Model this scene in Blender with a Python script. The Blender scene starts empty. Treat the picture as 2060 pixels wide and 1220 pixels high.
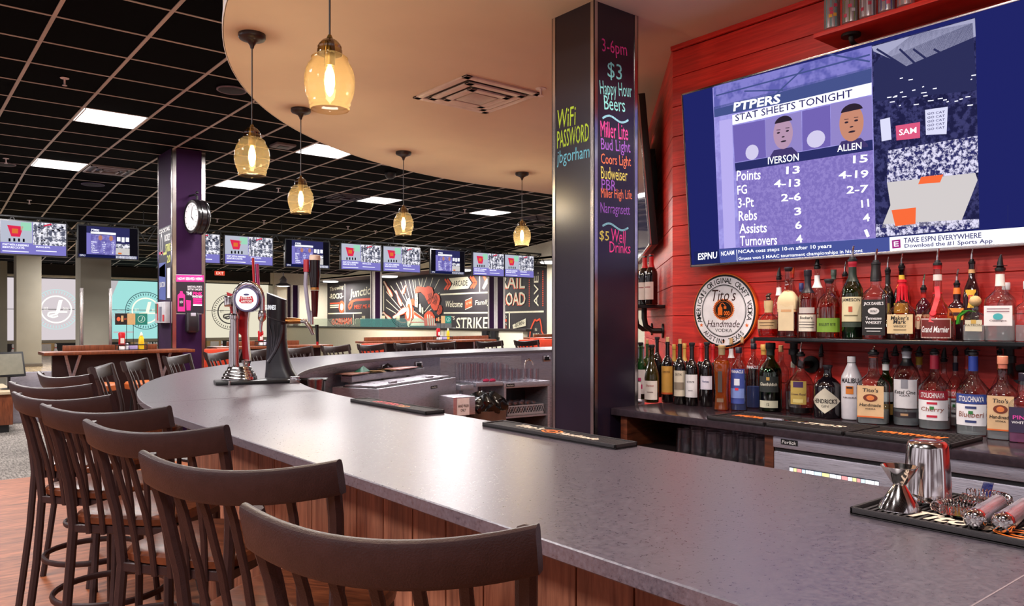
import bpy, bmesh, math, random
from mathutils import Vector, Matrix

# ------------------------------------------------------------------ camera, world, exposure
SC = bpy.context.scene
COL = SC.collection
R = math.radians
PI = math.pi
EYE = 1.46
FOCAL = 1550.0          # pixels, for the 2060 px wide frame
U0, V0 = 1030.0, 645.0  # principal column, horizon row
FX, FY = 0.6308, 0.776  # forward direction of the camera in plan

cam_data = bpy.data.cameras.new('camera')
cam = bpy.data.objects.new('camera', cam_data)
COL.objects.link(cam)
cam.location = (0, 0, EYE)
cam.rotation_euler = (PI / 2, 0, -math.atan2(FX, FY))
cam_data.sensor_width = 36.0
cam_data.lens = FOCAL / 2060 * 36.0
cam_data.shift_y = 35.0 / 2060
cam_data.clip_start = 0.02
cam_data.clip_end = 200
SC.camera = cam

SC.view_settings.view_transform = 'Standard'
SC.view_settings.look = 'None'
SC.view_settings.gamma = 1
SC.view_settings.use_curve_mapping = False
SC.view_settings.exposure = 0.35
try:
    SC.cycles.transparent_max_bounces = 40
    SC.cycles.max_bounces = 10
    SC.cycles.sample_clamp_indirect = 3.0
    SC.cycles.sample_clamp_direct = 12.0
    SC.cycles.caustics_reflective = False
    SC.cycles.caustics_refractive = False
except Exception:
    pass

world = bpy.data.worlds.new('world')
SC.world = world
world.use_nodes = True
_nt = world.node_tree
_bg = _nt.nodes['Background']
_bg.inputs[1].default_value = 0.66
# the rest of the hall around the viewpoint: dim walls with brighter bays
_tc0 = _nt.nodes.new('ShaderNodeTexCoord')
_mp0 = _nt.nodes.new('ShaderNodeMapping')
_mp0.inputs['Scale'].default_value = (3.2, 3.2, 1.1)
_nt.links.new(_tc0.outputs['Generated'], _mp0.inputs['Vector'])
_nz0 = _nt.nodes.new('ShaderNodeTexNoise')
_nz0.inputs['Scale'].default_value = 1.6
_nz0.inputs['Detail'].default_value = 2
_nt.links.new(_mp0.outputs['Vector'], _nz0.inputs['Vector'])
_rp0 = _nt.nodes.new('ShaderNodeValToRGB')
_rp0.color_ramp.elements[0].position = 0.42
_rp0.color_ramp.elements[0].color = (0.16, 0.11, 0.12, 1)
_rp0.color_ramp.elements[1].position = 0.62
_rp0.color_ramp.elements[1].color = (1.15, 1.06, 1.16, 1)
_nt.links.new(_nz0.outputs['Fac'], _rp0.inputs['Fac'])
_nt.links.new(_rp0.outputs['Color'], _bg.inputs[0])


def lamp(name, kind, loc, power, color, size=0.1, size_y=None, rot=None, spot=None, blend=0.5):
    d = bpy.data.lights.new(name, kind)
    d.energy = power
    d.color = color
    if kind == 'AREA':
        d.size = size
        if size_y:
            d.shape = 'RECTANGLE'
            d.size_y = size_y
    elif kind == 'SPOT':
        d.spot_size = R(spot or 90)
        d.spot_blend = blend
        d.shadow_soft_size = size
    else:
        d.shadow_soft_size = size
    o = bpy.data.objects.new(name, d)
    o.location = loc
    if rot:
        o.rotation_euler = rot
    COL.objects.link(o)
    return o


# room light: LED panels of the black ceiling over the seating behind the viewpoint, and added fill lamps without fixtures ahead of it
for q, (x, y, z, p) in enumerate(((-0.9, 0.3, 3.5, 110), (-0.9, 3.9, 3.5, 100), (-2.7, 6.5, 3.5, 110), (-2.7, 1.8, 3.5, 100), (0.9, 9.2, 3.5, 60), (3.6, 8.4, 3.5, 70), (6.5, 9.6, 3.5, 110), (9.3, 9.5, 3.5, 110),
                                  (1.2, 13.2, 3.3, 120), (5.5, 16.6, 3.0, 120), (9.5, 13.4, 3.3, 130), (9.6, 19.5, 3.05, 130), (4.0, 20.0, 3.05, 120), (0.4, 17.8, 3.05, 100))):  # unseen fill lamps added to brighten the far area and lanes
    lamp('overhead_light', 'AREA', (x, y, z), p, (1.0, 0.94, 0.93), 0.6)
for q, (x, y, p) in enumerate(((2.75, 2.1, 44), (2.75, 0.95, 50), (2.75, -0.3, 44), (1.9, 1.5, 9), (1.6, 0.1, 9), (3.3, 5.0, 38), (5.0, 5.4, 42), (4.2, 3.9, 20), (6.3, 5.6, 42))):  # cans over aisle and bar; spots inside the bend added to brighten it
    lamp('soffit_spot_light', 'SPOT', (x, y, 2.955), p * 1.7, (1.0, 0.86, 0.72), 0.06, spot=125, blend=0.8)


for q, (x, y, p) in enumerate(((2.35, 2.15, 12), (2.35, 1.1, 14), (2.35, 0.0, 12))):     # fill spots added to brighten the red boards
    lamp('wall_fill_light', 'SPOT', (x, y, 2.955), p, (1.0, 0.9, 0.8), 0.06, rot=(0, -R(48), 0), spot=110, blend=0.9)


# ------------------------------------------------------------------ photo column/row to points of a known plane
def ray(u, v):
    x = (u - U0) / FOCAL
    return Vector((FY * x + FX, -FX * x + FY, (V0 - v) / FOCAL))


EYEV = Vector((0, 0, EYE))


def at_z(u, v, z):
    d = ray(u, v)
    return EYEV + d * ((z - EYE) / d.z)


def at_x(u, v, x):
    d = ray(u, v)
    return EYEV + d * (x / d.x)


def at_y(u, v, y):
    d = ray(u, v)
    return EYEV + d * (y / d.y)


# ------------------------------------------------------------------ materials
def lin(c):
    r = []
    for k in c[:3]:
        k = k / 255.0
        r.append(k / 12.92 if k <= 0.04045 else ((k + 0.055) / 1.055) ** 2.4)
    return (r[0], r[1], r[2], 1.0)


def new_mat(name):
    m = bpy.data.materials.new(name)
    m.use_nodes = True
    nt = m.node_tree
    return m, nt, nt.nodes['Principled BSDF'], nt.nodes['Material Output']


def ramp(nt, a, b, p0=0.35, p1=0.65):
    n = nt.nodes.new('ShaderNodeValToRGB')
    n.color_ramp.elements[0].color = a
    n.color_ramp.elements[1].color = b
    n.color_ramp.elements[0].position = p0
    n.color_ramp.elements[1].position = p1
    return n


def coords(nt, scale=(1, 1, 1), which='Object'):
    t = nt.nodes.new('ShaderNodeTexCoord')
    mp = nt.nodes.new('ShaderNodeMapping')
    mp.inputs['Scale'].default_value = scale
    nt.links.new(t.outputs[which], mp.inputs['Vector'])
    return mp.outputs['Vector']


def noise(nt, vec, scale, detail=4, rough=0.55):
    n = nt.nodes.new('ShaderNodeTexNoise')
    n.inputs['Scale'].default_value = scale
    n.inputs['Detail'].default_value = detail
    n.inputs['Roughness'].default_value = rough
    nt.links.new(vec, n.inputs['Vector'])
    return n


def bump(nt, b, height, strength, dist=0.005):
    n = nt.nodes.new('ShaderNodeBump')
    n.inputs['Strength'].default_value = strength
    n.inputs['Distance'].default_value = dist
    nt.links.new(height, n.inputs['Height'])
    nt.links.new(n.outputs['Normal'], b.inputs['Normal'])


def plain(name, c, rough=0.5, metal=0.0, vary=0.06, scale=18, bumpy=0.0, coat=0.0, spec=0.5, emit=0.0):
    """one colour with a slight procedural variation"""
    m, nt, b, out = new_mat(name)
    L = lin(c)
    v = coords(nt)
    n = noise(nt, v, scale)
    d = tuple(max(0, k * (1 - vary)) for k in L[:3]) + (1,)
    u = tuple(min(1, k * (1 + vary)) for k in L[:3]) + (1,)
    rp = ramp(nt, d, u)
    nt.links.new(n.outputs['Fac'], rp.inputs['Fac'])
    nt.links.new(rp.outputs['Color'], b.inputs['Base Color'])
    b.inputs['Roughness'].default_value = rough
    b.inputs['Metallic'].default_value = metal
    b.inputs['Specular IOR Level'].default_value = spec
    if coat:
        b.inputs['Coat Weight'].default_value = coat
        b.inputs['Coat Roughness'].default_value = 0.08
    if emit:
        nt.links.new(rp.outputs['Color'], b.inputs['Emission Color'])
        b.inputs['Emission Strength'].default_value = emit
    if bumpy:
        n2 = noise(nt, v, scale * 8, 3)
        bump(nt, b, n2.outputs['Fac'], bumpy)
    return m


def wood(name, a, c, stretch=(3, 40, 3), rough=0.4, scale=2.0, bumpy=0.1, spec=0.5):
    m, nt, b, out = new_mat(name)
    v = coords(nt, stretch)
    n = noise(nt, v, scale, 8, 0.62)
    n.inputs['Distortion'].default_value = 0.7
    rp = ramp(nt, lin(a), lin(c), 0.3, 0.72)
    nt.links.new(n.outputs['Fac'], rp.inputs['Fac'])
    # broad tone changes from board to board
    v2 = coords(nt, tuple(k * 0.12 for k in stretch))
    n2 = noise(nt, v2, scale * 2.2, 1)
    mx = nt.nodes.new('ShaderNodeMixRGB')
    mx.blend_type = 'MULTIPLY'
    mx.inputs['Fac'].default_value = 0.5
    r2 = ramp(nt, (0.55, 0.55, 0.55, 1), (1, 1, 1, 1), 0.35, 0.65)
    nt.links.new(n2.outputs['Fac'], r2.inputs['Fac'])
    nt.links.new(rp.outputs['Color'], mx.inputs['Color1'])
    nt.links.new(r2.outputs['Color'], mx.inputs['Color2'])
    nt.links.new(mx.outputs['Color'], b.inputs['Base Color'])
    b.inputs['Roughness'].default_value = rough
    b.inputs['Specular IOR Level'].default_value = spec
    bump(nt, b, n.outputs['Fac'], bumpy)
    return m


def metal(name, c=(200, 196, 196), rough=0.25, brush=(1, 1, 60)):
    m, nt, b, out = new_mat(name)
    v = coords(nt, brush)
    n = noise(nt, v, 12, 3)
    b.inputs['Base Color'].default_value = lin(c)
    b.inputs['Metallic'].default_value = 1.0
    rp = ramp(nt, (rough * 0.7,) * 3 + (1,), (rough * 1.35,) * 3 + (1,))
    nt.links.new(n.outputs['Fac'], rp.inputs['Fac'])
    nt.links.new(rp.outputs['Color'], b.inputs['Roughness'])
    return m


def glow(name, c, strength=1.0, noisy=None, scale=40):
    """lit surface: screens, lamps"""
    m, nt, b, out = new_mat(name)
    nt.nodes.remove(b)
    e = nt.nodes.new('ShaderNodeEmission')
    e.inputs['Strength'].default_value = strength
    if noisy:
        v = coords(nt)
        n = noise(nt, v, scale, 3, 0.7)
        rp = ramp(nt, lin(c), lin(noisy), 0.45, 0.58)
        nt.links.new(n.outputs['Fac'], rp.inputs['Fac'])
        nt.links.new(rp.outputs['Color'], e.inputs['Color'])
    else:
        e.inputs['Color'].default_value = lin(c)
    nt.links.new(e.outputs[0], out.inputs['Surface'])
    return m


def schlick(nt, lw, f0, f1):
    pw = nt.nodes.new('ShaderNodeMath')
    pw.operation = 'POWER'
    pw.inputs[1].default_value = 3.0
    nt.links.new(lw.outputs['Facing'], pw.inputs[0])
    ma = nt.nodes.new('ShaderNodeMath')
    ma.operation = 'MULTIPLY_ADD'
    ma.inputs[1].default_value = f1
    ma.inputs[2].default_value = f0
    nt.links.new(pw.outputs[0], ma.inputs[0])
    return ma


def glass(name, c=(245, 248, 248), edge=(120, 125, 130), gloss=1.0, rough=0.02):
    """thin clear glass: see-through, glossy towards grazing angles, darker rim"""
    m, nt, b, out = new_mat(name)
    nt.nodes.remove(b)
    lw = nt.nodes.new('ShaderNodeLayerWeight')
    lw.inputs['Blend'].default_value = 0.5
    rp = ramp(nt, lin(c), lin(edge), 0.45, 1.0)
    nt.links.new(lw.outputs['Facing'], rp.inputs['Fac'])
    t = nt.nodes.new('ShaderNodeBsdfTransparent')
    nt.links.new(rp.outputs['Color'], t.inputs['Color'])
    g = nt.nodes.new('ShaderNodeBsdfGlossy')
    g.inputs['Roughness'].default_value = rough
    g.inputs['Color'].default_value = (gloss, gloss, gloss, 1)
    fr = schlick(nt, lw, 0.09, 0.5)
    mx = nt.nodes.new('ShaderNodeMixShader')
    nt.links.new(fr.outputs[0], mx.inputs[0])
    nt.links.new(t.outputs[0], mx.inputs[1])
    nt.links.new(g.outputs[0], mx.inputs[2])
    nt.links.new(mx.outputs[0], out.inputs['Surface'])
    return m


_cache = {}


def col(c, rough=0.5, **k):
    key = ('p', c, rough, tuple(sorted(k.items())))
    if key not in _cache:
        _cache[key] = plain('paint_%02x%02x%02x' % c[:3], c, rough, **k)
    return _cache[key]


def lit(c, s=1.0):
    key = ('g', c, s)
    if key not in _cache:
        _cache[key] = glow('lit_%02x%02x%02x' % c[:3], c, s)
    return _cache[key]


def tint(c, edge=None):
    key = ('t', c, edge)
    if key not in _cache:
        e = edge or tuple(int(k * 0.45) for k in c)
        _cache[key] = glass('glass_%02x%02x%02x' % c[:3], c, e)
    return _cache[key]


M = {}
M['steel'] = metal('brushed_steel', (178, 174, 186), 0.34)
M['steel'].node_tree.nodes['Principled BSDF'].inputs['Metallic'].default_value = 0.7
M['chrome'] = metal('chrome', (225, 220, 218), 0.1, (3, 3, 3))
M['trim_steel'] = metal('polished_trim', (205, 198, 196), 0.2, (60, 60, 1))
M['black'] = plain('black_plastic', (16, 15, 18), 0.4)
M['black_metal'] = plain('black_iron', (14, 13, 14), 0.45, bumpy=0.15)
M['rubber'] = plain('black_rubber', (30, 24, 27), 0.6, bumpy=0.2, scale=60)
M['cream'] = plain('cream_paint', (226, 218, 196), 0.7, vary=0.03)
M['white'] = plain('white_paint', (232, 228, 226), 0.5)
M['brown_stool'] = plain('dark_bronze_powder_coat', (45, 28, 28), 0.38, vary=0.12, scale=40, bumpy=0.22, spec=0.4)
M['seat_wood'] = wood('stool_seat_wood', (64, 30, 18), (128, 68, 40), (6, 40, 6), 0.3)
M['clear'] = glass('clear_glass')
M['gray_wall'] = plain('grey_paint', (140, 136, 122), 0.8, vary=0.05, scale=2)
M['purple'] = plain('dark_purple_paint', (46, 16, 54), 0.7, vary=0.1, scale=3, spec=0.15)
M['rail_wood'] = wood('table_wood', (98, 48, 30), (150, 84, 52), (30, 4, 4), 0.35)
M['maroon'] = plain('dark_maroon_panel', (46, 20, 24), 0.45, vary=0.12, scale=4)

# countertop: dark mottled solid surface with a leathered sheen
m, nt, b, out = new_mat('bar_top_stone')
v = coords(nt)
n1 = noise(nt, v, 120, 6, 0.7)
rp = ramp(nt, lin((62, 55, 64)), lin((98, 89, 98)), 0.32, 0.72)
nt.links.new(n1.outputs['Fac'], rp.inputs['Fac'])
nt.links.new(rp.outputs['Color'], b.inputs['Base Color'])
b.inputs['Specular IOR Level'].default_value = 1.0
b.inputs['IOR'].default_value = 1.58
n2 = noise(nt, v, 130, 3, 0.6)
rr = ramp(nt, (0.27,) * 3 + (1,), (0.37,) * 3 + (1,))
nt.links.new(n1.outputs['Fac'], rr.inputs['Fac'])
nt.links.new(rr.outputs['Color'], b.inputs['Roughness'])
bump(nt, b, n2.outputs['Fac'], 0.12, 0.003)
M['bar_top'] = m

M['back_top'] = plain('back_counter_laminate', (52, 42, 48), 0.16, vary=0.2, scale=40)
M['red_wall'] = wood('red_stained_boards', (190, 24, 18), (244, 58, 44), (4, 2.2, 42), 0.45, 1.6, 0.12)
M['plank_wood'] = wood('bar_front_boards', (118, 66, 48), (196, 130, 98), (20, 20, 1.6), 0.55, 2.2, 0.15)
M['soffit'] = plain('beige_soffit_paint', (226, 208, 188), 0.75, vary=0.03, scale=2)
M['tile'] = plain('black_ceiling_tile', (6, 5, 6), 0.95, vary=0.25, scale=30, spec=0.05)
M['tee'] = plain('ceiling_tee_metal', (186, 168, 158), 0.45, vary=0.12, scale=1.5)


# ------------------------------------------------------------------ mesh builder
class MB:
    def __init__(self):
        self.v, self.f = [], []

    def add(self, vs, fs, M4=None):
        k = len(self.v)
        for p in vs:
            p = Vector(p)
            self.v.append(M4 @ p if M4 else p)
        self.f += [tuple(i + k for i in f) for f in fs]
        return self

    def box(self, lo, hi, bev=0.0, M4=None, seg=2):
        lo, hi = Vector(lo), Vector(hi)
        c, s = (lo + hi) / 2, hi - lo
        if bev <= 0:
            vs = [(x, y, z) for x in (lo.x, hi.x) for y in (lo.y, hi.y) for z in (lo.z, hi.z)]
            fs = [(0, 1, 3, 2), (4, 6, 7, 5), (0, 4, 5, 1), (2, 3, 7, 6), (0, 2, 6, 4), (1, 5, 7, 3)]
            return self.add(vs, fs, M4)
        bm = bmesh.new()
        bmesh.ops.create_cube(bm, size=1)
        for w in bm.verts:
            w.co = Vector((w.co.x * s.x, w.co.y * s.y, w.co.z * s.z)) + c
        bmesh.ops.bevel(bm, geom=bm.edges[:], offset=min(bev, min(s) * 0.49), segments=seg, profile=0.6, affect='EDGES')
        bm.verts.index_update()
        self.add([w.co.copy() for w in bm.verts], [[w.index for w in f.verts] for f in bm.faces], M4)
        bm.free()
        return self

    def prism(self, poly, z0, z1, M4=None):
        n = len(poly)
        vs = [(p[0], p[1], z0) for p in poly] + [(p[0], p[1], z1) for p in poly]
        fs = [tuple(reversed(range(n))), tuple(range(n, 2 * n))] + [(i, (i + 1) % n, n + (i + 1) % n, n + i) for i in range(n)]
        return self.add(vs, fs, M4)

    def loft(self, prof, n=28, M4=None, caps=True):
        """prof: (z, radius[, squareness exponent[, y scale]])"""
        vs, fs = [], []
        for p in prof:
            z, r = p[0], p[1]
            e = p[2] if len(p) > 2 else 2
            ys = p[3] if len(p) > 3 else 1
            for i in range(n):
                a = 2 * PI * (i + 0.5) / n
                c, s = math.cos(a), math.sin(a)
                k = r if e == 2 else r / (abs(c) ** e + abs(s) ** e) ** (1.0 / e)
                vs.append((k * c, k * s * ys, z))
        for j in range(len(prof) - 1):
            for i in range(n):
                a, b2 = j * n + i, j * n + (i + 1) % n
                fs.append((a, b2, b2 + n, a + n))
        if caps:
            fs.append(tuple(reversed(range(n))))
            k = (len(prof) - 1) * n
            fs.append(tuple(range(k, k + n)))
        return self.add(vs, fs, M4)

    def cyl(self, p0, p1, r0, r1=None, n=16):
        p0, p1 = Vector(p0), Vector(p1)
        d = p1 - p0
        M4 = Matrix.Translation(p0) @ d.to_track_quat('Z', 'Y').to_matrix().to_4x4()
        return self.loft([(0, r0), (d.length, r0 if r1 is None else r1)], n, M4)

    def tube(self, pts, r, n=10, closed=False, sx=1.0, ref=None):
        """round (or, with sx, oval) section swept along pts"""
        pts = [Vector(p) for p in pts]
        N = len(pts)
        vs, fs = [], []
        prev = None
        for i, p in enumerate(pts):
            if closed:
                t = pts[(i + 1) % N] - pts[i - 1]
            else:
                t = pts[min(i + 1, N - 1)] - pts[max(i - 1, 0)]
            t.normalize()
            if prev is None:
                a = Vector(ref) if ref else (Vector((0, 0, 1)) if abs(t.z) < 0.9 else Vector((1, 0, 0)))
            else:
                a = prev
            a = (a - t * a.dot(t)).normalized()
            prev = a
            b2 = t.cross(a)
            rr = r[i] if isinstance(r, (list, tuple)) else r
            for k in range(n):
                w = 2 * PI * k / n
                vs.append(p + a * (math.cos(w) * rr * sx) + b2 * (math.sin(w) * rr))
        for i in range(N if closed else N - 1):
            j = (i + 1) % N
            for k in range(n):
                q = (k + 1) % n
                fs.append((i * n + k, i * n + q, j * n + q, j * n + k))
        if not closed:
            fs.append(tuple(reversed(range(n))))
            fs.append(tuple(range((N - 1) * n, N * n)))
        return self.add(vs, fs)

    def bar(self, pts, w, t, side, ch=0.15):
        """flat bar with clipped corners swept along pts; side: direction of its width"""
        pts = [Vector(p) for p in pts]
        N = len(pts)
        vs, fs = [], []
        c = ch * min(w, t)
        base = Vector(side)
        for i, p in enumerate(pts):
            tg = (pts[min(i + 1, N - 1)] - pts[max(i - 1, 0)]).normalized()
            sd = (base - tg * base.dot(tg)).normalized()
            nm = tg.cross(sd)
            for x, y in ((-w / 2 + c, -t / 2), (w / 2 - c, -t / 2), (w / 2, -t / 2 + c), (w / 2, t / 2 - c), (w / 2 - c, t / 2), (-w / 2 + c, t / 2), (-w / 2, t / 2 - c), (-w / 2, -t / 2 + c)):
                vs.append(p + sd * x + nm * y)
        for i in range(N - 1):
            for k in range(8):
                q = (k + 1) % 8
                fs.append((i * 8 + k, i * 8 + q, (i + 1) * 8 + q, (i + 1) * 8 + k))
        fs.append(tuple(reversed(range(8))))
        fs.append(tuple(range((N - 1) * 8, N * 8)))
        return self.add(vs, fs)

    def sphere(self, c, r, n=16, sz=1.0):
        prof = []
        m2 = max(6, n // 2)
        for i in range(m2 + 1):
            a = -PI / 2 + PI * i / m2
            prof.append((r * sz * math.sin(a), max(1e-5, r * math.cos(a))))
        return self.loft(prof, n, Matrix.Translation(Vector(c)))

    def obj(self, name, mat, parent=None, smooth=True, angle=38, world=False):
        me = bpy.data.meshes.new(name)
        me.from_pydata([tuple(p) for p in self.v], [], self.f)
        me.materials.append(mat)
        me.validate()
        if smooth:
            me.shade_smooth()
            me.set_sharp_from_angle(angle=R(angle))
        o = bpy.data.objects.new(name, me)
        COL.objects.link(o)
        if parent is not None:
            o.parent = parent
            if world and parent.parent is None and parent.type == 'EMPTY':
                o.matrix_parent_inverse = (Matrix.Translation(parent.location) @ parent.rotation_euler.to_matrix().to_4x4()).inverted()
        return o


def tag(o, label=None, cat=None, group=None, kind=None):
    if label:
        o['label'] = label
    if cat:
        o['category'] = cat
    if group:
        o['group'] = group
    if kind:
        o['kind'] = kind
    return o


def thing(name, label, cat, loc=(0, 0, 0), rz=0.0, group=None):
    o = bpy.data.objects.new(name, None)
    o.empty_display_size = 0.1
    COL.objects.link(o)
    o.location = loc
    o.rotation_euler = (0, 0, rz)
    return tag(o, label, cat, group)


def structure(o):
    o['kind'] = 'structure'
    return o


def dup(root, loc=None, rz=None, label=None, group=None):
    c = root.copy()
    COL.objects.link(c)
    if loc is not None:
        c.location = loc
    if rz is not None:
        c.rotation_euler = (0, 0, rz)
    if label:
        c['label'] = label
    if group:
        c['group'] = group

    def kids(a, b2):
        for ch in list(a.children):
            d = ch.copy()
            COL.objects.link(d)
            d.parent = b2
            kids(ch, d)
    kids(root, c)
    return c


# ------------------------------------------------------------------ flat prints: text and shapes on a plane
_tc = {}


def text_mesh(body, bold=0.0):
    """unit text: vertices scaled to a 1 x 1 box centred on the origin, plus its natural width/height"""
    key = (body, bold)
    if key in _tc:
        return _tc[key]
    cu = bpy.data.curves.new('t', 'FONT')
    cu.body = body
    cu.size = 1
    cu.resolution_u = 2
    cu.offset = bold
    o = bpy.data.objects.new('t', cu)
    me = bpy.data.meshes.new_from_object(o)
    vs = [v.co.copy() for v in me.vertices]
    fs = [tuple(p.vertices) for p in me.polygons]
    bpy.data.objects.remove(o)
    bpy.data.curves.remove(cu)
    bpy.data.meshes.remove(me)
    if not vs:
        vs, fs = [Vector((0, 0, 0))], []
    x0, x1 = min(p.x for p in vs), max(p.x for p in vs)
    y0, y1 = min(p.y for p in vs), max(p.y for p in vs)
    w, h = max(1e-6, x1 - x0), max(1e-6, y1 - y0)
    res = ([((p.x - (x0 + x1) / 2) / w, (p.y - (y0 + y1) / 2) / h) for p in vs], fs, w / h)
    _tc[key] = res
    return res


class Plane:
    def __init__(self, o, right, up):
        self.o, self.r, self.u = Vector(o), Vector(right).normalized(), Vector(up).normalized()
        self.n = self.r.cross(self.u).normalized()

    def pick(self, u, v):
        """photo pixel to (s, t) on the plane"""
        d = ray(u, v)
        k = (self.o - EYEV).dot(self.n) / d.dot(self.n)
        p = EYEV + d * k - self.o
        return Vector((p.dot(self.r), p.dot(self.u)))

    def dist(self, u, v):
        d = ray(u, v)
        return (self.o - EYEV).dot(self.n) / d.dot(self.n)

    def p(self, s, t, off=0.0):
        return self.o + self.r * s + self.u * t + self.n * off


class Art:
    """flat shapes in several colours on one plane; each colour becomes one part"""

    def __init__(self, plane, px=True, step=0.0008, curl=0.0):
        self.pl, self.px, self.step, self.k, self.curl = plane, px, step, 1, curl
        self.b = {}
        self.sep = False     # True: every shape or line of text becomes a part of its own

    def _p(self, q):
        return self.pl.pick(*q) if self.px else Vector(q[:2])

    def _put(self, key, pts, fs):
        if self.sep:
            key = ('part of its own', key, len(self.b))
        m = self.b.setdefault(key, MB())
        off = self.step * self.k
        out = []
        for s, t in pts:
            if self.curl:      # wrap round a cylinder of this radius standing behind the plane
                r = self.curl + off
                a = s / self.curl
                out.append(self.pl.o + self.pl.r * (r * math.sin(a)) + self.pl.u * t + self.pl.n * (r * math.cos(a) - self.curl))
            else:
                out.append(self.pl.p(s, t, off))
        m.add(out, fs)

    def up(self):
        self.k += 1
        return self

    def poly(self, key, pts):
        q = [self._p(p) for p in pts]
        if self.curl:
            # subdivide a quad along the curve
            (a, b2, c, d) = q
            n = 10
            vs = [a.lerp(b2, i / n) for i in range(n + 1)] + [d.lerp(c, i / n) for i in range(n + 1)]
            self._put(key, vs, [(i, i + 1, n + 2 + i, n + 1 + i) for i in range(n)])
            return self
        self._put(key, q, [tuple(range(len(q)))])
        return self

    def rect(self, key, x0, y0, x1, y1):
        return self.poly(key, [(x0, y0), (x1, y0), (x1, y1), (x0, y1)])

    def ell(self, key, c, rx, ry, n=28, hole=0.0, a0=0, a1=360):
        c = self._p(c)
        if self.px:
            k = self.pl.dist(U0, V0) if False else 1
        vs, fs = [], []
        full = abs(a1 - a0) >= 360
        m = n if full else n + 1
        for i in range(m):
            a = R(a0 + (a1 - a0) * i / n)
            vs.append(c + Vector((rx * math.cos(a), ry * math.sin(a))))
        if hole:
            for i in range(m):
                a = R(a0 + (a1 - a0) * i / n)
                vs.append(c + Vector((rx * hole * math.cos(a), ry * hole * math.sin(a))))
            for i in range(n):
                j = (i + 1) % m
                fs.append((i, j, m + j, m + i))
        else:
            fs = [tuple(range(m))]
        self._put(key, vs, fs)
        return self

    def line(self, key, a, b2, w):
        a, b2 = self._p(a), self._p(b2)
        d = (b2 - a).normalized()
        nn = Vector((-d.y, d.x)) * (w / 2)
        self._put(key, [a - nn, b2 - nn, b2 + nn, a + nn], [(0, 1, 2, 3)])
        return self

    def path(self, key, pts, w):
        for a, b2 in zip(pts, pts[1:]):
            self.line(key, a, b2, w)
        return self

    def text(self, key, body, a, b2, h, shear=0.0, bold=0.0):
        """a, b2: middle of the left and right ends; h: height (pixels with px=True)"""
        if self.px:
            mid = ((a[0] + b2[0]) / 2, (a[1] + b2[1]) / 2)
            t0, t1 = self.pl.pick(mid[0], mid[1] - h / 2), self.pl.pick(mid[0], mid[1] + h / 2)
            h = (t0 - t1).length
        A, B = self._p(a), self._p(b2)
        d = B - A
        w = d.length
        d.normalize()
        e = Vector((-d.y, d.x))
        vs, fs, asp = text_mesh(body, bold)
        c = (A + B) / 2
        self._put(key, [c + d * (x * w + shear * y * h) + e * (y * h) for x, y in vs], fs)
        return self

    def arc(self, key, body, c, r, h, a0, a1, inward=False, bold=0.0):
        """letters along a circle, angles in degrees"""
        n = len(body)
        for i, ch in enumerate(body):
            if ch == ' ':
                continue
            a = R(a0 + (a1 - a0) * (i + 0.5) / n)
            e = Vector((math.cos(a), math.sin(a)))
            if inward:
                e = -e
            d = Vector((e.y, -e.x))
            vs, fs, asp = text_mesh(ch, bold)
            w = h * min(1.0, asp) * 0.85
            cc = Vector(c) + Vector((math.cos(a), math.sin(a))) * r
            self._put(key, [cc + d * (x * w) + e * (y * h) for x, y in vs], fs)
        return self

    def done(self, parent, spec, world=True):
        """spec: {key: (part name, material)}"""
        out = {}
        for key, m in self.b.items():
            nm, mt = spec[key[1] if isinstance(key, tuple) and key[0] == 'part of its own' else key]
            out[key] = m.obj(nm, mt, parent, smooth=bool(self.curl), world=world)
        return out

# ================================================================== THE SETTING
SOFFIT_Z, CEIL_Z, FOLD_Y = 2.97, 3.56, 12.5
WALL_X, WALL_END = 3.375, 2.745
BAR_Z, BACK_Z = 1.07, 1.04
CX, CY, R_OUT, R_IN = 6.11, 3.3, 5.2, 4.29    # bar sweep

# floors
M['floor_wood'] = wood('orange_brown_floor_boards', (104, 56, 34), (190, 112, 72), (2.2, 14, 2), 0.5, 1.6, 0.05, 0.25)
m, nt, b, out = new_mat('grey_carpet_tile')
v = coords(nt, (60, 9, 1))
n1 = noise(nt, v, 1.0, 4, 0.7)
rp = ramp(nt, lin((72, 66, 62)), lin((150, 142, 134)), 0.35, 0.65)
nt.links.new(n1.outputs['Fac'], rp.inputs['Fac'])
nt.links.new(rp.outputs['Color'], b.inputs['Base Color'])
b.inputs['Roughness'].default_value = 0.95
M['carpet'] = m
structure(MB().box((-7, -5, -0.1), (17, 8.4, 0)).obj('floor', M['floor_wood']))
structure(MB().box((-7, 8.4, -0.1), (17, 17.5, 0)).obj('floor_far', M['carpet']))
M['lane'] = wood('pale_lane_boards', (176, 150, 112), (222, 200, 160), (30, 1, 1), 0.18)
structure(MB().box((-3, 17.5, -0.1), (11.3, 27.4, 0.38)).obj('floor_upper', M['lane']))

# black lay-in ceiling and its grid
structure(MB().box((-7, -5, CEIL_Z), (17, FOLD_Y, CEIL_Z + 0.05)).obj('ceiling', M['tile']))
GX0, GY0, GP = 0.90, 6.11, 0.609
g = MB()
k = -12
xs = [GX0 + GP * i for i in range(-12, 27)]
ys = [GY0 + GP * i for i in range(-17, 11)]
for x in xs:
    g.box((x - 0.013, -5, CEIL_Z - 0.006), (x + 0.013, FOLD_Y, CEIL_Z + 0.001))
for y in ys:
    g.box((-7, y - 0.0085, CEIL_Z - 0.005), (16.5, y + 0.0085, CEIL_Z + 0.001))
structure(g.obj('ceiling_grid_trim', M['tee'], smooth=False))
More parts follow.
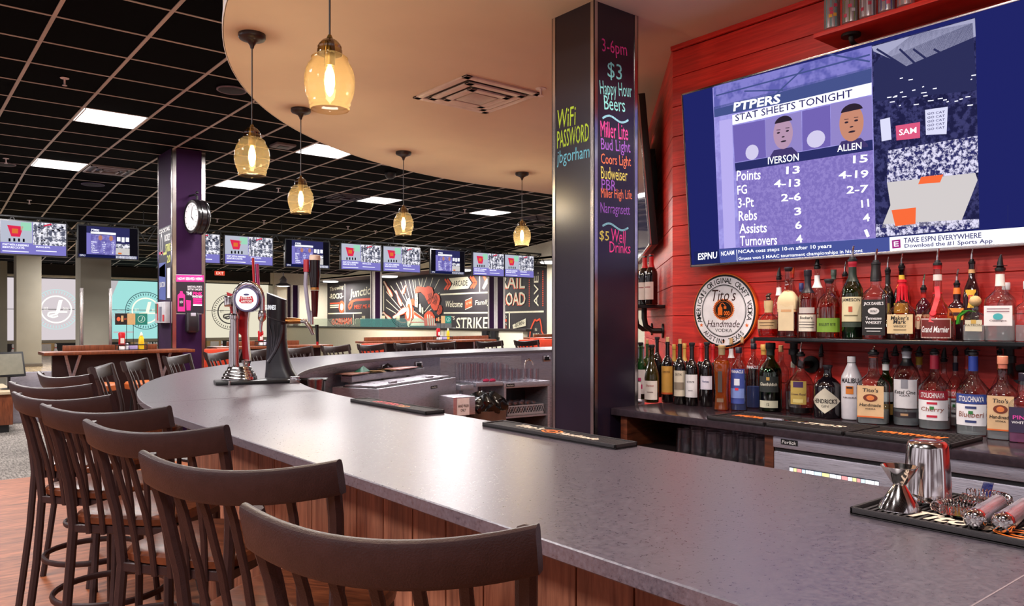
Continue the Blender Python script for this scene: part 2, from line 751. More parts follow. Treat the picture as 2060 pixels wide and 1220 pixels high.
# stepped ceiling falling towards the lanes
secs = [(12.5, 3.56, 17.4, 3.12), (17.4, 3.42, 21.2, 3.08), (21.2, 3.42, 25.0, 3.08), (25.0, 3.42, 27.4, 3.2)]
c, g = MB(), MB()
for i, (y0, z0, y1, z1) in enumerate(secs):
    c.add([(-7, y0, z0), (12.7, y0, z0), (12.7, y1, z1), (-7, y1, z1), (-7, y0, z0 + .05), (12.7, y0, z0 + .05), (12.7, y1, z1 + .05), (-7, y1, z1 + .05)],
          [(0, 1, 2, 3), (7, 6, 5, 4), (0, 4, 5, 1), (1, 5, 6, 2), (2, 6, 7, 3), (3, 7, 4, 0)])
    if i:
        zp = secs[i - 1][3]
        c.box((-7, y0 - 0.012, zp), (12.7, y0 + 0.012, z0 + 0.05))
    sl = (z1 - z0) / (y1 - y0)
    for x in xs:
        if x > 12.7:
            continue
        g.add([(x - .014, y0, z0 - .005), (x + .014, y0, z0 - .005), (x + .014, y1, z1 - .005), (x - .014, y1, z1 - .005)], [(3, 2, 1, 0)])
    y = y0 + 0.3
    while y < y1 - 0.02:
        z = z0 + (y - y0) * sl - .006
        g.add([(-7, y - .013, z), (12.7, y - .013, z), (12.7, y + .013, z + .026 * sl), (-7, y + .013, z + .026 * sl)], [(3, 2, 1, 0)])
        y += GP
structure(c.obj('ceiling_far', M['tile'], smooth=False))
structure(g.obj('ceiling_stepped_trim', M['tee'], smooth=False))

# beige soffit over the bar, edge swept like the bar
SCX, SCY, SR = 5.27, 2.74, 4.126
edge = [(SCX - SR, -4.0)] + [(SCX + SR * math.cos(R(180 - a)), SCY + SR * math.sin(R(180 - a))) for a in range(0, 91, 2)] + [(9.5, SCY + SR), (9.5, -4.0)]
structure(MB().prism(list(reversed(edge)), SOFFIT_Z, CEIL_Z - 0.002).obj('ceiling_low', M['soffit'], angle=20))
lip = MB()
lip.bar([Vector((x, y, SOFFIT_Z + 0.02)) for x, y in edge[:-1]], 0.04, 0.008, (0, 0, 1))
structure(lip.obj('ceiling_soffit_trim', M['white'], smooth=False))

# red board wall, its 45 degree return, bare boards with dark joints
def board_wall(name, p0, p1, z0, z1, first, pitch):
    p0, p1 = Vector((*p0, 0)), Vector((*p1, 0))
    d = (p1 - p0)
    Lw = d.length
    d.normalize()
    nn = Vector((-d.y, d.x, 0))       # towards the room
    M4 = Matrix((( d.x, nn.x, 0, p0.x), (d.y, nn.y, 0, p0.y), (0, 0, 1, 0), (0, 0, 0, 1)))
    m_ = MB()
    m_.box((0, -0.06, z0), (Lw, -0.012, z1), M4=M4)
    z = first
    levels = [z1]
    while z > z0:
        levels.append(z)
        z -= pitch
    levels.append(z0)
    for a, b2 in zip(levels, levels[1:]):
        m_.box((0, -0.014, b2 + 0.0018), (Lw, 0, a - 0.0018), 0.0012, M4, 1)
    return structure(m_.obj(name, M['red_wall'], smooth=False))


board_wall('wall_right', (WALL_X, -4.0), (WALL_X, WALL_END), 0.0, 2.945, 2.802, 0.1646)
board_wall('wall_side', (WALL_X, WALL_END), (WALL_X + 1.6, WALL_END + 1.6), 0.0, SOFFIT_Z, 2.802, 0.1646)
structure(MB().box((WALL_X - 0.018, -4, 2.945), (WALL_X, WALL_END, SOFFIT_Z), 0.002).obj('trim_1', M['red_wall'], smooth=False))
structure(MB().box((3.45, -4, 0), (3.5, 2.7, 3.5)).obj('wall_right_inner', M['maroon']))


# columns
def corner_trims(parent, x0, x1, y0, y1, z0, z1, w, mt, corners=((0, 0), (0, 1), (1, 0), (1, 1)), t=0.003):
    for i, j in corners:
        x, y = (x0, x1)[i], (y0, y1)[j]
        sx, sy = (1, -1)[i], (1, -1)[j]
        q = MB()
        q.box((min(x - sx * t, x + sx * w), min(y - sy * t, y + sy * .001), z0), (max(x - sx * t, x + sx * w), max(y - sy * t, y + sy * .001), z1))
        q.box((min(x - sx * t, x + sx * .001), min(y - sy * t, y + sy * w), z0), (max(x - sx * t, x + sx * .001), max(y - sy * t, y + sy * w), z1))
        q.obj('corner_trim', mt, parent, smooth=False)


M['chalkboard'] = plain('chalkboard_paint', (34, 25, 40), 0.24, vary=0.18, scale=2.2, spec=0.6)
KX0, KX1, KY0, KY1 = 2.590, 2.892, 2.573, 2.863
kc = structure(MB().box((KX0, KY0, 0), (KX1, KY1, SOFFIT_Z)).obj('column_1', M['chalkboard']))
kc['label'] = 'dark chalkboard column with coloured chalk writing beside the back counter'
corner_trims(kc, KX0, KX1, KY0, KY1, 0, SOFFIT_Z, 0.021, M['trim_steel'])


def chalk(c):
    return plain('chalk_%02x%02x%02x' % c, c, 0.9, vary=0.25, scale=160, emit=0.0)


pl = Plane((KX0, KY1, 0), (0, -1, 0), (0, 0, 1))
A = Art(pl, step=0.0006)
A.text('a', 'WiFi', (1121, 241), (1158, 232), 38)
A.text('a', 'PASSWORD', (1121, 282), (1185, 265), 36)
A.text('b', 'jbgorham', (1121, 321), (1186, 308), 34)
A.done(kc, {'a': ('chalk_lettering', chalk((182, 214, 60))), 'b': ('chalk_lettering', chalk((110, 190, 214)))})
pl = Plane((KX0, KY0, 0), (1, 0, 0), (0, 0, 1))
A = Art(pl, step=0.0006)
for key, body, a_, b_, h in (
        ('p', '3-6pm', (1211, 94), (1261, 104), 34), ('t', '$3', (1222, 141), (1251, 149), 36), ('t', 'Happy Hour', (1207, 180), (1271, 187), 36),
        ('t', 'Beers', (1215, 206), (1257, 212), 28), ('p', 'Miller Lite', (1208, 259), (1263, 267), 32), ('v', 'Bud Light', (1209, 293), (1268, 300), 30),
        ('o', 'Coors Light', (1209, 322), (1269, 328), 27), ('y', 'Budweiser', (1209, 347), (1262, 353), 25), ('v', 'PBR', (1210, 371), (1239, 374), 21),
        ('o', 'Miller High Life', (1209, 391), (1271, 395), 25), ('v', 'Narragnsett', (1208, 421), (1267, 426), 27), ('y', '$5', (1206, 474), (1225, 477), 22),
        ('p', 'Well', (1229, 473), (1258, 478), 26), ('p', 'Drinks', (1226, 497), (1268, 500), 22)):
    A.text(key, body, a_, b_, h)
for yy in (238, 455):
    A.path('w', [(1212 + 52 * i / 14, yy - 6 * math.sin(i / 14 * 2 * PI) + i * 0.25) for i in range(15)], 0.010)
A.done(kc, {'p': ('chalk_lettering', chalk((222, 60, 140))), 't': ('chalk_lettering', chalk((120, 190, 190))), 'v': ('chalk_lettering', chalk((140, 80, 180))),
            'o': ('chalk_lettering', chalk((222, 110, 74))), 'y': ('chalk_lettering', chalk((206, 190, 90))), 'w': ('chalk_flourish', chalk((120, 170, 190)))})

# purple column with the clock, far end of the bar
DX0, DX1, DY0, DY1 = 2.70, 3.09, 9.86, 10.5
kd = structure(MB().box((DX0, DY0, 0), (DX1, DY1, CEIL_Z)).obj('column_2', M['purple']))
corner_trims(kd, DX0, DX1, DY0, DY1, 0, CEIL_Z, 0.045, M['trim_steel'])

# grey columns by the lanes
for q, (x, y, w, z0, z1) in enumerate(((2.73, 15.7, 0.5, 0, 3.4), (2.34, 21.0, 0.5, 0.38, 3.45), (2.2, 26.4, 0.52, 0.38, 3.4))):
    k_ = structure(MB().box((x, y, z0), (x + w, y + w, z1), 0.01).obj('column_%d' % (3 + q), M['gray_wall']))
    if q == 0:
        for xx in (x - 0.012, x + w - 0.04):
            MB().box((xx, y - 0.012, 0), (xx + 0.052, y + 0.04, 2.05), 0.003).obj('corner_guard', M['trim_steel'], k_)
    if q == 1:
        MB().box((x - 0.02, y - 0.02, z0), (x + w + 0.02, y + w, z0 + 0.07), 0.004).obj('base_trim', plain('base_trim_grey', (86, 76, 64), 0.6), k_)

# far walls
M['far_dark'] = plain('dark_far_wall', (38, 32, 28), 0.8)
structure(MB().box((-7, 27.42, 2.74), (11.2, 27.5, 3.25)).obj('wall_upper', M['far_dark']))
structure(MB().box((-7, 28.3, 0), (11.2, 28.4, 3.2)).obj('wall_back', M['far_dark']))
structure(MB().box((11.0, 29.6, 0), (15, 29.7, 3.2)).obj('wall_back_side', M['cream']))
structure(MB().box((11.0, 27.3, 0.0), (11.12, 29.6, 3.3)).obj('wall_inner', M['cream']))
structure(MB().box((-3.1, 17.45, 0.0), (11.3, 17.5, 0.40)).obj('trim_2', M['gray_wall']))

# mural wall, low ceiling before it, cream bulkhead
MUR_X, BULK_X, LOW_Z = 14.2, 12.74, 3.0
M['mural'] = plain('charcoal_mural_ground', (47, 41, 46), 0.7, vary=0.06, scale=2)
y_near, y_far = at_x(1103, 600, MUR_X).y, at_x(657, 600, MUR_X).y
mw = structure(MB().box((MUR_X, y_near, 0), (MUR_X + 0.1, y_far, LOW_Z)).obj('wall_far', M['mural']))
structure(MB().box((MUR_X, y_far, 0), (MUR_X + 0.1, 29.7, LOW_Z)).obj('wall_far', M['cream']))
structure(MB().box((MUR_X - 0.05, 8, 0), (MUR_X + 0.1, y_near, LOW_Z + 0.6)).obj('wall_far_right', M['cream']))
structure(MB().box((BULK_X, 8, LOW_Z), (MUR_X, 29.7, LOW_Z + 0.05)).obj('ceiling_side', plain('dark_low_ceiling', (34, 25, 26), 0.6)))
structure(MB().box((BULK_X, 8, LOW_Z - 0.01), (BULK_X + 0.12, 29.7, 3.58)).obj('wall_upper_side', M['cream']))
structure(MB().box((10.9, 27.36, 2.78), (BULK_X, 29.7, 3.3)).obj('wall_upper_back', M['cream']))

# half wall with black cap and glass screen
HX = 11.5
hy0, hy1 = at_x(1052, 664, HX).y, 27.3
structure(MB().box((HX, hy0, 0), (HX + 0.14, hy1, 1.2)).obj('wall_low', plain('half_wall_cream', (236, 230, 206), 0.7, vary=0.02)))
structure(MB().box((HX - 0.04, hy0 - 0.15, 1.2), (HX + 0.2, hy1, 1.262), 0.004).obj('trim_3', plain('dark_cap', (46, 38, 34), 0.4)))
M['screen_glass'] = glass('glass_screen', (238, 244, 240), (190, 206, 198))
structure(MB().box((HX + 0.04, at_x(905, 640, HX).y, 1.262), (HX + 0.052, hy1, 1.52)).obj('window_1', M['screen_glass']))
structure(MB().box((HX + 0.055, at_x(792, 640, HX).y, 1.262), (HX + 0.06, at_x(712, 640, HX).y, 1.5)).obj('reflection_band', glass('teal_screen_reflection', (70, 170, 160), (40, 120, 112))))  # teal colour of this pane stands in for the reflected lane screens

# purple columns standing in the half wall
for q, (ua, uc, ub) in enumerate(((981.5, 997, 1015.5), (745, 751, 764), (577, 586, 602))):
    X0 = HX + 0.25
    c0 = at_x(uc, 600, X0)
    far = at_x(ua, 600, X0)
    dx = max(0.3, at_y(ub, 600, c0.y).x - X0)
    k_ = structure(MB().box((X0, c0.y, 0), (X0 + dx, far.y, LOW_Z + (0 if X0 > BULK_X else 0.02))).obj('column_%d' % (6 + q), M['purple']))
    corner_trims(k_, X0, X0 + dx, c0.y, far.y, 0, LOW_Z, 0.06, M['white'])

# ------------------------------------------------------------------ mural artwork
pl = Plane((MUR_X, 29, 0), (0, -1, 0), (0, 0, 1))
A = Art(pl, step=0.004)
W_, O_ = 'w', 'o'
lw = 0.05
for a_, b_ in (((694, 571), (694, 630)), ((660, 631.5), (728, 630)), ((711, 633), (711, 654)), ((772, 575), (772, 626)), ((763, 631), (772, 631)),
               ((965, 551), (965, 588)), ((886, 593), (982, 588.5)), ((893, 630), (982, 629.5)), ((1016, 629), (1094, 627)), ((1025, 629), (1025, 662))):
    A.line(W_, a_, b_, lw)
for a_, b_ in (((786, 575), (815, 618)), ((797, 569), (822, 617)), ((806, 567), (824, 616)), ((815, 565), (828, 614)), ((823, 563), (832, 606)), ((830, 563), (836, 600)), ((835, 563), (838, 600)),
               ((777, 587), (809, 625)), ((777, 603), (803, 627)), ((777, 619), (797, 631)), ((842, 561), (846, 578)), ((850, 560), (848, 578)), ((859, 558), (852, 578)), ((871, 559), (864, 580)), ((884, 562), (874, 582)), ((884, 589), (854, 628)), ((868, 622), (856, 632))):
    A.line(W_, a_, b_, 0.03)
A.text(W_, 'Throwing', (663, 584), (691, 578), 11, 0.25)
A.text(W_, '-ROCKS-', (663, 597), (691, 595), 11, 0, 0.02)
A.text(W_, 'Junctio', (704, 594), (747, 586), 23, 0.25, 0.02)
A.text(O_, 'MEET ME A', (713, 618), (745, 616), 8, 0.1, 0.02)
A.path(O_, [(746, 602), (716, 604), (706, 608), (701, 616), (703, 622), (707, 618), (709, 609)], 0.09)
for q in range(3):
    A.line((O_, W_, W_)[q], (664, 611 + 4 * q), (683, 610 + 4 * q), 0.05)
A.ell(O_, (687.5, 618), 0.26, 0.25, hole=0.55)
A.ell(W_, (687.5, 618), 0.15, 0.16)
A.text(O_, 'GORHAM', (667, 648), (708, 646), 13, 0, 0.05)
A.text(W_, 'GIVE', (714, 647), (729, 646.5), 12, 0, 0.01)
# arrow sign and welcome panel
A.poly(W_, [(903, 560), (941, 557), (949, 570), (942, 581), (904, 583.5), (911, 571)])
for q in (0, 5):
    A.path(O_, [(895 + q, 562), (902 + q, 572), (894 + q, 583)], 0.07)
    A.path(O_, [(946 + q, 557), (954 + q, 569), (947 + q, 580)], 0.07)
A.text(W_, 'Welcome', (896, 612), (931, 612), 13, 0.25, 0.01)
A.poly(O_, [(936, 607), (950, 601), (950, 616), (936, 621)])
A.line(W_, (936, 605), (950, 599), 0.025)
A.line(W_, (936, 623), (950, 617), 0.025)
A.text(W_, 'Family', (956, 611), (986, 609), 13, 0.25, 0.01)
A.text(W_, "IT'S", (903, 640), (915, 640), 7, 0, 0.01)
A.text(W_, 'STRIKE!', (918, 651), (986, 650), 24, 0.08, 0.01)
A.poly(O_, [(971, 556), (974, 553), (979, 561), (976, 566)])
A.poly(W_, [(976, 566), (980, 560), (984, 566), (974, 583), (970, 580)])
A.up()
A.text('k', 'ARCADE', (912, 571), (941, 569.5), 11, 0, 0.01)
A.text(W_, 'TO THE', (938, 612), (948.5, 608.5), 4.5)
# street panel
for dx, dy, key in ((-1.4, 1.4, O_), (0, 0, W_)):
    A.text(key, 'RAIL', (1009 + dx, 567 + dy), (1057 + dx, 566 + dy), 28, 0, 0.01)
    A.text(key, 'ROAD', (1009 + dx, 602 + dy), (1057.5 + dx, 601 + dy), 26, 0, 0.01)
    A.up()
A.text(W_, 'AVE.', (1079.5, 617), (1079.5, 548), 14)
for q in range(17):
    A.ell(O_, (1065.5, 547 + q * 4.3), 0.022, 0.022, 8)
    A.ell(O_, (1093, 546 + q * 4.3), 0.022, 0.022, 8)
for q, ch in enumerate('DINE'):
    A.text(W_ if q % 2 == 0 else O_, ch, (1016.5, 638 + 7 * q), (1020, 638 + 7 * q), 5.5)
A.poly(W_, [(1032, 654), (1058.5, 641), (1058.5, 656), (1033, 662)])
A.path(O_, [(1066, 683), (1068, 664), (1071, 656), (1077, 643), (1080, 646), (1087, 642), (1090, 658), (1090, 666), (1094, 674), (1093, 682)], 0.05)
A.text(W_, 'IN', (1077, 663.5), (1081, 663.5), 6)
A.text(W_, 'MAINE', (1073, 674.5), (1085, 674), 7)
A.up()
A.text('k', '-BORN-', (1036, 656), (1056, 648), 8)
# bowling pins, ball and locomotive
def pin_shape(key, a, b2, w):
    a, b2 = Vector(a), Vector(b2)
    d = b2 - a
    e = Vector((-d.y, d.x)).normalized()
    L_ = []
    for t, r in ((0, .3), (.04, .5), (.14, .55), (.3, .42), (.5, .7), (.68, 1), (.85, .9), (1, .55)):
        L_.append((t, r * w))
    A.poly(key, [tuple(a + d * t + e * r) for t, r in L_] + [tuple(a + d * t - e * r) for t, r in reversed(L_)])
def z6(*pts):
    return [(820 + x / 6.867, 540 + y / 6.867) for x, y in pts]
A.poly(O_, z6((118, 345), (108, 300), (138, 252), (172, 254), (212, 258), (250, 264), (290, 246), (346, 265), (364, 330), (352, 400), (342, 450), (300, 500), (268, 440), (240, 380), (190, 330), (150, 335)))
A.poly(O_, z6((370, 352), (408, 344), (444, 380), (456, 430), (440, 500), (412, 580), (370, 585), (336, 545), (318, 490), (350, 430)))
A.poly(O_, z6((440, 505), (470, 512), (485, 560), (472, 620), (434, 648), (408, 620), (428, 575)))
A.poly(O_, z6((-8, 500), (20, 478), (60, 500), (92, 560), (98, 640), (80, 700), (50, 735), (0, 735), (-28, 690), (-30, 600)))
A.poly(O_, z6((44, 440), (84, 414), (112, 470), (104, 520), (64, 510)))
A.poly(O_, z6((236, 640), (286, 588), (342, 602), (392, 682), (408, 796), (230, 796)))
pins = (((773, 566), (790, 597)), ((797, 585), (808.5, 616)), ((817, 575), (810, 592)), ((771, 628), (789, 646)), ((792, 640), (819, 621)))
for a_, b_ in pins:
    pin_shape(O_, a_, b_, 3.8 if a_ != (792, 640) else 6.5)
A.up()
for a_, b_ in pins:
    pin_shape(W_, a_, b_, 2.4 if a_ != (792, 640) else 4.9)
A.poly(W_, z6((104, 360), (146, 345), (150, 480), (146, 545), (108, 530)))
A.poly(W_, z6((92, 585), (170, 640), (232, 690), (240, 796), (20, 796), (60, 736), (96, 690)))
A.poly(W_, z6((164, 500), (182, 488), (198, 530), (196, 620), (168, 600)))
A.poly(W_, z6((204, 545), (222, 540), (228, 600), (222, 640), (206, 625)))
A.ell(W_, z6((24, 612))[0], 0.22, 0.5, hole=0.62, a0=-120, a1=150)
A.ell(W_, z6((10, 620))[0], 0.09, 0.2)
for k_, (x_, y_) in enumerate(((276, 640), (306, 640), (336, 660), (366, 690))):
    A.poly(W_, z6((x_, y_), (x_ + 14, y_), (x_ + 26, 790), (x_ + 10, 790)))
for (c_, n_) in (((400, 430), 4), ((330, 400), 4), ((455, 560), 3)):
    for q in range(n_):
        A.path('k', z6((c_[0] - 14 * q, c_[1] - 60 + 6 * q), (c_[0] + 18 - 14 * q, c_[1] + 6 * q), (c_[0] - 4 - 16 * q, c_[1] + 80 - 8 * q)), 0.02)
for q in range(7):
    A.line('k', *z6((112 + (q % 2) * 6, 370 + 22 * q), (142, 366 + 22 * q)), 0.018)
A.up()
A.poly(O_, z6((100, 596), (236, 700), (238, 730), (98, 640)))
A.poly(O_, z6((60, 742), (240, 742), (240, 752), (56, 752)))
A.line(O_, *z6((64, 690), (50, 760)), 0.05)
A.done(mw, {W_: ('mural_lettering', plain('mural_cream', (232, 226, 200), 0.7)), O_: ('mural_artwork', plain('mural_orange', (232, 84, 50), 0.7)), 'k': ('mural_lettering', plain('mural_dark', (40, 32, 36), 0.7))})

# ================================================================== THE BAR
def sweep(r, a0=180, a1=90, n=60):
    return [(CX + r * math.cos(R(a0 + (a1 - a0) * i / n)), CY + r * math.sin(R(a0 + (a1 - a0) * i / n))) for i in range(n + 1)]


END_X, START_Y = 10.6, -2.2
def run(r):
    return [(CX - r, START_Y)] + sweep(r) + [(END_X, CY + r)]


bar = thing('bar_counter', 'long dark stone-topped bar sweeping from the front round to the far side', 'bar', (1.3, 0, 0))


def band(r0, r1, z0, z1, bev=0.0):
    """closed curved wall between two offsets of the bar line"""
    a, b2 = run(r0), run(r1)
    n = len(a)
    m_ = MB()
    vs, fs = [], []
    for i in range(n):
        o_, i_ = a[i], b2[i]
        if bev:
            d = (Vector(o_) - Vector(i_)).normalized() * bev
            ring = [(o_[0] - d.x, o_[1] - d.y, z1), (i_[0] + d.x, i_[1] + d.y, z1), (i_[0], i_[1], z1 - bev), (i_[0], i_[1], z0 + bev),
                    (i_[0] + d.x, i_[1] + d.y, z0), (o_[0] - d.x, o_[1] - d.y, z0), (o_[0], o_[1], z0 + bev), (o_[0], o_[1], z1 - bev)]
        else:
            ring = [(*o_, z1), (*i_, z1), (*i_, z0), (*o_, z0)]
        vs += ring
    k = 8 if bev else 4
    for i in range(n - 1):
        for j in range(k):
            q = (j + 1) % k
            fs.append((i * k + j, i * k + q, (i + 1) * k + q, (i + 1) * k + j))
    fs += [tuple(range(k)), tuple(reversed(range((n - 1) * k, n * k)))]
    return m_.add(vs, fs)


band(R_OUT, R_IN, BAR_Z - 0.031, BAR_Z, 0.0025).obj('countertop', M['bar_top'], bar, world=True, angle=25)
# boards of the front: vertical planks with dark joints
planks = MB()
PR = R_OUT - 0.29
y = START_Y
pw = 0.1725
while y < CY:
    planks.box((CX - PR, y + 0.003, 0.1), (CX - PR + 0.03, y + pw - 0.003, BAR_Z - 0.031), 0.0015, seg=1)
    y += pw
step = pw / PR * 180 / PI
a = 180 - step * 0.5
while a > 92:
    c_ = Vector((CX + (PR - 0.015) * math.cos(R(a)), CY + (PR - 0.015) * math.sin(R(a)), 0))
    M4 = Matrix.Translation(c_) @ Matrix.Rotation(R(a), 4, 'Z')
    planks.box((-0.015, -pw / 2 + 0.002, 0.1), (0.015, pw / 2 - 0.002, BAR_Z - 0.031), 0.0015, M4, 1)
    a -= step
planks.obj('front_panel', M['plank_wood'], bar, world=True, smooth=False)
band(PR - 0.03, PR - 0.06, 0.0, BAR_Z - 0.031).obj('core', M['black'], bar, world=True)
band(R_IN + 0.16, R_IN + 0.13, 0.0, BAR_Z - 0.031).obj('inner_panel', M['steel'], bar, world=True, angle=25)
band(PR - 0.005, PR - 0.03, 0.0, 0.1).obj('toe_kick', M['black'], bar, world=True)
for yy in (0.42, 3.9):
    MB().box((CX - R_OUT + .001, yy - .0012, BAR_Z - 0.0005), (CX - R_IN - .001, yy + .0012, BAR_Z + 0.0004)).obj('seam', col((140, 126, 130), 0.5), bar, world=True)

# ------------------------------------------------------------------ bar stools
def stool_parts(root, seat_mat, frame_mat):
    zt = 1.17
    def back_y(z):
        pts = ((0.0, -0.265), (0.2, -0.235), (0.45, -0.205), (0.72, -0.188), (0.85, -0.192), (1.0, -0.222), (1.17, -0.272))
        for (z0, y0), (z1, y1) in zip(pts, pts[1:]):
            if z <= z1:
                t = (z - z0) / (z1 - z0)
                t = t * t * (3 - 2 * t) * 0.4 + t * 0.6
                return y0 + (y1 - y0) * t
        return pts[-1][1]

    def half_w(z):
        return 0.185 + (0.2245 - 0.185) * max(0, (z - 0.72) / 0.45) if z > 0.72 else 0.185 + 0.03 * (0.72 - z) / 0.72

    def bow(x, z):
        k = max(0, min(1, (z - 0.6) / 0.5))
        return -0.062 * k * (1 - (x / 0.24) ** 2)

    for s in (-1, 1):
        zs = [0.0, 0.1, 0.25, 0.45, 0.6, 0.72, 0.8, 0.88, 0.96, 1.04, 1.1, 1.135, 1.16]
        MB().bar([(s * half_w(z), back_y(z), z) for z in zs], 0.032, 0.028, (1, 0, 0), 0.3).obj('rear_leg', frame_mat, root)
        MB().bar([(s * 0.165, 0.165, 0.715), (s * 0.172, 0.172, 0.45), (s * 0.2, 0.205, 0.0)], 0.026, 0.03, (1, 0, 0), 0.3).obj('front_leg', frame_mat, root)
    # top rail: bowed, rounded plank
    n = 18
    vs, fs = [], []
    prof = [(-.012, -.076), (.012, -.076), (.015, -.068), (.015, -.012), (.0115, -.003), (.004, 0), (-.004, 0), (-.0115, -.003), (-.015, -.012), (-.015, -.068)]
    k = len(prof)
    for i in range(n + 1):
        x = -0.24 + 0.48 * i / n
        for py, pz in prof:
            z = zt + pz - 0.022 * (1 - (x / 0.24) ** 2)
            vs.append((x, back_y(zt + pz) + bow(x, 1.17) + py, z))
    for i in range(n):
        for j in range(k):
            q = (j + 1) % k
            fs.append((i * k + j, i * k + q, (i + 1) * k + q, (i + 1) * k + j))
    fs += [tuple(range(k)), tuple(reversed(range(n * k, (n + 1) * k)))]
    MB().add(vs, fs).obj('top_rail', frame_mat, root, angle=50)
    for i in range(5):
        f = (i + 1) / 6.0 * 2 - 1
        pts = []
        for z in (0.70, 0.76, 0.82, 0.9, 0.97, 1.04, 1.1):
            x = f * (half_w(z) - 0.012)
            pts.append((x, back_y(z) + bow(x, z), z))
        MB().bar(pts, 0.021, 0.013, (1, 0, 0), 0.3).obj('slat', frame_mat, root)
    fr = MB()
    ring = [(0.185, -0.185), (0.185, 0.185), (-0.185, 0.185), (-0.185, -0.185)]
    fr.bar([(-0.185, -0.188, 0.715), (0.185, -0.188, 0.715)], 0.03, 0.02, (0, 0, 1))
    fr.bar([(-0.17, 0.17, 0.715), (0.17, 0.17, 0.715)], 0.03, 0.02, (0, 0, 1))
    for s in (-1, 1):
        fr.bar([(s * 0.18, -0.188, 0.715), (s * 0.168, 0.17, 0.715)], 0.03, 0.02, (0, 0, 1))
    fr.obj('seat_frame', frame_mat, root)
    MB().loft([(0.732, 0.196, 5), (0.736, 0.204, 5), (0.758, 0.207, 5), (0.768, 0.2, 5), (0.772, 0.185, 5)], 40).obj('seat', seat_mat, root)
    rg = [(0.222 * math.cos(2 * PI * i / 32), 0.222 * math.sin(2 * PI * i / 32) - 0.01, 0.3) for i in range(32)]
    MB().tube(rg, 0.011, 8, closed=True, sx=1.3).obj('footrest', frame_mat, root)


stools = []
def face_stool(mx, my, fx, fy):
    """middle of the back's top edge, direction faced"""
    L_ = math.hypot(fx, fy)
    fx, fy = fx / L_, fy / L_
    return (mx + 0.30 * fx, my + 0.30 * fy), math.atan2(fy, fx) - PI / 2


near_back = [((.696, .814), (.42, 1.2)), ((.7145, 1.4515), (.418, 1.846)), ((.7204, 2.134), (.4254, 2.551)), ((.722, 2.76), (.41, 3.10)), ((.66, 3.33), (.39, 3.70)),
             ((.714, 3.98), (.448, 4.345)), ((.83, 4.68), (.66, 5.10))]
spots = []
for (rx, ry), (lx, ly) in near_back:
    spots.append(face_stool((rx + lx) / 2, (ry + ly) / 2, ly - ry, -(lx - rx)))
for ang in (155, 147.6, 139.2, 131.5, 124.2, 117.2, 110.6, 104.2, 97.8, 92.0):
    a = R(ang)
    rr = R_OUT + 0.35
    spots.append(face_stool(CX + rr * math.cos(a), CY + rr * math.sin(a), -math.cos(a), -math.sin(a)))
for xx in (6.75, 7.45):
    spots.append(face_stool(xx, CY + R_OUT + 0.35, 0, -1))
stool_labels = ['dark metal bar stool nearest the camera, its slatted back filling the bottom of the view',
                'second dark bar stool along the bar front, its back just behind the nearest one',
                'third dark bar stool along the straight bar front, brown wood seat showing through the slats',
                'fourth dark bar stool along the straight bar front, overlapping the fifth',
                'fifth dark bar stool, its legs and foot ring clear against the floor',
                'sixth dark bar stool, only its curved top rail showing over the fifth stool',
                'seventh dark bar stool at the start of the bar bend, a thin top rail showing',
                'slatted bar stool turned side on at the bar bend, before the orange stool seats',
                'slatted bar stool at the bar bend, under the condiment caddy of the drink rail',
                'slatted bar stool beyond the bar bend, below the foot of the purple clock column',
                'slatted bar stool past the bar bend, directly left of the chrome beer tower',
                'slatted bar stool hidden mostly behind the chrome beer tower',
                'slatted bar stool across the bar, just behind the black beer tower',
                'bar stool across the bar with cream wall showing between its slats',
                'bar stool across the bar before the middle drink rail, left of the ketchup',
                'bar stool across the bar directly below the ketchup and mustard caddy',
                'bar stool across the bar below the end of the middle drink rail',
                'bar stool across the bar with orange chair backs showing through its slats',
                'last bar stool across the bar, half cut off by the chalkboard column']
proto = None
for i, (((x, y), rz), lab) in enumerate(zip(spots, stool_labels)):
    if proto is None:
        proto = thing('bar_stool', lab, 'bar stool', (x, y, 0), rz, 'dark slat-back stools round the bar')
        stool_parts(proto, M['seat_wood'], M['brown_stool'])
    else:
        dup(proto, (x, y, 0), rz, lab)

# ------------------------------------------------------------------ back counter and under-counter fittings
BX = 2.70
bk = thing('bottle_counter', 'black back counter carrying bottles along the red board wall', 'counter', (3.0, 1.0, 0))
MB().box((BX, -1.4, BACK_Z - 0.033), (WALL_X - 0.002, KY0 - 0.004, BACK_Z), 0.003).obj('countertop', M['back_top'], bk, world=True)
M['cab_wood'] = wood('brown_cabinet_wood', (66, 32, 20), (120, 62, 38), (4, 4, 30), 0.4)
for yy in (KY0 - 0.06, 1.735):
    MB().box((BX + 0.03, yy - 0.02, 0), (WALL_X - 0.01, yy + 0.02, BACK_Z - 0.0335)).obj('end_panel', M['cab_wood'], bk, world=True)
MB().box((WALL_X - 0.04, 1.73, 0), (WALL_X - 0.01, KY0 - 0.01, BACK_Z - 0.0335)).obj('back_panel', M['black'], bk, world=True)
for zz in (0.86, 0.45):
    MB().box((BX + 0.05, 1.756, zz - 0.02), (WALL_X - 0.04, KY0 - 0.08, zz)).obj('shelf', plain('dark_shelf', (34, 24, 24), 0.4), bk, world=True)

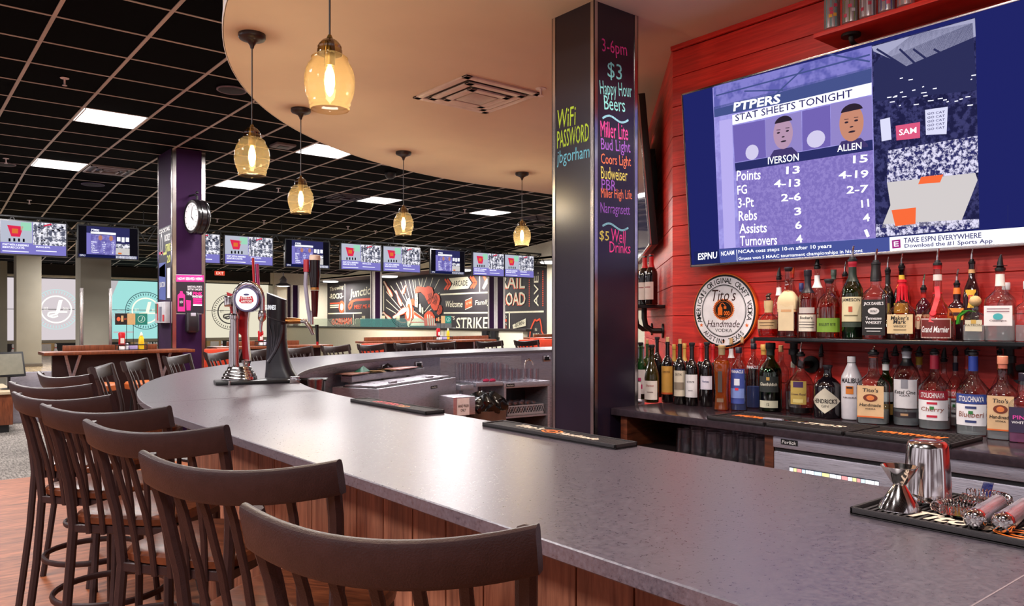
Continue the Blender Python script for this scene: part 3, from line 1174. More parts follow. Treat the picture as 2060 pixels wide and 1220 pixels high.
# stainless back-bar cooler
fr = thing('bar_cooler', 'stainless steel back bar cooler under the black counter', 'refrigerator', (2.95, 0.5, 0))
fx = BX + 0.02
MB().box((fx + 0.03, -1.3, 0.06), (WALL_X - 0.03, 1.712, 1.004), 0.004).obj('body', M['steel'], fr, world=True)
MB().box((fx, -1.3, 0.960), (fx + 0.03, 1.712, 1.004), 0.004).obj('header', M['steel'], fr, world=True)
doors = [(-1.3, -0.25), (-0.245, 0.72), (0.725, 1.71)]
for y0, y1 in doors:
    d_ = MB().box((fx + 0.004, y0, 0.13), (fx + 0.03, y1, 0.945), 0.004).obj('door', M['steel'], fr, world=True)
    MB().box((fx + 0.012, y0, 0.946), (fx + 0.03, y1, 0.959)).obj('door_gasket', M['black'], d_)
MB().box((fx + 0.02, -1.3, 0.0), (fx + 0.06, 1.712, 0.1)).obj('kick_plate', M['black'], fr, world=True)
pl = Plane((fx, 1.7, 0), (0, -1, 0), (0, 0, 1))
A = Art(pl, step=0.0008)
c0, c1 = pl.pick(1571, 883), pl.pick(1605, 899)
A2 = Art(pl, px=False, step=0.0008)
A2.rect('k', c0.x, c1.y, c1.x, c0.y).up().text('w', 'Perlick', (c0.x + 0.006, (c0.y + c1.y) / 2), (c1.x - 0.006, (c0.y + c1.y) / 2), (c0.y - c1.y) * 0.62, 0.2)
A2.done(fr, {'k': ('nameplate', M['black']), 'w': ('nameplate_lettering', M['white'])})
# bright drinks display glimpsed over the bar edge
rnd = random.Random(4)
A2 = Art(Plane((fx + 0.003, 1.7, 0), (0, -1, 0), (0, 0, 1)), px=False, step=0.0008)
s0, s1 = A2.pl.pick(1588, 945).x, A2.pl.pick(1768, 975).x
zt_ = 0.893
A2.sep = True
A2.rect('b', s0, zt_ - 0.032, s1, zt_)
A2.up()
s = s0
cols = ['a', 'c', 'd', 'e', 'a', 'a', 'e', 'c', 'a', 'a', 'd']
q = 0
while s < s1 - 0.01:
    w = rnd.uniform(0.012, 0.034)
    A2.rect(cols[q % 11], s + 0.002, zt_ - 0.03, min(s + w, s1), zt_ - 0.004)
    s += w
    q += 1
A2.done(fr, {'b': ('display_window', lit((60, 60, 70), 1.0)), 'a': ('display_light', lit((245, 245, 255), 1.6)), 'c': ('display_light', lit((225, 220, 150), 1.3)),
             'd': ('display_light', lit((240, 150, 150), 1.2)), 'e': ('display_light', lit((190, 215, 240), 1.4))})

# tumblers upside down in the open bay
M['tumbler'] = glass('tumbler_glass', (252, 252, 253), (214, 216, 226), .9)
def tumbler(name, r, h, n=18, wall=0.003):
    prof = [(0.0, r * 0.84), (h, r), (h, r - wall), (0.01, r * 0.84 - wall)]
    vs, fs = [], []
    for z, rr in prof:
        for i in range(n):
            a_ = 2 * PI * i / n
            vs.append((rr * math.cos(a_), rr * math.sin(a_), z))
    for j in range(3):
        for i in range(n):
            q_ = (i + 1) % n
            fs.append((j * n + i, j * n + q_, (j + 1) * n + q_, (j + 1) * n + i))
    fs.append(tuple(reversed(range(n))))
    fs.append(tuple(range(3 * n, 4 * n)))
    return MB().add(vs, fs).obj(name, M['tumbler'])


tp = None
for i in range(4):
    for j in range(6):
        x_, y_ = BX + 0.12 + 0.088 * i + rnd.uniform(-.004, .004), 1.82 + 0.082 * j + rnd.uniform(-.004, .004)
        if i + j == 9:
            continue
        if tp is None:
            tp = tag(tumbler('tumbler', 0.038, 0.112), 'clear tumbler upside down in the dark open bay under the back counter', 'glass', 'tumblers under the back counter')
            o = tp
        else:
            o = tp.copy()
            COL.objects.link(o)
        o.location = (x_, y_, 0.86 + 0.112 + 0.0005)
        o.rotation_euler = (PI, 0, 0)

# ------------------------------------------------------------------ rubber mats
def bar_mat(label, x0, x1, y0, y1, z, words, colours, slots=True, group=None, disc=None):
    o = thing('bar_mat', label, 'mat', ((x0 + x1) / 2, (y0 + y1) / 2, z), 0, group)
    w, h = (x1 - x0) / 2, (y1 - y0) / 2
    m_ = MB().box((-w, -h, 0), (w, h, 0.007), 0.002)
    t = 0.007
    for q_ in ((-w, -h, -w + t, h), (w - t, -h, w, h), (-w, -h, w, -h + t), (-w, h - t, w, h)):
        m_.box((q_[0], q_[1], 0.001), (q_[2], q_[3], 0.016), 0.002)
    m_.obj('tray', M['rubber'], o)
    rb = MB()
    y_ = -h + 0.014
    while y_ < h - 0.014:
        rb.box((-w + t, y_ - 0.0032, 0.006), (w - t, y_ + 0.0032, 0.013))
        y_ += 0.0125 if slots else 0.009
    rb.box((-0.003, -h + t, 0.006), (0.003, h - t, 0.0125))
    rb.obj('rib', M['rubber'], o, smooth=False)
    pl_ = Plane((0, 0, 0.0135), (0, -1, 0), (1, 0, 0))
    Am = Art(pl_, px=False, step=0.0006)
    for (txt, s0_, s1_, t_, hh, key) in words:
        Am.text(key, txt, (s0_, t_), (s1_, t_), hh, 0.2, 0.03)
    if disc:
        Am.ell('o', disc[:2], disc[2], disc[3], hole=0.8)
        Am.ell('o', disc[:2], disc[2] * 0.55, disc[3] * 0.55, hole=0.6)
    Am.done(o, {k_: ('raised_lettering' if k_ != 'o' else 'raised_emblem', c_) for k_, c_ in colours.items() if k_ in Am.b}, world=False)
    return o


CR, OR = plain('mat_cream', (226, 206, 184), 0.6), plain('mat_orange', (236, 120, 40), 0.6)
bar_mat('narrow black drip mat with cream and orange lettering on the inner bar edge', 1.70, 1.80, 1.60, 2.265, BAR_Z + .0003,
        [("Tito's", -.20, -.06, 0.012, .045, 'c'), ('Handmade', .04, .22, -0.005, .036, 'c')], {'c': CR, 'o': OR}, False, disc=(-0.005, 0, .045, .03))
bar_mat('narrow black drip mat with red lettering, further along by the bar bend', 1.72, 1.815, 2.68, 3.34, BAR_Z + .0003,
        [('BITTERS', -.16, .04, 0, .045, 'r'), ('RED', .06, .13, -.01, .04, 'y')], {'r': plain('mat_red', (206, 40, 56), 0.6), 'y': plain('mat_amber', (216, 130, 50), 0.6)}, False)
sm = bar_mat('black service mat holding the shaker, jigger and strainers', 1.50, 1.80, 0.16, 0.772, BAR_Z + .0003,
             [("Tito's", -.215, -.06, -.095, .06, 'c'), ('HANDMADE', -.03, .2, -.03, .05, 'c')], {'c': CR, 'o': OR}, True, disc=(-.018, -.105, .045, .033))
ym = [at_x(u, 860, BX + .02).y for u in (1428, 1545, 1703, 1922)]
for i, (lab, col_, txt) in enumerate((('flat black counter mat with orange print before the whisky bottles', OR, 'HANDMADE'),
                                      ('flat black counter mat with cream print, middle of the three on the back counter', CR, "TITO'S"),
                                      ('flat black counter mat with orange print before the clear vodka bottles', OR, 'HANDMADE'))):
    y1_, y0_ = ym[i] - 0.003, ym[i + 1] + 0.003
    L_ = (y1_ - y0_)
    bar_mat(lab, BX - 0.004, BX + 0.26, y0_, y1_, BACK_Z + .0003, [(txt, -L_ * .3, L_ * .3, 0.0, .055, 'c')], {'c': col_}, True)

# ================================================================== THINGS ON THE BAR
def lathe_thing(name, prof, mat, parent=None, n=40, loc=None):
    o = MB().loft(prof, n).obj(name, mat, parent)
    if loc:
        o.location = loc
    return o


MZ = BAR_Z + 0.0135
sh = thing('cocktail_shaker', 'polished steel shaker tin standing upside down on the service mat', 'shaker', (1.69, 0.702, MZ))
MB().loft([(0, .0455), (.004, .0462), (.007, .0452), (.06, .0435), (.112, .0395), (.121, .037), (.126, .031), (.1265, .028), (.1245, .02), (.124, .002)], 48).obj('tin', M['chrome'], sh)
jg = thing('jigger', 'double-cone steel jigger standing before the shaker tin', 'jigger', (1.569, 0.705, MZ))
MB().loft([(0, .0405), (.002, .0405), (.0475, .0125), (.049, .0115), (.0505, .0122)], 40).obj('large_cone', M['chrome'], jg)
MB().loft([(.0495, .0115), (.054, .0155), (.0845, .0345), (.086, .0348), (.086, .0335), (.056, .014), (.053, .002)], 40).obj('small_cone', M['chrome'], jg)


def strainer(label, loc, rz, handle=True):
    o = thing('cocktail_strainer', label, 'strainer', loc, rz, None)
    MB().loft([(0.0, .042), (.0012, .043), (.0024, .042)], 36, Matrix.Translation((0, 0, 0.004))).obj('disc', M['chrome'], o)
    pts = []
    N_ = 30
    for i in range(N_ * 10 + 1):
        t = i / (N_ * 10)
        a_ = PI * 1.55 * t - PI * 0.275
        w = 2 * PI * N_ * t
        rr = 0.043 + 0.009 * math.cos(w)
        pts.append((rr * math.sin(a_), -rr * math.cos(a_) , 0.0125 + 0.009 * math.sin(w)))
    MB().tube(pts, 0.0011, 5).obj('spring', M['chrome'], o)
    if handle:
        MB().bar([(0, 0.04, 0.006), (0, 0.075, 0.012), (0, 0.13, 0.02)], 0.02, 0.002, (1, 0, 0)).obj('handle', M['chrome'], o)
    return o


strainer('coil spring strainer lying flat on the service mat closest to the jigger', (1.612, 0.608, MZ), R(-20))
strainer('coil spring strainer lying flat on the mat between the other two strainers', (1.750, 0.618, MZ), R(-75))
strainer('coil spring strainer lying at the rear of the mat beyond the muddlers', (1.748, 0.497, MZ), R(-140))
for q, (x, y, lab) in enumerate(((1.512, 0.549, 'tapered steel muddler lying on the mat, its ridged end beside the strainer'), (1.524, 0.508, 'tapered steel muddler lying on the mat in front of the other muddler'))):
    mu = thing('muddler', lab, 'muddler', (x, y, MZ + 0.019), 0)
    rot = Matrix.Rotation(R(5), 4, 'Z') @ Matrix.Rotation(R(88), 4, 'Y')
    MB().loft([(0.012, .0185), (.03, .0175), (.10, .0155), (.158, .0145), (.165, .010)], 28, rot).obj('handle', M['steel'], mu)
    hd = MB()
    hd.loft([(-.006, .009), (-.003, .015), (.003, .0185), (.010, .0188), (.016, .0182)], 28, rot)
    for k_ in range(8):
        a_ = 2 * PI * k_ / 8
        hd.tube([rot @ Vector((.004 * math.cos(a_), .004 * math.sin(a_), -.006)), rot @ Vector((.013 * math.cos(a_), .013 * math.sin(a_), -.004)), rot @ Vector((.0183 * math.cos(a_), .0183 * math.sin(a_), .006))], .0018, 6)
    hd.obj('ridged_head', M['chrome'], mu)

# ------------------------------------------------------------------ beer towers
tr = thing('drip_tray', 'black drip tray base under the two beer towers', 'drip tray', (1.78, 4.7, BAR_Z), R(-14))
MB().box((-.24, -.075, 0), (.26, .12, .022), 0.008).obj('tray', M['black'], tr)
MB().box((.02, -.065, .017), (.25, .11, .0222), 0.001).obj('grate', plain('dark_steel', (60, 56, 60), 0.3, metal=0.8), tr)
for q in (-.17, .19):
    MB().box((q, -.082, 0.0), (q + (.012 if q < 0 else .06), -.07, .026 if q < 0 else .04), 0.003).obj('chrome_clip', M['chrome'], tr)

st = thing('beer_tower', 'arched chrome beer tower with a round white badge and red handles', 'beer tap', (1.68, 4.78, BAR_Z + 0.0225), R(-39))
base = MB()
MBX = Matrix.Translation((.018, .02, 0))
for z0, z1, r0, r1 in ((0, .022, .102, .100), (.022, .042, .094, .091), (.042, .060, .084, .080), (.060, .082, .072, .066)):
    base.loft([(z0, r0 - .003, 3.2, .8), (z0 + .003, r0, 3.2, .8), (z1 - .003, r1, 3.2, .8), (z1, r1 - .003, 3.2, .8)], 44, MBX)
base.obj('base', M['chrome'], st)
arch = [(.002, 0, .39), (.002, 0, .43)]
for i in range(0, 19):
    a_ = PI - PI * i / 18
    arch.append((.080 + .086 * math.cos(a_), 0, .498 + .098 * math.sin(a_)))
arch += [(.166, 0, .46), (.166, 0, .42)]
MB().tube(arch, .0165, 16).obj('arch_tube', M['chrome'], st)
MB().loft([(.075, .032), (.10, .0265), (.36, .025), (.375, .026), (.378, .031), (.398, .031), (.402, .025), (.41, .018)], 28, Matrix.Translation((-.006, 0, 0))).obj('pillar', M['chrome'], st)
RY = Matrix.Translation((.080, 0, .498)) @ Matrix.Rotation(R(90), 4, 'X')
MB().loft([(-.03, .05), (-.03, .074), (-.02, .080), (.03, .080), (.036, .076), (.036, .066)], 44, RY).obj('badge_ring', plain('badge_ring_violet_steel', (120, 116, 150), .25, metal=.8), st)
pl = Plane((.080, -.0365, .498), (1, 0, 0), (0, 0, 1))
A = Art(pl, px=False, step=0.0006)
A.ell('w', (0, 0), .066, .066, 40)
A.up().poly('r', [(-.046, -.012), (-.036, .020), (-.02, .015), (.02, .015), (.036, .020), (.046, -.012), (.03, -.026), (-.03, -.026)])
A.ell('d', (0, .028), .018, .006)
A.up().text('w2', 'STELLA', (-.034, .007), (.034, .007), .015, 0, .03).text('w2', 'ARTOIS', (-.034, -.013), (.034, -.013), .015, 0, .03)
A.done(st, {'w': ('badge_face', plain('badge_white', (246, 246, 246), 0.35, emit=0.5)), 'r': ('badge_emblem', plain('badge_red', (190, 24, 50), 0.4)),
            'd': ('badge_emblem', plain('badge_navy', (60, 60, 110), 0.4)), 'w2': ('badge_lettering', M['white'])}, world=False)
fc = MB()
fc.tube([(.166, 0, .43), (.166, 0, .405), (.163, 0, .375), (.161, 0, .36)], [.02, .026, .024, .012], 16)
fc.tube([(.161, 0, .37), (.160, -.01, .33), (.160, -.01, .295)], [.012, .0095, .008], 12)
fc.obj('faucet', M['chrome'], st)
m_ = MB().tube([(.160, -.01, .297), (.160, -.01, .268)], [.008, .006], 10)
m_.cyl((.145, -.01, .285), (.175, -.01, .285), .005, n=8)
m_.obj('red_nozzle', plain('nozzle_red', (210, 36, 40), 0.4), st)
M['red_plastic'] = plain('red_tap_handle', (166, 20, 28), 0.3, coat=0.4)
K_ = .000842
def tq(cx_, cy_):
    return ((cx_ - 197) * K_, (747 - cy_) * K_)
fin = [tq(*p) for p in ((105, 100), (180, 122), (228, 205), (272, 238), (262, 310), (258, 390), (264, 500), (276, 606), (226, 598), (214, 420), (160, 385), (140, 270))]
M4 = Matrix(((1, 0, 0, 0), (0, 0, -1, .075), (0, 1, 0, 0), (0, 0, 0, 1)))
MB().prism(fin, 0, .016, M4).obj('tap_handle', M['red_plastic'], st)
MB().bar([(tq(274, 236)[0], .066, tq(0, 236)[1]), (tq(264, 320)[0], .066, tq(0, 320)[1]), (tq(262, 400)[0], .066, tq(0, 400)[1]), (tq(270, 520)[0], .066, tq(0, 520)[1]), (tq(280, 610)[0], .066, tq(0, 610)[1])], .007, .024, (1, 0, 0), .3).obj('handle_edge', M['chrome'], st)
MB().loft([(.07, .017), (.2, .015), (.305, .011)], 20, Matrix.Translation((-.044, .05, 0))).obj('handle_post', M['chrome'], st)
MB().loft([(.06, .024), (.09, .022), (.115, .03), (.12, .012)], 20, Matrix.Translation((.048, .06, 0))).obj('handle_socket', M['chrome'], st)
MB().box((-.066, -.015, .452), (-.02, .03, .52), .006).obj('side_clamp', M['chrome'], st)
m_ = MB().bar([(.0985, .03, .757), (.101, .03, .70), (.106, .03, .59), (.11, .03, .56)], .014, .02, (1, 0, 0), .3)
m_.obj('tap_handle', M['red_plastic'], st)
MB().bar([(.121, .04, .72), (.124, .04, .64), (.130, .04, .55)], .020, .02, (1, 0, 0), .3).obj('tap_handle', plain('magenta_handle', (150, 40, 90), .35), st)
MB().bar([(.112, .035, .71), (.115, .035, .62), (.120, .035, .56)], .006, .022, (1, 0, 0), .3).obj('handle_edge', M['chrome'], st)

gt = thing('beer_tower', 'black sculpted beer tower with a slanted top and copper tap arm', 'beer tap', (1.962, 4.823, BAR_Z + 0.0225), R(-39))
GB = plain('black_satin_tower', (24, 22, 30), 0.34)
prof = []
for z, r, xo in ((0, .078, .056), (.012, .077, .052), (.05, .071, .034), (.10, .066, .018), (.17, .063, .006), (.25, .061, 0), (.42, .061, 0), (.548, .061, 0)):
    prof.append((z, r, xo))
vs, fs = [], []
n = 36
for j, (z, r, xo) in enumerate(prof):
    for i in range(n):
        a_ = 2 * PI * i / n
        e = 2.6
        k_ = r / (abs(math.cos(a_)) ** e + abs(math.sin(a_)) ** e) ** (1 / e)
        zz = z - (0.05 * (math.cos(a_) + 1) / 2 if j == len(prof) - 1 else 0)
        x_ = k_ * math.cos(a_)
        if x_ < 0:
            x_ = max(x_, -.062)
        vs.append((x_ + (xo if x_ > 0 else 0), .9 * k_ * math.sin(a_), zz))
for j in range(len(prof) - 1):
    for i in range(n):
        q = (i + 1) % n
        fs.append((j * n + i, j * n + q, (j + 1) * n + q, (j + 1) * n + i))
fs += [tuple(reversed(range(n))), tuple(range((len(prof) - 1) * n, len(prof) * n))]
MB().add(vs, fs).obj('tower', GB, gt)
gband = MB()
gband.tube([(.058 * math.cos(R(q)) , -.056 * abs(math.sin(R(q))) ** .9 - .001, .375 - .02 * math.cos(R(q))) for q in range(181, 360, 8)], .006, 8)
for k_ in range(4):
    gband.tube([(.05 - .028 * k_ * (1 - t) - .09 * t ** 2, -.0545 - .003 * (1 - t), .34 - .24 * t) for t in [i / 10 for i in range(11)]], .004 if k_ else .011, 8)
gband.obj('moulded_harp', plain('satin_grey_relief', (52, 50, 58), 0.4), gt)
A = Art(Plane((-.02, -.0556, .45), (1, 0, 0), (0, 0, 1)), px=False)
A.text('w', 'GUINNESS', (-.04, 0.002), (.03, 0.0), .03, 0, .02)
A.done(gt, {'w': ('lettering', lit((230, 230, 235), 1.2))}, world=False)
MB().tube([(.055, 0, 0.365), (.10, 0, 0.365), (.155, 0, 0.363)], [.02, .021, .017], 14).obj('tap_arm', plain('copper', (196, 128, 70), 0.25, metal=1.0), gt)
fc = MB()
fc.tube([(.155, 0, 0.363), (.185, 0, 0.363), (.195, 0, 0.350)], .014, 12)
fc.tube([(.18, 0, 0.363), (.215, 0, 0.320), (.235, 0, 0.275)], [.012, .013, .011], 12)
fc.tube([(.225, 0, 0.340), (.225, 0, 0.430)], [.013, .011], 12)
fc.obj('faucet', M['chrome'], gt)
MB().tube([(.258, 0, 0.340), (.262, 0, 0.230)], [.012, .008], 12).obj('spout', M['black'], gt)
MB().tube([(.262, 0, 0.230), (.262, 0, 0.208)], [.009, .007], 10).obj('red_nozzle', plain('nozzle_red2', (210, 36, 40), 0.4), gt)
# glass-of-stout handle
MB().loft([(.39, .016), (.43, .02), (.55, .024), (.56, .027)], 20, Matrix.Translation((.245, 0, 0))).obj('tap_handle', plain('ruby_handle', (62, 14, 16), 0.2, coat=.5), gt)
MB().loft([(.565, .028), (.58, .028)], 20, Matrix.Translation((.245, 0, 0))).obj('gold_band', plain('gold_band', (196, 140, 80), 0.3, metal=.8), gt)
MB().loft([(.58, .028), (.66, .036), (.72, .034), (.755, .034)], 20, Matrix.Translation((.245, 0, 0))).obj('dark_pint', plain('stout', (20, 9, 10), 0.15, coat=.5), gt)
MB().loft([(.755, .034), (.757, .036), (.785, .035), (.79, .03)], 20, Matrix.Translation((.245, 0, 0))).obj('cream_head', plain('cream_head', (222, 200, 184), 0.5), gt)
MB().bar([(.195, -.02, .70), (.19, -.02, .60), (.20, -.01, .48), (.215, 0, .36)], .024, .018, (1, 0, 0), .3).obj('second_handle', plain('grey_handle', (160, 156, 176), 0.35), gt)
MB().bar([(.195, -.02, .76), (.195, -.02, .68)], .034, .024, (1, 0, 0), .3).obj('handle_badge', plain('badge_red2', (170, 34, 50), 0.4), gt)

# ================================================================== INSIDE THE BAR
A0 = at_z(762, 780, 0.86)
B0 = at_z(917.5, 757, 0.86)
dd = (B0 - A0)
clen = dd.length
crz = math.atan2(dd.y, dd.x)
bc = thing('bottle_cooler', 'wide stainless bottle cooler with sliding lids inside the bar bend', 'refrigerator', (A0.x, A0.y, 0), crz)
MB().box((0, 0, .06), (clen, .50, .845), 0.006).obj('body', M['steel'], bc)
MB().box((.02, .04, 0), (clen - .02, .48, .06)).obj('plinth', M['black'], bc)
for q in range(2):
    l_ = MB().box((.05 + q * clen * .47, .06, .845), (.05 + (q + 1) * clen * .47, .40, .866), 0.004).obj('sliding_lid', M['steel'], bc)
    MB().box((.04 + q * clen * .47, .045, .842), (.06 + (q + 1) * clen * .47, .41, .852), 0.002).obj('lid_gasket', M['black'], l_)
    MB().box((.05 + (q + .5) * clen * .47 - .06, .09, .866), (.05 + (q + .5) * clen * .47 + .06, .12, .885), 0.004).obj('lid_handle', M['steel'], l_)
A = Art(Plane((0, -.001, 0), (1, 0, 0), (0, 0, 1)), px=False)
A.rect('k', clen * .63, .765, clen * .72, .795).up().text('w', 'Perlick', (clen * .64, .78), (clen * .71, .78), .017, .2)
A.done(bc, {'k': ('nameplate', M['black']), 'w': ('nameplate_lettering', M['white'])}, world=False)

ms = thing('service_shelf', 'raised steel shelf with menus lying on it behind the bottle cooler', 'shelf', (A0.x, A0.y, 0), crz)
MB().box((.2, .42, .875), (clen * 1.04, .545, .935), 0.004).obj('shelf_top', M['steel'], ms)
MB().box((.21, .43, .935), (clen * 1.03, .54, .945)).obj('dark_liner', M['black'], ms)
for xx in (.25, clen - .2):
    MB().box((xx, .47, .846), (xx + .03, .498, .875)).obj('leg', M['steel'], ms)
rnd = random.Random(7)
base_rot = Matrix.Translation((A0.x, A0.y, 0)) @ Matrix.Rotation(crz, 4, 'Z')
for q, (s, w, c_, lab) in enumerate(((.25, .30, (196, 150, 140), 'pink paper menu lying at the near end of the service shelf'), (.60, .18, (196, 160, 110), 'crumpled brown paper sheets heaped on the service shelf'),
                                     (1.15, .38, (226, 176, 176), 'pale pink menu sheets at the far end of the service shelf'), (.86, .08, (180, 140, 96), 'tan folded paper beside the crumpled sheets on the shelf'))):
    m_ = MB()
    for k_ in range(4):
        a_ = rnd.uniform(-.3, .3) if q in (1, 3) else rnd.uniform(-.05, .05)
        M4 = Matrix.Translation((rnd.uniform(-.02, .02), 0, .002 + .003 * k_)) @ Matrix.Rotation(a_, 4, 'Z') @ Matrix.Rotation(rnd.uniform(0, .12) if q in (1, 3) else 0, 4, 'Y')
        m_.box((-w / 2, -.09, 0), (w / 2, .09, .002), M4=M4)
    o = tag(m_.obj('paper_menu', plain('paper_%d' % q, c_, 0.8, vary=.1)), lab, 'menu')
    o.location = base_rot @ Vector((s + .06, .485, .946))
    o.rotation_euler = (0, 0, crz)
o = MB().add([(-.1, -.05, 0), (.1, -.06, 0), (.13, .03, .0), (-.08, .05, 0), (-.02, -.02, .05), (.06, 0, .055)], [(0, 1, 2, 3), (0, 1, 5, 4), (3, 4, 5, 2), (0, 4, 3), (1, 2, 5)]).obj('folded_card', plain('teal_card', (52, 112, 96), 0.6))
tag(o, 'folded dark teal card leaning on the menus of the service shelf', 'card')
o.location = base_rot @ Vector((.46, .49, .962))
o.rotation_euler = (0, 0, crz + .3)

# drainboard with glasses, bin, glass washer
D0, D1 = at_z(958, 770.7, 0.78), at_z(1008, 767.5, 0.78)
E0, E1 = at_z(1010.5, 773, 0.76), at_z(1104, 768, 0.76)
ed = (E1 - E0)
erz = math.atan2(ed.y, ed.x)
db = thing('drainboard', 'stainless drainboard crowded with clear glasses below the far bar', 'drainboard', (D0.x, D0.y, 0), erz)
dl = (D1 - D0).length
MB().box((0, 0, .735), (dl, .5, .78), .004).obj('tray', M['steel'], db)
MB().box((-.18, .02, .70), (-.02, .5, .76), .004).obj('side_sink', M['steel'], db)
MB().box((-.165, .05, .755), (-.035, .46, .763)).obj('sink_bowl', M['black'], db)
for xx, yy in ((-.16, .06), (-.16, .46), (dl - .04, .46)):
    MB().box((xx, yy, 0), (xx + .03, yy + .03, .74)).obj('leg', M['steel'], db)
MB().box((-.16, .53, .70), (dl + .60, .54, 1.03)).obj('splash_panel', M['steel'], db)

E0 = Matrix.Translation((D0.x, D0.y, 0)) @ Matrix.Rotation(erz, 4, 'Z') @ Vector((dl + .012, 0, 0))
gw = thing('glass_washer', 'open stainless glass washer with a plastic rack of glasses inside', 'dishwasher', (E0.x, E0.y, 0), erz)
el = ed.length
MB().box((0, 0, .70), (el, .5, .76), .004).obj('top', M['steel'], gw)
for xx in (0, el - .03):
    MB().box((xx, 0, 0), (xx + .03, .5, .70)).obj('side_panel', M['steel'], gw)
MB().box((.03, .47, 0), (el - .03, .5, .70)).obj('back_panel', M['black'], gw)
MB().box((.03, 0.02, .36), (el - .03, .47, .38)).obj('rack_shelf', M['steel'], gw)
A = Art(Plane((0, -.001, 0), (1, 0, 0), (0, 0, 1)), px=False)
A.rect('k', .03, .715, .14, .75).up().text('w', 'Perlick', (.04, .732), (.13, .732), .017, .2)
A.done(gw, {'k': ('nameplate', M['black']), 'w': ('nameplate_lettering', M['white'])}, world=False)
EB = Matrix.Translation((E0.x, E0.y, 0)) @ Matrix.Rotation(erz, 4, 'Z')
DB = Matrix.Translation((D0.x, D0.y, 0)) @ Matrix.Rotation(erz, 4, 'Z')
rk = thing('glass_rack', 'grey plastic lattice glass rack inside the open washer', 'rack', EB @ Vector((.06, .03, .382)), erz)
rw = el - .12
m_ = MB()
for (a_, b_) in (((0, 0), (rw, .01)), ((0, .4), (rw, .41)), ((0, 0), (.01, .41)), ((rw - .01, 0), (rw, .41))):
    m_.box((a_[0], a_[1], 0), (b_[0], b_[1], .03))
    m_.box((a_[0], a_[1], .10), (b_[0], b_[1], .115))
k_ = 0.0
while k_ < rw - .02:
    m_.tube([(k_, .005, .03), (min(rw, k_ + .035), .005, .10)], .003, 5)
    m_.tube([(k_ + .035, .005, .03), (k_, .005, .10)], .003, 5)
    k_ += .035
m_.box((0, 0, 0), (rw, .41, .006))
m_.obj('lattice', plain('grey_rack_plastic', (150, 146, 156), 0.5), rk)
tp2 = None
gl = 0
for i in range(5):
    for j in range(3):
        p = EB @ Vector((.12 + i * .085, .09 + j * .1, .3885))
        if tp2 is None:
            tp2 = tag(tumbler('pint_glass', .034, .14), 'clear glass standing in the grey rack of the glass washer', 'glass', 'glasses in the washer rack')
            o = tp2
        else:
            o = tp2.copy()
            COL.objects.link(o)
        o.location = p
labs = 'clear glass among those crowded on the steel drainboard below the far bar'
for i in range(11):
    for j in range(4):
        x_ = -.02 + i * .082 + rnd.uniform(-.01, .01)
        y_ = .09 + j * .095 + rnd.uniform(-.01, .01)
        tall = 1.45 if i < 6 else 1.0
        if i >= 9 and j > 1:
            continue
        o = tp2.copy()
        COL.objects.link(o)
        o.name = 'pint_glass'
        zb = .7805 if x_ < dl else .7605
        o.location = (DB @ Vector((x_ if x_ < dl - .05 else x_ + .06, y_, zb)))
        o.scale = (1.0, 1.0, tall)
        o['label'] = labs
        o['group'] = 'glasses on the drainboard'
for q, (s_, y_) in enumerate(((.16, .06), (.24, .05))):
    o = MB().loft([(0, .04), (.012, .05), (.03, .03), (.034, .005)], 14).obj('cloth', plain('magenta_cloth', (170, 30, 80), 0.8, bumpy=.5))
    tag(o, ('crumpled magenta cloth beside the glasses on the drainboard', 'second magenta cloth at the front edge of the drainboard')[q], 'cloth')
    o.location = DB @ Vector((s_, -.0 + y_ - .02 + .02, .7805))
    o.scale = (.9, .5, 1)

tb = thing('trash_bin', 'waste bin lined with a glossy black bag under the drainboard', 'bin', at_z(990, 800, 0.66) + Vector((0.03, 0.15, -.66)), erz)
MB().loft([(0, .15, 4), (.05, .16, 4), (.52, .19, 4)], 28).obj('bin_body', plain('brown_bin', (96, 76, 66), 0.5), tb)
bm_ = bmesh.new()
bmesh.ops.create_icosphere(bm_, subdivisions=4, radius=1)
rr = random.Random(3)
for v_ in bm_.verts:
    a_ = math.atan2(v_.co.y, v_.co.x)
    f = 1 + .10 * math.sin(7 * a_ + 3 * v_.co.z) + .05 * math.sin(13 * a_ - 5 * v_.co.z) + .03 * rr.uniform(-1, 1)
    v_.co = Vector((v_.co.x * .23 * f, v_.co.y * .21 * f, max(-.10, v_.co.z * .14 * (1 + .2 * math.sin(5 * a_))) + .56))
bm_.verts.index_update()
MB().add([v_.co.copy() for v_ in bm_.verts], [[v_.index for v_ in f.verts] for f in bm_.faces]).obj('bag', plain('black_bag', (12, 11, 13), 0.18), tb)
bm_.free()

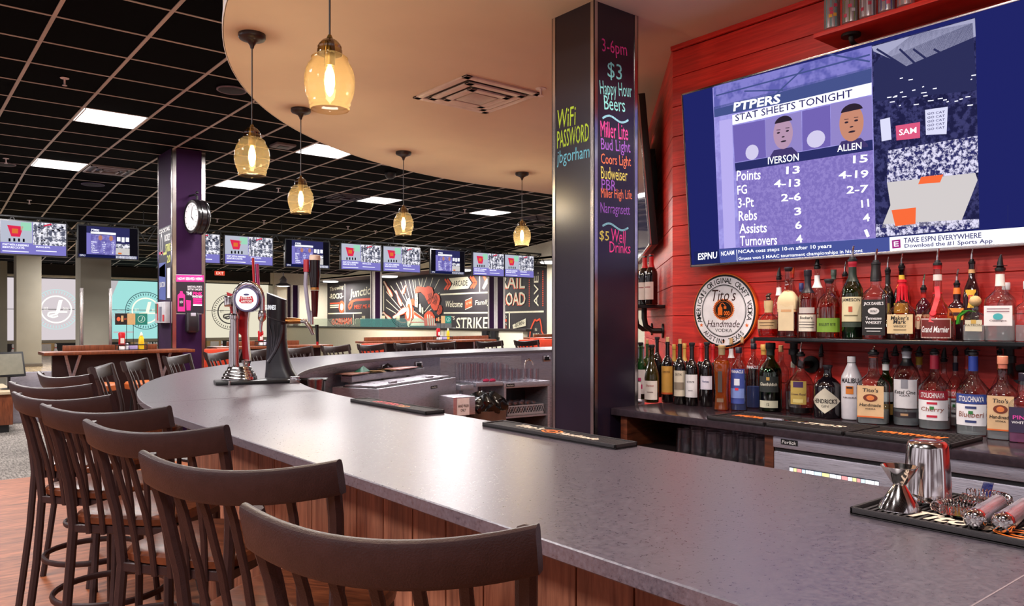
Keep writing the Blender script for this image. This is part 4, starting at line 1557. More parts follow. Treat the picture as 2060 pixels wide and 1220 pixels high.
hs0 = at_z(921, 800, 0.70)
hs = thing('hand_sink', 'small hand sink with a printed wash sign between cooler and bin', 'sink', (hs0.x, hs0.y, 0), erz)
MB().box((-.05, 0, .52), (.2, .3, .70), .006).obj('basin', M['steel'], hs)
MB().box((.02, .12, 0), (.1, .2, .52)).obj('pedestal', M['steel'], hs)
A = Art(Plane((0, -.002, .6), (1, 0, 0), (0, 0, 1)), px=False)
A.rect('p', -.01, -.08, .13, .09).up().text('k', 'HAND WASH', (0, .012), (.12, .012), .03, 0, .02).text('k', 'ONLY', (.03, -.03), (.09, -.03), .028, 0, .02)
A.done(hs, {'p': ('sign_sheet', plain('sign_white', (224, 220, 224), .6)), 'k': ('sign_lettering', M['black'])}, world=False)
for q, (u, v_, lab) in enumerate(((851, 738, 'black arched tap rising behind the bottle cooler'), (1064, 726, 'chrome arched tap by the chalkboard column'))):
    p = at_z(u, v_ + 8, .93)
    if q == 0:
        p = base_rot @ Vector((1.12, .60, .93))
    fo = thing('faucet', lab, 'faucet', (p.x, p.y, p.z - .93 + .76), erz)
    MB().tube([(-.06, 0, -.0), (-.06, 0, .16), (-.045, 0, .21), (0, 0, .235), (.045, 0, .21), (.06, 0, .16)], .012, 10).obj('spout', (M['black'], M['chrome'])[q], fo)
    MB().loft([(0, .03), (.02, .028), (.03, .015)], 16, Matrix.Translation((-.06, 0, 0))).obj('base', (M['black'], M['chrome'])[q], fo)
# wall outlets of the inner panel
RP = R_IN + 0.128
for q, u in enumerate((773, 842, 915, 1100)):
    # where the pixel column meets the curved panel
    best = None
    for k_ in range(900):
        a_ = R(170 - k_ * .1)
        p = Vector((CX + RP * math.cos(a_), CY + RP * math.sin(a_), .95))
        if a_ < PI / 2:
            p = Vector((CX + (k_ - 800) * .02, CY + RP, .95))
        c_ = p.x * .776 - p.y * .6308
        z_ = p.x * .6308 + p.y * .776
        e_ = abs(U0 + FOCAL * c_ / z_ - u)
        if best is None or e_ < best[0]:
            best = (e_, p, max(a_, PI / 2))
    p, a_ = best[1], best[2]
    ou = thing('power_outlet', ('steel power outlet plate over the near end of the service shelf', 'steel power outlet plate behind the black arched tap', 'steel power outlet plate between cooler and stacked glasses', 'steel power outlet plate by the chalkboard column')[q], 'outlet', p, a_ - PI / 2 + 0)
    MB().box((-.06, -.012, -.04), (.06, .0, .04), .003).obj('plate', M['chrome'], ou)
    MB().box((-.04, -.015, -.025), (.04, -.012, .025), .002).obj('socket', M['black'], ou)
# tower coupler shelf and clear tub behind the black tower
p = at_z(627, 762, 1.0)
ct = thing('counter_ledge', 'small black ledge jutting from the bar behind the black beer tower', 'ledge', (p.x, p.y, 0.9), R(-30))
MB().box((-.14, -.1, .085), (.12, .10, .1), .004).obj('ledge_top', M['black_metal'], ct)
MB().box((-.10, -.06, -.04), (.1, .06, .085)).obj('ledge_body', M['black'], ct)
o = tag(MB().loft([(0, .04, 4), (.1, .052, 4), (.1, .049, 4), (.005, .037, 4)], 24).obj('plastic_tub', M['clear']), 'clear plastic tub below the black ledge behind the tower', 'tub')
o.location = at_z(634, 790, .93)
o.location.z = 0.93

# ================================================================== BOTTLES
PROF = {   # (height fraction, radius fraction, squareness)
    'wine': [(0, .9, 2), (.012, 1, 2), (.60, 1, 2), (.66, .93, 2), (.71, .7, 2), (.755, .42, 2), (.79, .36, 2), (.95, .34, 2), (.952, .39, 2), (.985, .39, 2), (1, .36, 2)],
    'burg': [(0, .9, 2), (.012, 1, 2), (.46, 1, 2), (.55, .92, 2), (.64, .7, 2), (.72, .48, 2), (.8, .36, 2), (.95, .33, 2), (.955, .38, 2), (1, .36, 2)],
    'liquor': [(0, .92, 2), (.015, 1, 2), (.58, 1, 2), (.65, .94, 2), (.71, .75, 2), (.765, .48, 2), (.81, .36, 2), (.96, .34, 2), (.965, .4, 2), (1, .4, 2)],
    'ketel': [(0, .92, 2), (.015, 1, 2), (.56, 1, 2), (.66, .97, 2), (.74, .8, 2), (.81, .5, 2), (.86, .32, 2), (.96, .3, 2), (.965, .36, 2), (1, .36, 2)],
    'stoli': [(0, .94, 2), (.015, 1, 2), (.50, 1, 2), (.56, .95, 2), (.64, .66, 2), (.71, .36, 2), (.76, .27, 2), (.97, .26, 2), (1, .27, 2)],
    'tito': [(0, .9, 3.2), (.015, 1, 3.2), (.55, 1, 3.2), (.60, .95, 3), (.66, .68, 2.4), (.72, .38, 2), (.8, .30, 2), (.96, .27, 2), (.965, .31, 2), (1, .31, 2)],
    'square': [(0, .92, 7), (.015, 1, 7), (.56, 1, 7), (.6, .97, 6), (.65, .8, 4), (.70, .46, 2), (.74, .4, 2), (.80, .46, 2), (.86, .42, 2), (.97, .34, 2), (1, .36, 2)],
    'makers': [(0, .9, 6), (.02, 1, 6), (.42, 1, 6), (.5, .9, 4), (.58, .55, 2.4), (.66, .36, 2), (.8, .3, 2), (.96, .27, 2), (.97, .32, 2), (1, .32, 2)],
    'marnier': [(0, .96, 2), (.02, 1, 2), (.12, 1, 2), (.25, .97, 2), (.36, .84, 2), (.45, .56, 2), (.52, .34, 2), (.6, .26, 2), (.75, .24, 2), (.97, .22, 2), (1, .25, 2)],
    'bulleit': [(0, .94, 2), (.02, 1, 2), (.48, 1, 2), (.6, .99, 2), (.7, .86, 2), (.78, .55, 2), (.82, .28, 2), (.93, .26, 2), (.935, .34, 2), (1, .34, 2)],
    'globe': [(0, .8, 2), (.03, .92, 2), (.2, 1, 2), (.38, .98, 2), (.5, .85, 2), (.6, .5, 2), (.64, .36, 2), (.8, .34, 2), (.81, .4, 2), (1, .4, 2)],
    'basil': [(0, .92, 5), (.02, 1, 5), (.52, 1, 5), (.6, .92, 4), (.68, .55, 2), (.72, .38, 2), (.96, .34, 2), (1, .38, 2)],
    'patron': [(0, .95, 6), (.02, 1, 6), (.5, 1, 6), (.6, .9, 4), (.68, .6, 2.4), (.72, .42, 2), (.8, .4, 2), (.86, .42, 2)],
    'hendricks': [(0, .94, 2), (.02, 1, 2), (.62, 1, 2), (.68, .95, 2), (.78, .6, 2), (.83, .34, 2), (.93, .28, 2), (1, .3, 2)],
    'malibu': [(0, .86, 2), (.02, .94, 2), (.3, .97, 2), (.58, 1, 2), (.66, .93, 2), (.75, .66, 2), (.84, .4, 2), (.9, .36, 2)],
    'germain': [(0, .8, 5), (.02, .88, 5), (.3, .76, 4), (.55, .86, 4), (.74, 1, 3.4), (.82, .92, 3), (.87, .5, 2), (.9, .38, 2), (1, .4, 2)],
    'crown': [(0, .8, 2), (.03, .92, 2), (.3, 1, 2), (.5, .97, 2), (.62, .76, 2), (.7, .44, 2), (.75, .3, 2), (.97, .28, 2), (1, .32, 2)],
    'franc': [(0, .8, 3), (.05, .9, 3), (.55, 1, 3), (.66, .9, 3), (.76, .6, 2.4), (.82, .4, 2), (.97, .36, 2), (1, .38, 2)],
}


def radius_at(prof, t):
    for (t0, r0, e0), (t1, r1, e1) in zip(prof, prof[1:]):
        if t <= t1:
            k = (t - t0) / max(1e-6, t1 - t0)
            return r0 + (r1 - r0) * k, e0 + (e1 - e0) * k
    return prof[-1][1], prof[-1][2]


GREEN, BROWN = (46, 118, 62), (96, 48, 22)
SH_Z, SH_X = 1.3835, 3.06
M['dark_glass'] = plain('dark_wine_glass', (14, 9, 10), 0.08, coat=1.0)
M['purple_glass'] = plain('dark_apothecary_glass', (20, 14, 20), 0.09, coat=1.0)
M['cork'] = plain('cork', (206, 168, 118), 0.8, vary=.15, scale=60)
POUR_B, POUR_M = M['black'], M['chrome']


def bottle(label, shape, x, y, zb, h, r, glass_mat, liquid=None, fill=0.0, labels=(), neck=None, top='pourer', cap=None, rz=None, name='bottle', pour='metal', extra=None):
    """labels: (z0, z1 as fractions, half width as a fraction of the radius, colour, [(text, dz fraction, half width, height, colour)])"""
    prof = PROF[shape]
    room = 9.0
    if abs(zb - BACK_Z) < .01 and x + r > SH_X - .01:      # must pass under the shelf
        room = SH_Z - .018 - zb
        h = min(h, room - .012)
    sq = prof[2][2] > 3
    ang = rz if rz is not None else math.atan2(-y * .55 - 0.02, -x) + PI / 2      # label turned towards the room
    o = thing(name, label, 'bottle', (x, y, zb + .0004), ang)
    MB().loft([(t * h, rr * r, e) for t, rr, e in prof], 32).obj('glass_body', glass_mat, o, angle=60)
    if liquid:
        pts = [(t, rr, e) for t, rr, e in prof if t < fill] + [(fill, *radius_at(prof, fill))]
        MB().loft([(max(.012, t) * h + (.004 if i == 0 else 0), rr * r * .93 - .0008, e) for i, (t, rr, e) in enumerate(pts)], 28).obj('liquid', liquid, o, angle=60)
    for (f0, f1, hw, c_, texts) in labels:
        rr, e = radius_at(prof, (f0 + f1) / 2)
        rr2 = max(radius_at(prof, f0)[0], radius_at(prof, f1)[0]) if sq else rr
        rad = (rr2 * r) * (1.0 if not sq else 1.0)
        pl_ = Plane((0, -rad, 0), (1, 0, 0), (0, 0, 1))
        A_ = Art(pl_, px=False, step=.0007, curl=0 if sq else rad)
        w = hw * rad
        if c_:
            A_.rect('bg', -w, f0 * h, w, f1 * h)
        A_.up()
        for (txt, dz, tw, th, tc) in texts:
            zz = (f0 + (f1 - f0) * dz) * h
            if txt == '#':
                A_.rect(tc, -tw * w, zz - th * h / 2, tw * w, zz + th * h / 2)
                A_.up()
            elif txt == '@':
                A_.ell(tc, (0, zz), tw * w, th * h / 2, 20) if sq else A_.rect(tc, -tw * w, zz - th * h / 2, tw * w, zz + th * h / 2)
                A_.up()
            else:
                A_.text(tc, txt, (-tw * w, zz), (tw * w, zz), th * h, 0.12 if txt[:1].isupper() and not txt.isupper() else 0, .015)
        spec = {}
        for k_ in A_.b:
            spec[k_] = ('label', col(c_, .6)) if k_ == 'bg' else ('label_print', col(k_, .5))
        made = A_.done(None, {k_: v_ for k_, v_ in spec.items()}, world=False)
        base = made.get('bg')
        if base is not None:
            base.parent = o
        for k_, ob in made.items():
            if ob is not base:
                ob.parent = base if base is not None else o
    nr = radius_at(prof, .97)[0] * r
    if neck:                           # (z0, z1, colour)
        for (f0, f1, c_) in neck:
            n_ = []
            for i in range(5):
                f = f0 + (f1 - f0) * i / 4
                a_, e = radius_at(prof, f)
                n_.append((f * h, a_ * r + .0009, e))
            MB().loft(n_, 24, caps=False).obj('neck_band', col(c_, .4), o, angle=60)
    H_ = prof[-1][0] * h
    if top == 'pourer':
        p_ = MB().loft([(0, nr * .9), (.004, nr * 1.15), (.012, nr * 1.15), (.014, nr * .8), (.022, nr * .7)], 16, Matrix.Translation((0, 0, H_ - .002))).obj('pourer_collar', POUR_B, o)
        k_ = max(.25, min(1.0, (room - H_ - .016) / .052))
        if room - H_ < .03:
            pass
        elif pour == 'metal':
            MB().tube([(0, 0, H_ + .018 * k_), (0, 0, H_ + .035 * k_), (.003, -.004, H_ + .052 * k_), (.006, -.009, H_ + .066 * k_)], [.0045, .0042, .0038, .0034], 8).obj('spout', POUR_M, p_)
        else:
            MB().tube([(0, 0, H_ + .016 * k_), (0, 0, H_ + .03 * k_), (.002, -.003, H_ + .045 * k_), (.004, -.006, H_ + .058 * k_)], [.011, .0095, .0065, .0025], 10).obj('spout', POUR_B, p_)
            MB().loft([(0, nr * 1.5), (.002, nr * 1.5)], 16, Matrix.Translation((0, 0, H_ + .016))).obj('pourer_rim', POUR_B, p_)
    elif top == 'cap':
        MB().loft([(0, nr * 1.08), (.002, nr * 1.12), (.026, nr * 1.12), (.028, nr * 1.0)], 20, Matrix.Translation((0, 0, H_ - .012))).obj('cap', col(cap or (20, 20, 24), .35), o)
    elif top == 'cork':
        MB().loft([(0, nr * .72), (.03, nr * .74), (.031, nr * .6)], 14, Matrix.Translation((0, 0, H_ - .008))).obj('cork', M['cork'], o)
    elif top == 'stopper':
        MB().loft([(0, nr * .8), (.004, nr * 1.0), (.012, nr * 1.25), (.018, nr * 1.2), (.02, nr * .8)], 18, Matrix.Translation((0, 0, H_ - .004))).obj('stopper', col(cap or (40, 40, 44), .4), o)
    elif top == 'ball':
        MB().sphere((0, 0, H_ + .02), .0205, 18).obj('cork_ball', M['cork'], o)
    if extra:
        extra(o, h, r)
    return o


CLR, AMB = tint((242, 246, 246), (128, 136, 142)), tint((236, 214, 206), (130, 80, 70))
GRN = tint((116, 196, 128), (20, 84, 44))
def liquid_mix(name, c, k):  # diffuse share whitens the clear spirit in place of refracted room light
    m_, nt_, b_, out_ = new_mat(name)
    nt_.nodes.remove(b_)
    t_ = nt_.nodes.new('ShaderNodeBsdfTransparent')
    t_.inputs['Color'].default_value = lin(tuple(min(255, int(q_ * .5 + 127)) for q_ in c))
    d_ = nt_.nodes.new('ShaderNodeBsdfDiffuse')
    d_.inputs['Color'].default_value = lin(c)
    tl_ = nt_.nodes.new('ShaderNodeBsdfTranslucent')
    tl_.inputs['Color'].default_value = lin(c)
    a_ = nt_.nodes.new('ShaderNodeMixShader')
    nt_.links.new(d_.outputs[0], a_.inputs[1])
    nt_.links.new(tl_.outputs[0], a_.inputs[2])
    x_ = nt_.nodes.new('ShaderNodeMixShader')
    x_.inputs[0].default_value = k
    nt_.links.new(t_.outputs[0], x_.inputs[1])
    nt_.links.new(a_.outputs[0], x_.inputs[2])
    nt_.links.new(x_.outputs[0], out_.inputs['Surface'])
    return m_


LQ = {'amber': tint((240, 158, 84), (190, 84, 30)), 'red': tint((226, 104, 78), (140, 36, 26)), 'clear': liquid_mix('clear_spirit', (236, 240, 244), .4), 'gold': liquid_mix('golden_liqueur', (222, 150, 74), .45),
      'blue': liquid_mix('blue_tinted', (120, 136, 200), .5), 'green': tint((40, 84, 46), (6, 26, 12)), 'dark': M['dark_glass'], 'pink': liquid_mix('pink_liqueur', (226, 150, 200), .5)}
CAPE, CREAM, WHT, INK = (220, 204, 182), (228, 214, 176), (238, 236, 238), (30, 24, 26)

# ---- counter rows: (u of centre, v of base, v of glass top, width in pixels)
def on_counter(u, vb, vt, w, zb=BACK_Z, x=None):
    p = at_z(u, vb - 3, zb) if x is None else at_x(u, 600, x)
    d = p.x * FX + p.y * FY
    h = at_x(u, vt, p.x).z - zb
    return p.x, p.y, h, w / 2 * d / FOCAL * .955


def cb(label, shape, u, vb, vt, w, glass_mat, x=None, zb=BACK_Z, **k):
    X, Y, H_, r = on_counter(u, vb, vt, w, zb, x)
    lim = WALL_X - r - 0.006
    if X > lim:
        X, Y, H_, r = on_counter(u, vb, vt, w, zb, lim)
    return bottle(label, shape, X, Y, zb, H_, r, glass_mat, **k)


DG = M['dark_glass']
wl = lambda c_, t: [(.06, .46, 1.1, c_, t)]
# wines
cb('green glass wine bottle with pink and white floral label beside the chalkboard column', 'wine', 1289, 806, 695, 24, GRN, labels=[(.1, .55, 1.1, (236, 226, 230), [('#', .3, .5, .08, (206, 60, 120)), ('#', .6, .3, .06, (206, 60, 120))])], top='stopper', liquid=LQ['green'], fill=.5)
cb('green glass wine bottle standing behind the pink labelled one, pale cork in its neck', 'wine', 1302, 800, 692, 20, GRN, x=3.2, labels=(), top='cork')
cb('olive green burgundy wine bottle with a low white label, first in the wine row', 'burg', 1311, 813, 700, 30, plain('olive_glass', (46, 40, 16), .1, coat=1.0), labels=[(.06, .40, 1.1, (226, 214, 206), [('Shannon', .75, .5, .04, (160, 60, 50)), ('#', .4, .4, .012, (120, 90, 80))])], top='stopper')
cb('tall black wine bottle rising behind the burgundy bottle, rubber stopper on top', 'wine', 1322, 806, 682, 22, DG, x=3.28, top='stopper')
cb('black wine bottle with a shining gold label and pale cork', 'wine', 1343, 813, 688, 25, DG, labels=[(.14, .60, 1.15, (200, 146, 62), [('#', .03, 1, .03, (196, 80, 30)), ('AMORE', .8, .55, .03, (110, 70, 30))])], top='cork')
cb('black wine bottle with a cream landscape label and pale cork', 'wine', 1368, 817, 692, 25, DG, labels=[(.14, .56, 1.15, (214, 200, 180), [('ERTIK', .85, .5, .035, (90, 76, 66)), ('#', .4, .8, .12, (140, 124, 108))])], top='cork')
cb('black wine bottle with a plain white label and black stopper, right of the landscape label', 'wine', 1392, 819, 696, 27, DG, labels=[(.14, .52, 1.15, (226, 220, 222), [('ESTATE', .68, .5, .03, (70, 60, 66)), ('#', .3, .3, .01, (120, 110, 116))])], top='stopper')
cb('black wine bottle with a short lilac label, last in the front wine row', 'wine', 1422, 821, 695, 26, DG, labels=[(.28, .50, 1.15, (214, 206, 220), [('Veritas', .6, .5, .035, (90, 90, 130))])], top='stopper')
for q, (u, c_, w_) in enumerate(((1356, (190, 150, 70), 'gold'), (1377, (206, 164, 84), 'gold'), (1391, (190, 30, 40), 'red'), (1410, (216, 36, 40), 'red'), (1434, (180, 24, 34), 'dark red'))):
    cb('wine bottle in the back row with a %s capsule, %s' % (w_, ('behind the gold and landscape labels', 'behind the landscape label', 'between the landscape and white labels', 'between the white and lilac labels', 'beside the slender golden bottle')[q]),
       'wine', u, 800, 699 - (q % 2) * 2, 19, DG, x=3.328, neck=[(.72, 1.0, c_)], top='cap', cap=c_)

# spirits, front row of the counter
cb('tall slender flared bottle of golden liqueur with an embossed label', 'germain', 1452, 829, 702, 33, tint((240, 214, 170), (170, 110, 50)), liquid=LQ['gold'], fill=.8,
   labels=[(.14, .20, .5, (120, 92, 70), []), (.30, .64, .3, (66, 52, 48), [])], neck=[(.9, 1.0, (150, 130, 96))], top='stopper', cap=(196, 160, 110),
   extra=lambda o, h, r: Art(Plane((0, -r * .92, 0), (1, 0, 0), (0, 0, 1)), px=False).text('a', 'ST-GERMAIN', (.0, .31 * h), (.0, .63 * h), .009, 0, .02).done(o, {'a': ('label_print', M['cream'])}, world=False))
mt = [(.12, .7, 1.0, (58, 74, 150), [('PINNACLE', .92, .8, .05, (236, 236, 244)), ('#', .62, .34, .11, (220, 222, 236)), ('#', .3, .9, .16, (120, 140, 204)), ('#', .42, .2, .04, (210, 40, 60))])]
cb('blue tinted vodka bottle with mountain print, beside the golden liqueur', 'ketel', 1486, 829, 706, 33, CLR, liquid=LQ['blue'], fill=.5, labels=mt, top='cap', cap=(30, 26, 40))
cb('blue tinted vodka bottle with mountain print, half hidden by the green whisky bottle', 'ketel', 1516, 824, 698, 30, CLR, liquid=LQ['blue'], fill=.35, labels=[(.3, .7, 1.0, None, [('PINNACLE', .92, .8, .05, (236, 236, 244))])], top='cap', cap=(30, 26, 40))
cb('green scotch bottle with a dark shaped label and pale lower strip', 'liquor', 1550, 830, 697, 46, GRN, liquid=LQ['green'], fill=.66,
   labels=[(.30, .54, .95, (38, 42, 40), [('Glenfiddich', .5, .85, .05, (226, 220, 200)), ('#', .85, .15, .05, (206, 160, 80))]), (.06, .17, .9, (206, 202, 176), [('12', .5, .12, .04, (60, 60, 50))])], neck=[(.86, 1.0, (30, 44, 36))], top='cap', cap=(36, 40, 36))
cb('clear decanter shaped whisky bottle nearly empty with an oval gold label', 'crown', 1611, 836, 717, 54, CLR, liquid=LQ['dark'], fill=.12,
   labels=[(.18, .58, .62, (196, 166, 84), [('Crown Royal', .42, .9, .05, (70, 40, 50)), ('#', .85, .6, .10, (70, 40, 90)), ('#', .15, .6, .06, (226, 206, 130))])], top='pourer')
def diamond(o, h, r):
    A_ = Art(Plane((0, -r, 0), (1, 0, 0), (0, 0, 1)), px=False, step=.0008, curl=r)
    N_ = 12
    z0, zc, z1, w = .10 * h, .35 * h, .62 * h, r * 1.25
    vs, fs = [], []
    for i in range(N_ + 1):
        s = -w + 2 * w * i / N_
        k_ = 1 - abs(s) / w
        vs += [Vector((s, zc - (zc - z0) * k_)), Vector((s, zc + (z1 - zc) * k_))]
    for i in range(N_):
        fs.append((2 * i, 2 * i + 2, 2 * i + 3, 2 * i + 1))
    A_._put('bg', vs, fs)
    A_.up().text('k', "HENDRICK'S", (-.9 * r, zc), (.9 * r, zc), .09 * h, 0, .02).text('k', 'GIN', (-.25 * r, zc - .1 * h), (.25 * r, zc - .1 * h), .05 * h)
    A_.done(o, {'bg': ('label', col((214, 206, 186), .6)), 'k': ('label_print', col(INK, .5))}, world=False)
cb('squat near-black apothecary gin bottle with a cream diamond label', 'hendricks', 1665, 843, 742, 55, M['purple_glass'], top='stopper', cap=(36, 34, 40), extra=diamond)
cb('opaque white rum bottle printed with a small palm sunset', 'malibu', 1713, 847, 712, 42, plain('white_bottle', (232, 226, 232), .2, coat=.5),
   labels=[(.2, .66, .9, None, [('MALIBU', .86, .95, .075, (24, 20, 26)), ('#', .55, .4, .12, (226, 130, 44)), ('#', .63, .3, .03, (60, 30, 24)), ('RUM LIQUEUR', .3, .7, .025, (60, 50, 60))])], top='cap', cap=(230, 226, 230), neck=[(.86, .88, (20, 18, 22))])
TL = lambda f0, f1: [(f0, f1, .82, (214, 178, 136), [("Tito's", .86, .6, .055, INK), ('@', .62, .55, .11, (110, 44, 24)), ('@', .62, .3, .07, (216, 120, 60)), ('Handmade', .40, .8, .045, INK), ('VODKA', .28, .4, .022, INK), ('#', .03, 1.0, .018, (214, 100, 40))])]
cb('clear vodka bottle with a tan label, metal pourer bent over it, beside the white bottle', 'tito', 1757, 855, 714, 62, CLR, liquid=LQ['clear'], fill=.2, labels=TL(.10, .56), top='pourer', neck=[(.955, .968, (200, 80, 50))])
cb('green gin bottle with white neck seal, mostly behind the first tan labelled vodka', 'liquor', 1782, 851, 729, 36, GRN, x=3.24, liquid=LQ['green'], fill=.4, labels=[(.12, .3, 1.0, (206, 160, 80), []), (.34, .5, 1.0, (226, 224, 226), [])], neck=[(.86, .97, (236, 236, 236))], top='pourer', pour='b')
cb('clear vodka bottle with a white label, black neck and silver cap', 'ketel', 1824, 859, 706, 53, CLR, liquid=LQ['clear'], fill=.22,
   labels=[(.24, .62, .95, (232, 230, 234), [('Ketel One', .56, .85, .05, INK), ('#', .58, .12, .0, WHT), ('VODKA', .45, .4, .025, (60, 50, 60)), ('#', .85, .25, .12, (150, 150, 160))]), (.12, .19, .9, (52, 44, 50), [('#', .5, .3, .03, (190, 150, 110))])], neck=[(.80, .9, (24, 22, 26)), (.9, .99, (180, 182, 190))], top='pourer', pour='b')
SL = lambda c_, t, sp: [(.40, .52, 1.05, c_, [('STOLICHNAYA', .5, .72, .07, WHT)]), (.13, .395, 1.05, (232, 230, 236), [(t, .52, .7, .07, (150, 100, 90)), ('#', .85, .3, .03, sp), ('#', .2, .3, .03, sp), ('#', .62, .12, .04, (50, 120, 60))])]
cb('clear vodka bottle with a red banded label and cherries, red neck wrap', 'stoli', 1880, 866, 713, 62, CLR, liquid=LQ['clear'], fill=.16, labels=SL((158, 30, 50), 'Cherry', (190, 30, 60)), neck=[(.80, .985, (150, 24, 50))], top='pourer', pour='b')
cb('clear vodka bottle with red banded label peeking out behind the cherry one', 'stoli', 1922, 866, 716, 36, CLR, x=3.31, liquid=LQ['clear'], fill=.14, labels=SL((214, 44, 44), 'Salted', (70, 60, 70)), neck=[(.78, .9, (40, 30, 60))], top='pourer', pour='b')
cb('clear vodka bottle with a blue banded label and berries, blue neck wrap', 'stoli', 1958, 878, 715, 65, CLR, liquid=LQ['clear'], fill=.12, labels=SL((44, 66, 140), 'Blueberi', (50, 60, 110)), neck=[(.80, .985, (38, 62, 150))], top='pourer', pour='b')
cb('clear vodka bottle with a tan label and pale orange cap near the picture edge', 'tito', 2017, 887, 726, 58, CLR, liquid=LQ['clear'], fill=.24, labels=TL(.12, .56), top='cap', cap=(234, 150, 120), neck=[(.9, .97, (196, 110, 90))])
cb('bottle of pale pink liqueur with a dark label, cut off by the picture edge', 'square', 2060, 893, 760, 52, CLR, liquid=LQ['pink'], fill=.46, labels=[(.16, .55, .9, (46, 34, 66), [('PINK', .6, .7, .06, (226, 70, 170)), ('WHITNEY', .4, .8, .04, WHT)])], top='cap', cap=(40, 34, 50))
# back row of the counter
for lab, sh_, u, vt, w, gm, lq, fl, nk, tp_, cp in (
        ('clear bottle with a narrow neck behind the blue vodka, foil wrapped', 'liquor', 1471, 690, 24, CLR, None, 0, [(.75, .9, (200, 196, 200))], 'cork', None),
        ('clear long necked bottle behind the two blue vodkas, smoky glass', 'burg', 1493, 684, 24, AMB, LQ['dark'], .5, None, 'cork', None),
        ('clear whisky bottle with dark liquid rising over the second blue vodka', 'burg', 1515, 680, 24, AMB, LQ['dark'], .6, None, 'cap', (40, 30, 34)),
        ('amber whisky bottle with a gold cap just left of the green scotch', 'liquor', 1536, 700, 28, AMB, LQ['amber'], .5, [(.88, 1, (196, 150, 74))], 'cap', (206, 160, 84)),
        ('empty clear bottle with a wide mouth right of the green scotch', 'liquor', 1571, 705, 34, CLR, None, 0, None, 'cork', None),
        ('pale bottle with a square cream label hidden behind the gold labelled decanter', 'square', 1596, 735, 28, CLR, LQ['clear'], .4, None, 'cap', (220, 210, 190)),
        ('dark bottle with a bent metal pourer left of the apothecary gin', 'crown', 1652, 718, 40, AMB, LQ['dark'], .3, None, 'pourer', None),
        ('clear bottle with red neck band behind the green gin bottle', 'liquor', 1801, 716, 40, CLR, None, 0, [(.86, .99, (176, 44, 60))], 'pourer', None),
        ('clear bottle with yellow neck band behind the white label vodka', 'liquor', 1849, 716, 44, CLR, LQ['clear'], .3, [(.86, .98, (216, 176, 44))], 'pourer', None),
        ('clear bottle with tall black pourer between the cherry and blue vodkas', 'liquor', 1899, 728, 30, CLR, None, 0, None, 'pourer', None),
        ('clear bottle with a red orange neck wrap behind the blue labelled vodka', 'stoli', 1946, 714, 34, CLR, LQ['clear'], .3, [(.80, .985, (206, 50, 50))], 'pourer', None),
        ('clear bottle with an orange neck wrap behind the capped tan label vodka', 'stoli', 2011, 714, 44, CLR, LQ['clear'], .3, [(.80, .985, (226, 130, 40))], 'pourer', None)):
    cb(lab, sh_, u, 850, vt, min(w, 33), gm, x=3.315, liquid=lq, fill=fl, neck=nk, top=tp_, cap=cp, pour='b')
o = tag(MB().loft([(0, .016), (.10, .016), (.104, .014)], 20).obj('paper_roll', col((216, 208, 212), .6)), 'small white paper roll standing against the chalkboard column', 'roll')
o.location = on_counter(1283, 815, 770, 10)[:2] + (BACK_Z,)
o = thing('bottle_stopper', 'grey ribbed bottle stopper lying by the olive burgundy bottle', 'stopper', (at_z(1288, 812, BACK_Z).x - .02, at_z(1288, 812, BACK_Z).y - .01, BACK_Z + .013), R(60))
MB().loft([(-.016, .012), (-.014, .013), (.006, .013), (.008, .01), (.014, .009)], 18, Matrix.Rotation(R(90), 4, 'X')).obj('body', M['steel'], o)
bo = thing('bottle_opener', 'flat steel bottle opener lying on the black counter mat', 'opener', (BX + .12, at_x(1600, 845, BX + .12).y, BACK_Z + .0145), R(100))
MB().box((-.05, -.014, 0), (.05, .014, .003), .001).obj('blade', M['chrome'], bo)
MB().box((.05, -.012, 0), (.13, .012, .007), .002).obj('handle', M['steel'], bo)

# ---- glass shelf on iron pipe brackets
SH_Z, SH_X = 1.3835, 3.06
sy0, sy1 = -1.2, at_x(1515, 680, SH_X).y
sf = thing('bottle_shelf', 'long black shelf of spirits on the red wall, on pipe brackets', 'shelf', (3.2, .6, SH_Z))
MB().box((SH_X, sy0, SH_Z - .016), (WALL_X - .003, sy1, SH_Z), .002).obj('shelf_board', plain('smoked_shelf', (24, 26, 28), .12), sf, world=True)
for u in (1604, 2036):
    y_ = at_x(u, 720, 3.25).y
    br_ = MB().tube([(WALL_X - .004, y_, SH_Z - .13), (3.28, y_, SH_Z - .13), (3.235, y_, SH_Z - .11), (3.22, y_, SH_Z - .07), (3.22, y_, SH_Z - .017)], .017, 12)
    br_.cyl((WALL_X - .012, y_, SH_Z - .13), (WALL_X - .001, y_, SH_Z - .13), .04, n=20)
    br_.cyl((3.22, y_, SH_Z - .028), (3.22, y_, SH_Z - .0165), .04, n=20)
    br_.cyl((3.22, y_, SH_Z - .08), (3.22, y_, SH_Z - .055), .023, n=14)
    br_.obj('pipe_bracket', M['black_metal'], sf, world=True)


def sb(label, shape, u, vt, w, glass_mat, x=3.15, **k):
    return cb(label, shape, u, 0, vt, w, glass_mat, x=x, zb=SH_Z, **k)


def horse(o, h, r):
    m_ = MB().loft([(0, .010), (.006, .012), (.012, .008)], 12, Matrix.Translation((0, 0, h)))
    m_.sphere((0, 0, h + .02), .009, 10, 1.1)
    m_.tube([(-.012, 0, h + .016), (0, 0, h + .024), (.012, 0, h + .03)], [.004, .007, .004], 8)
    m_.obj('horse_stopper', plain('pewter', (90, 74, 66), .35, metal=.8), o)


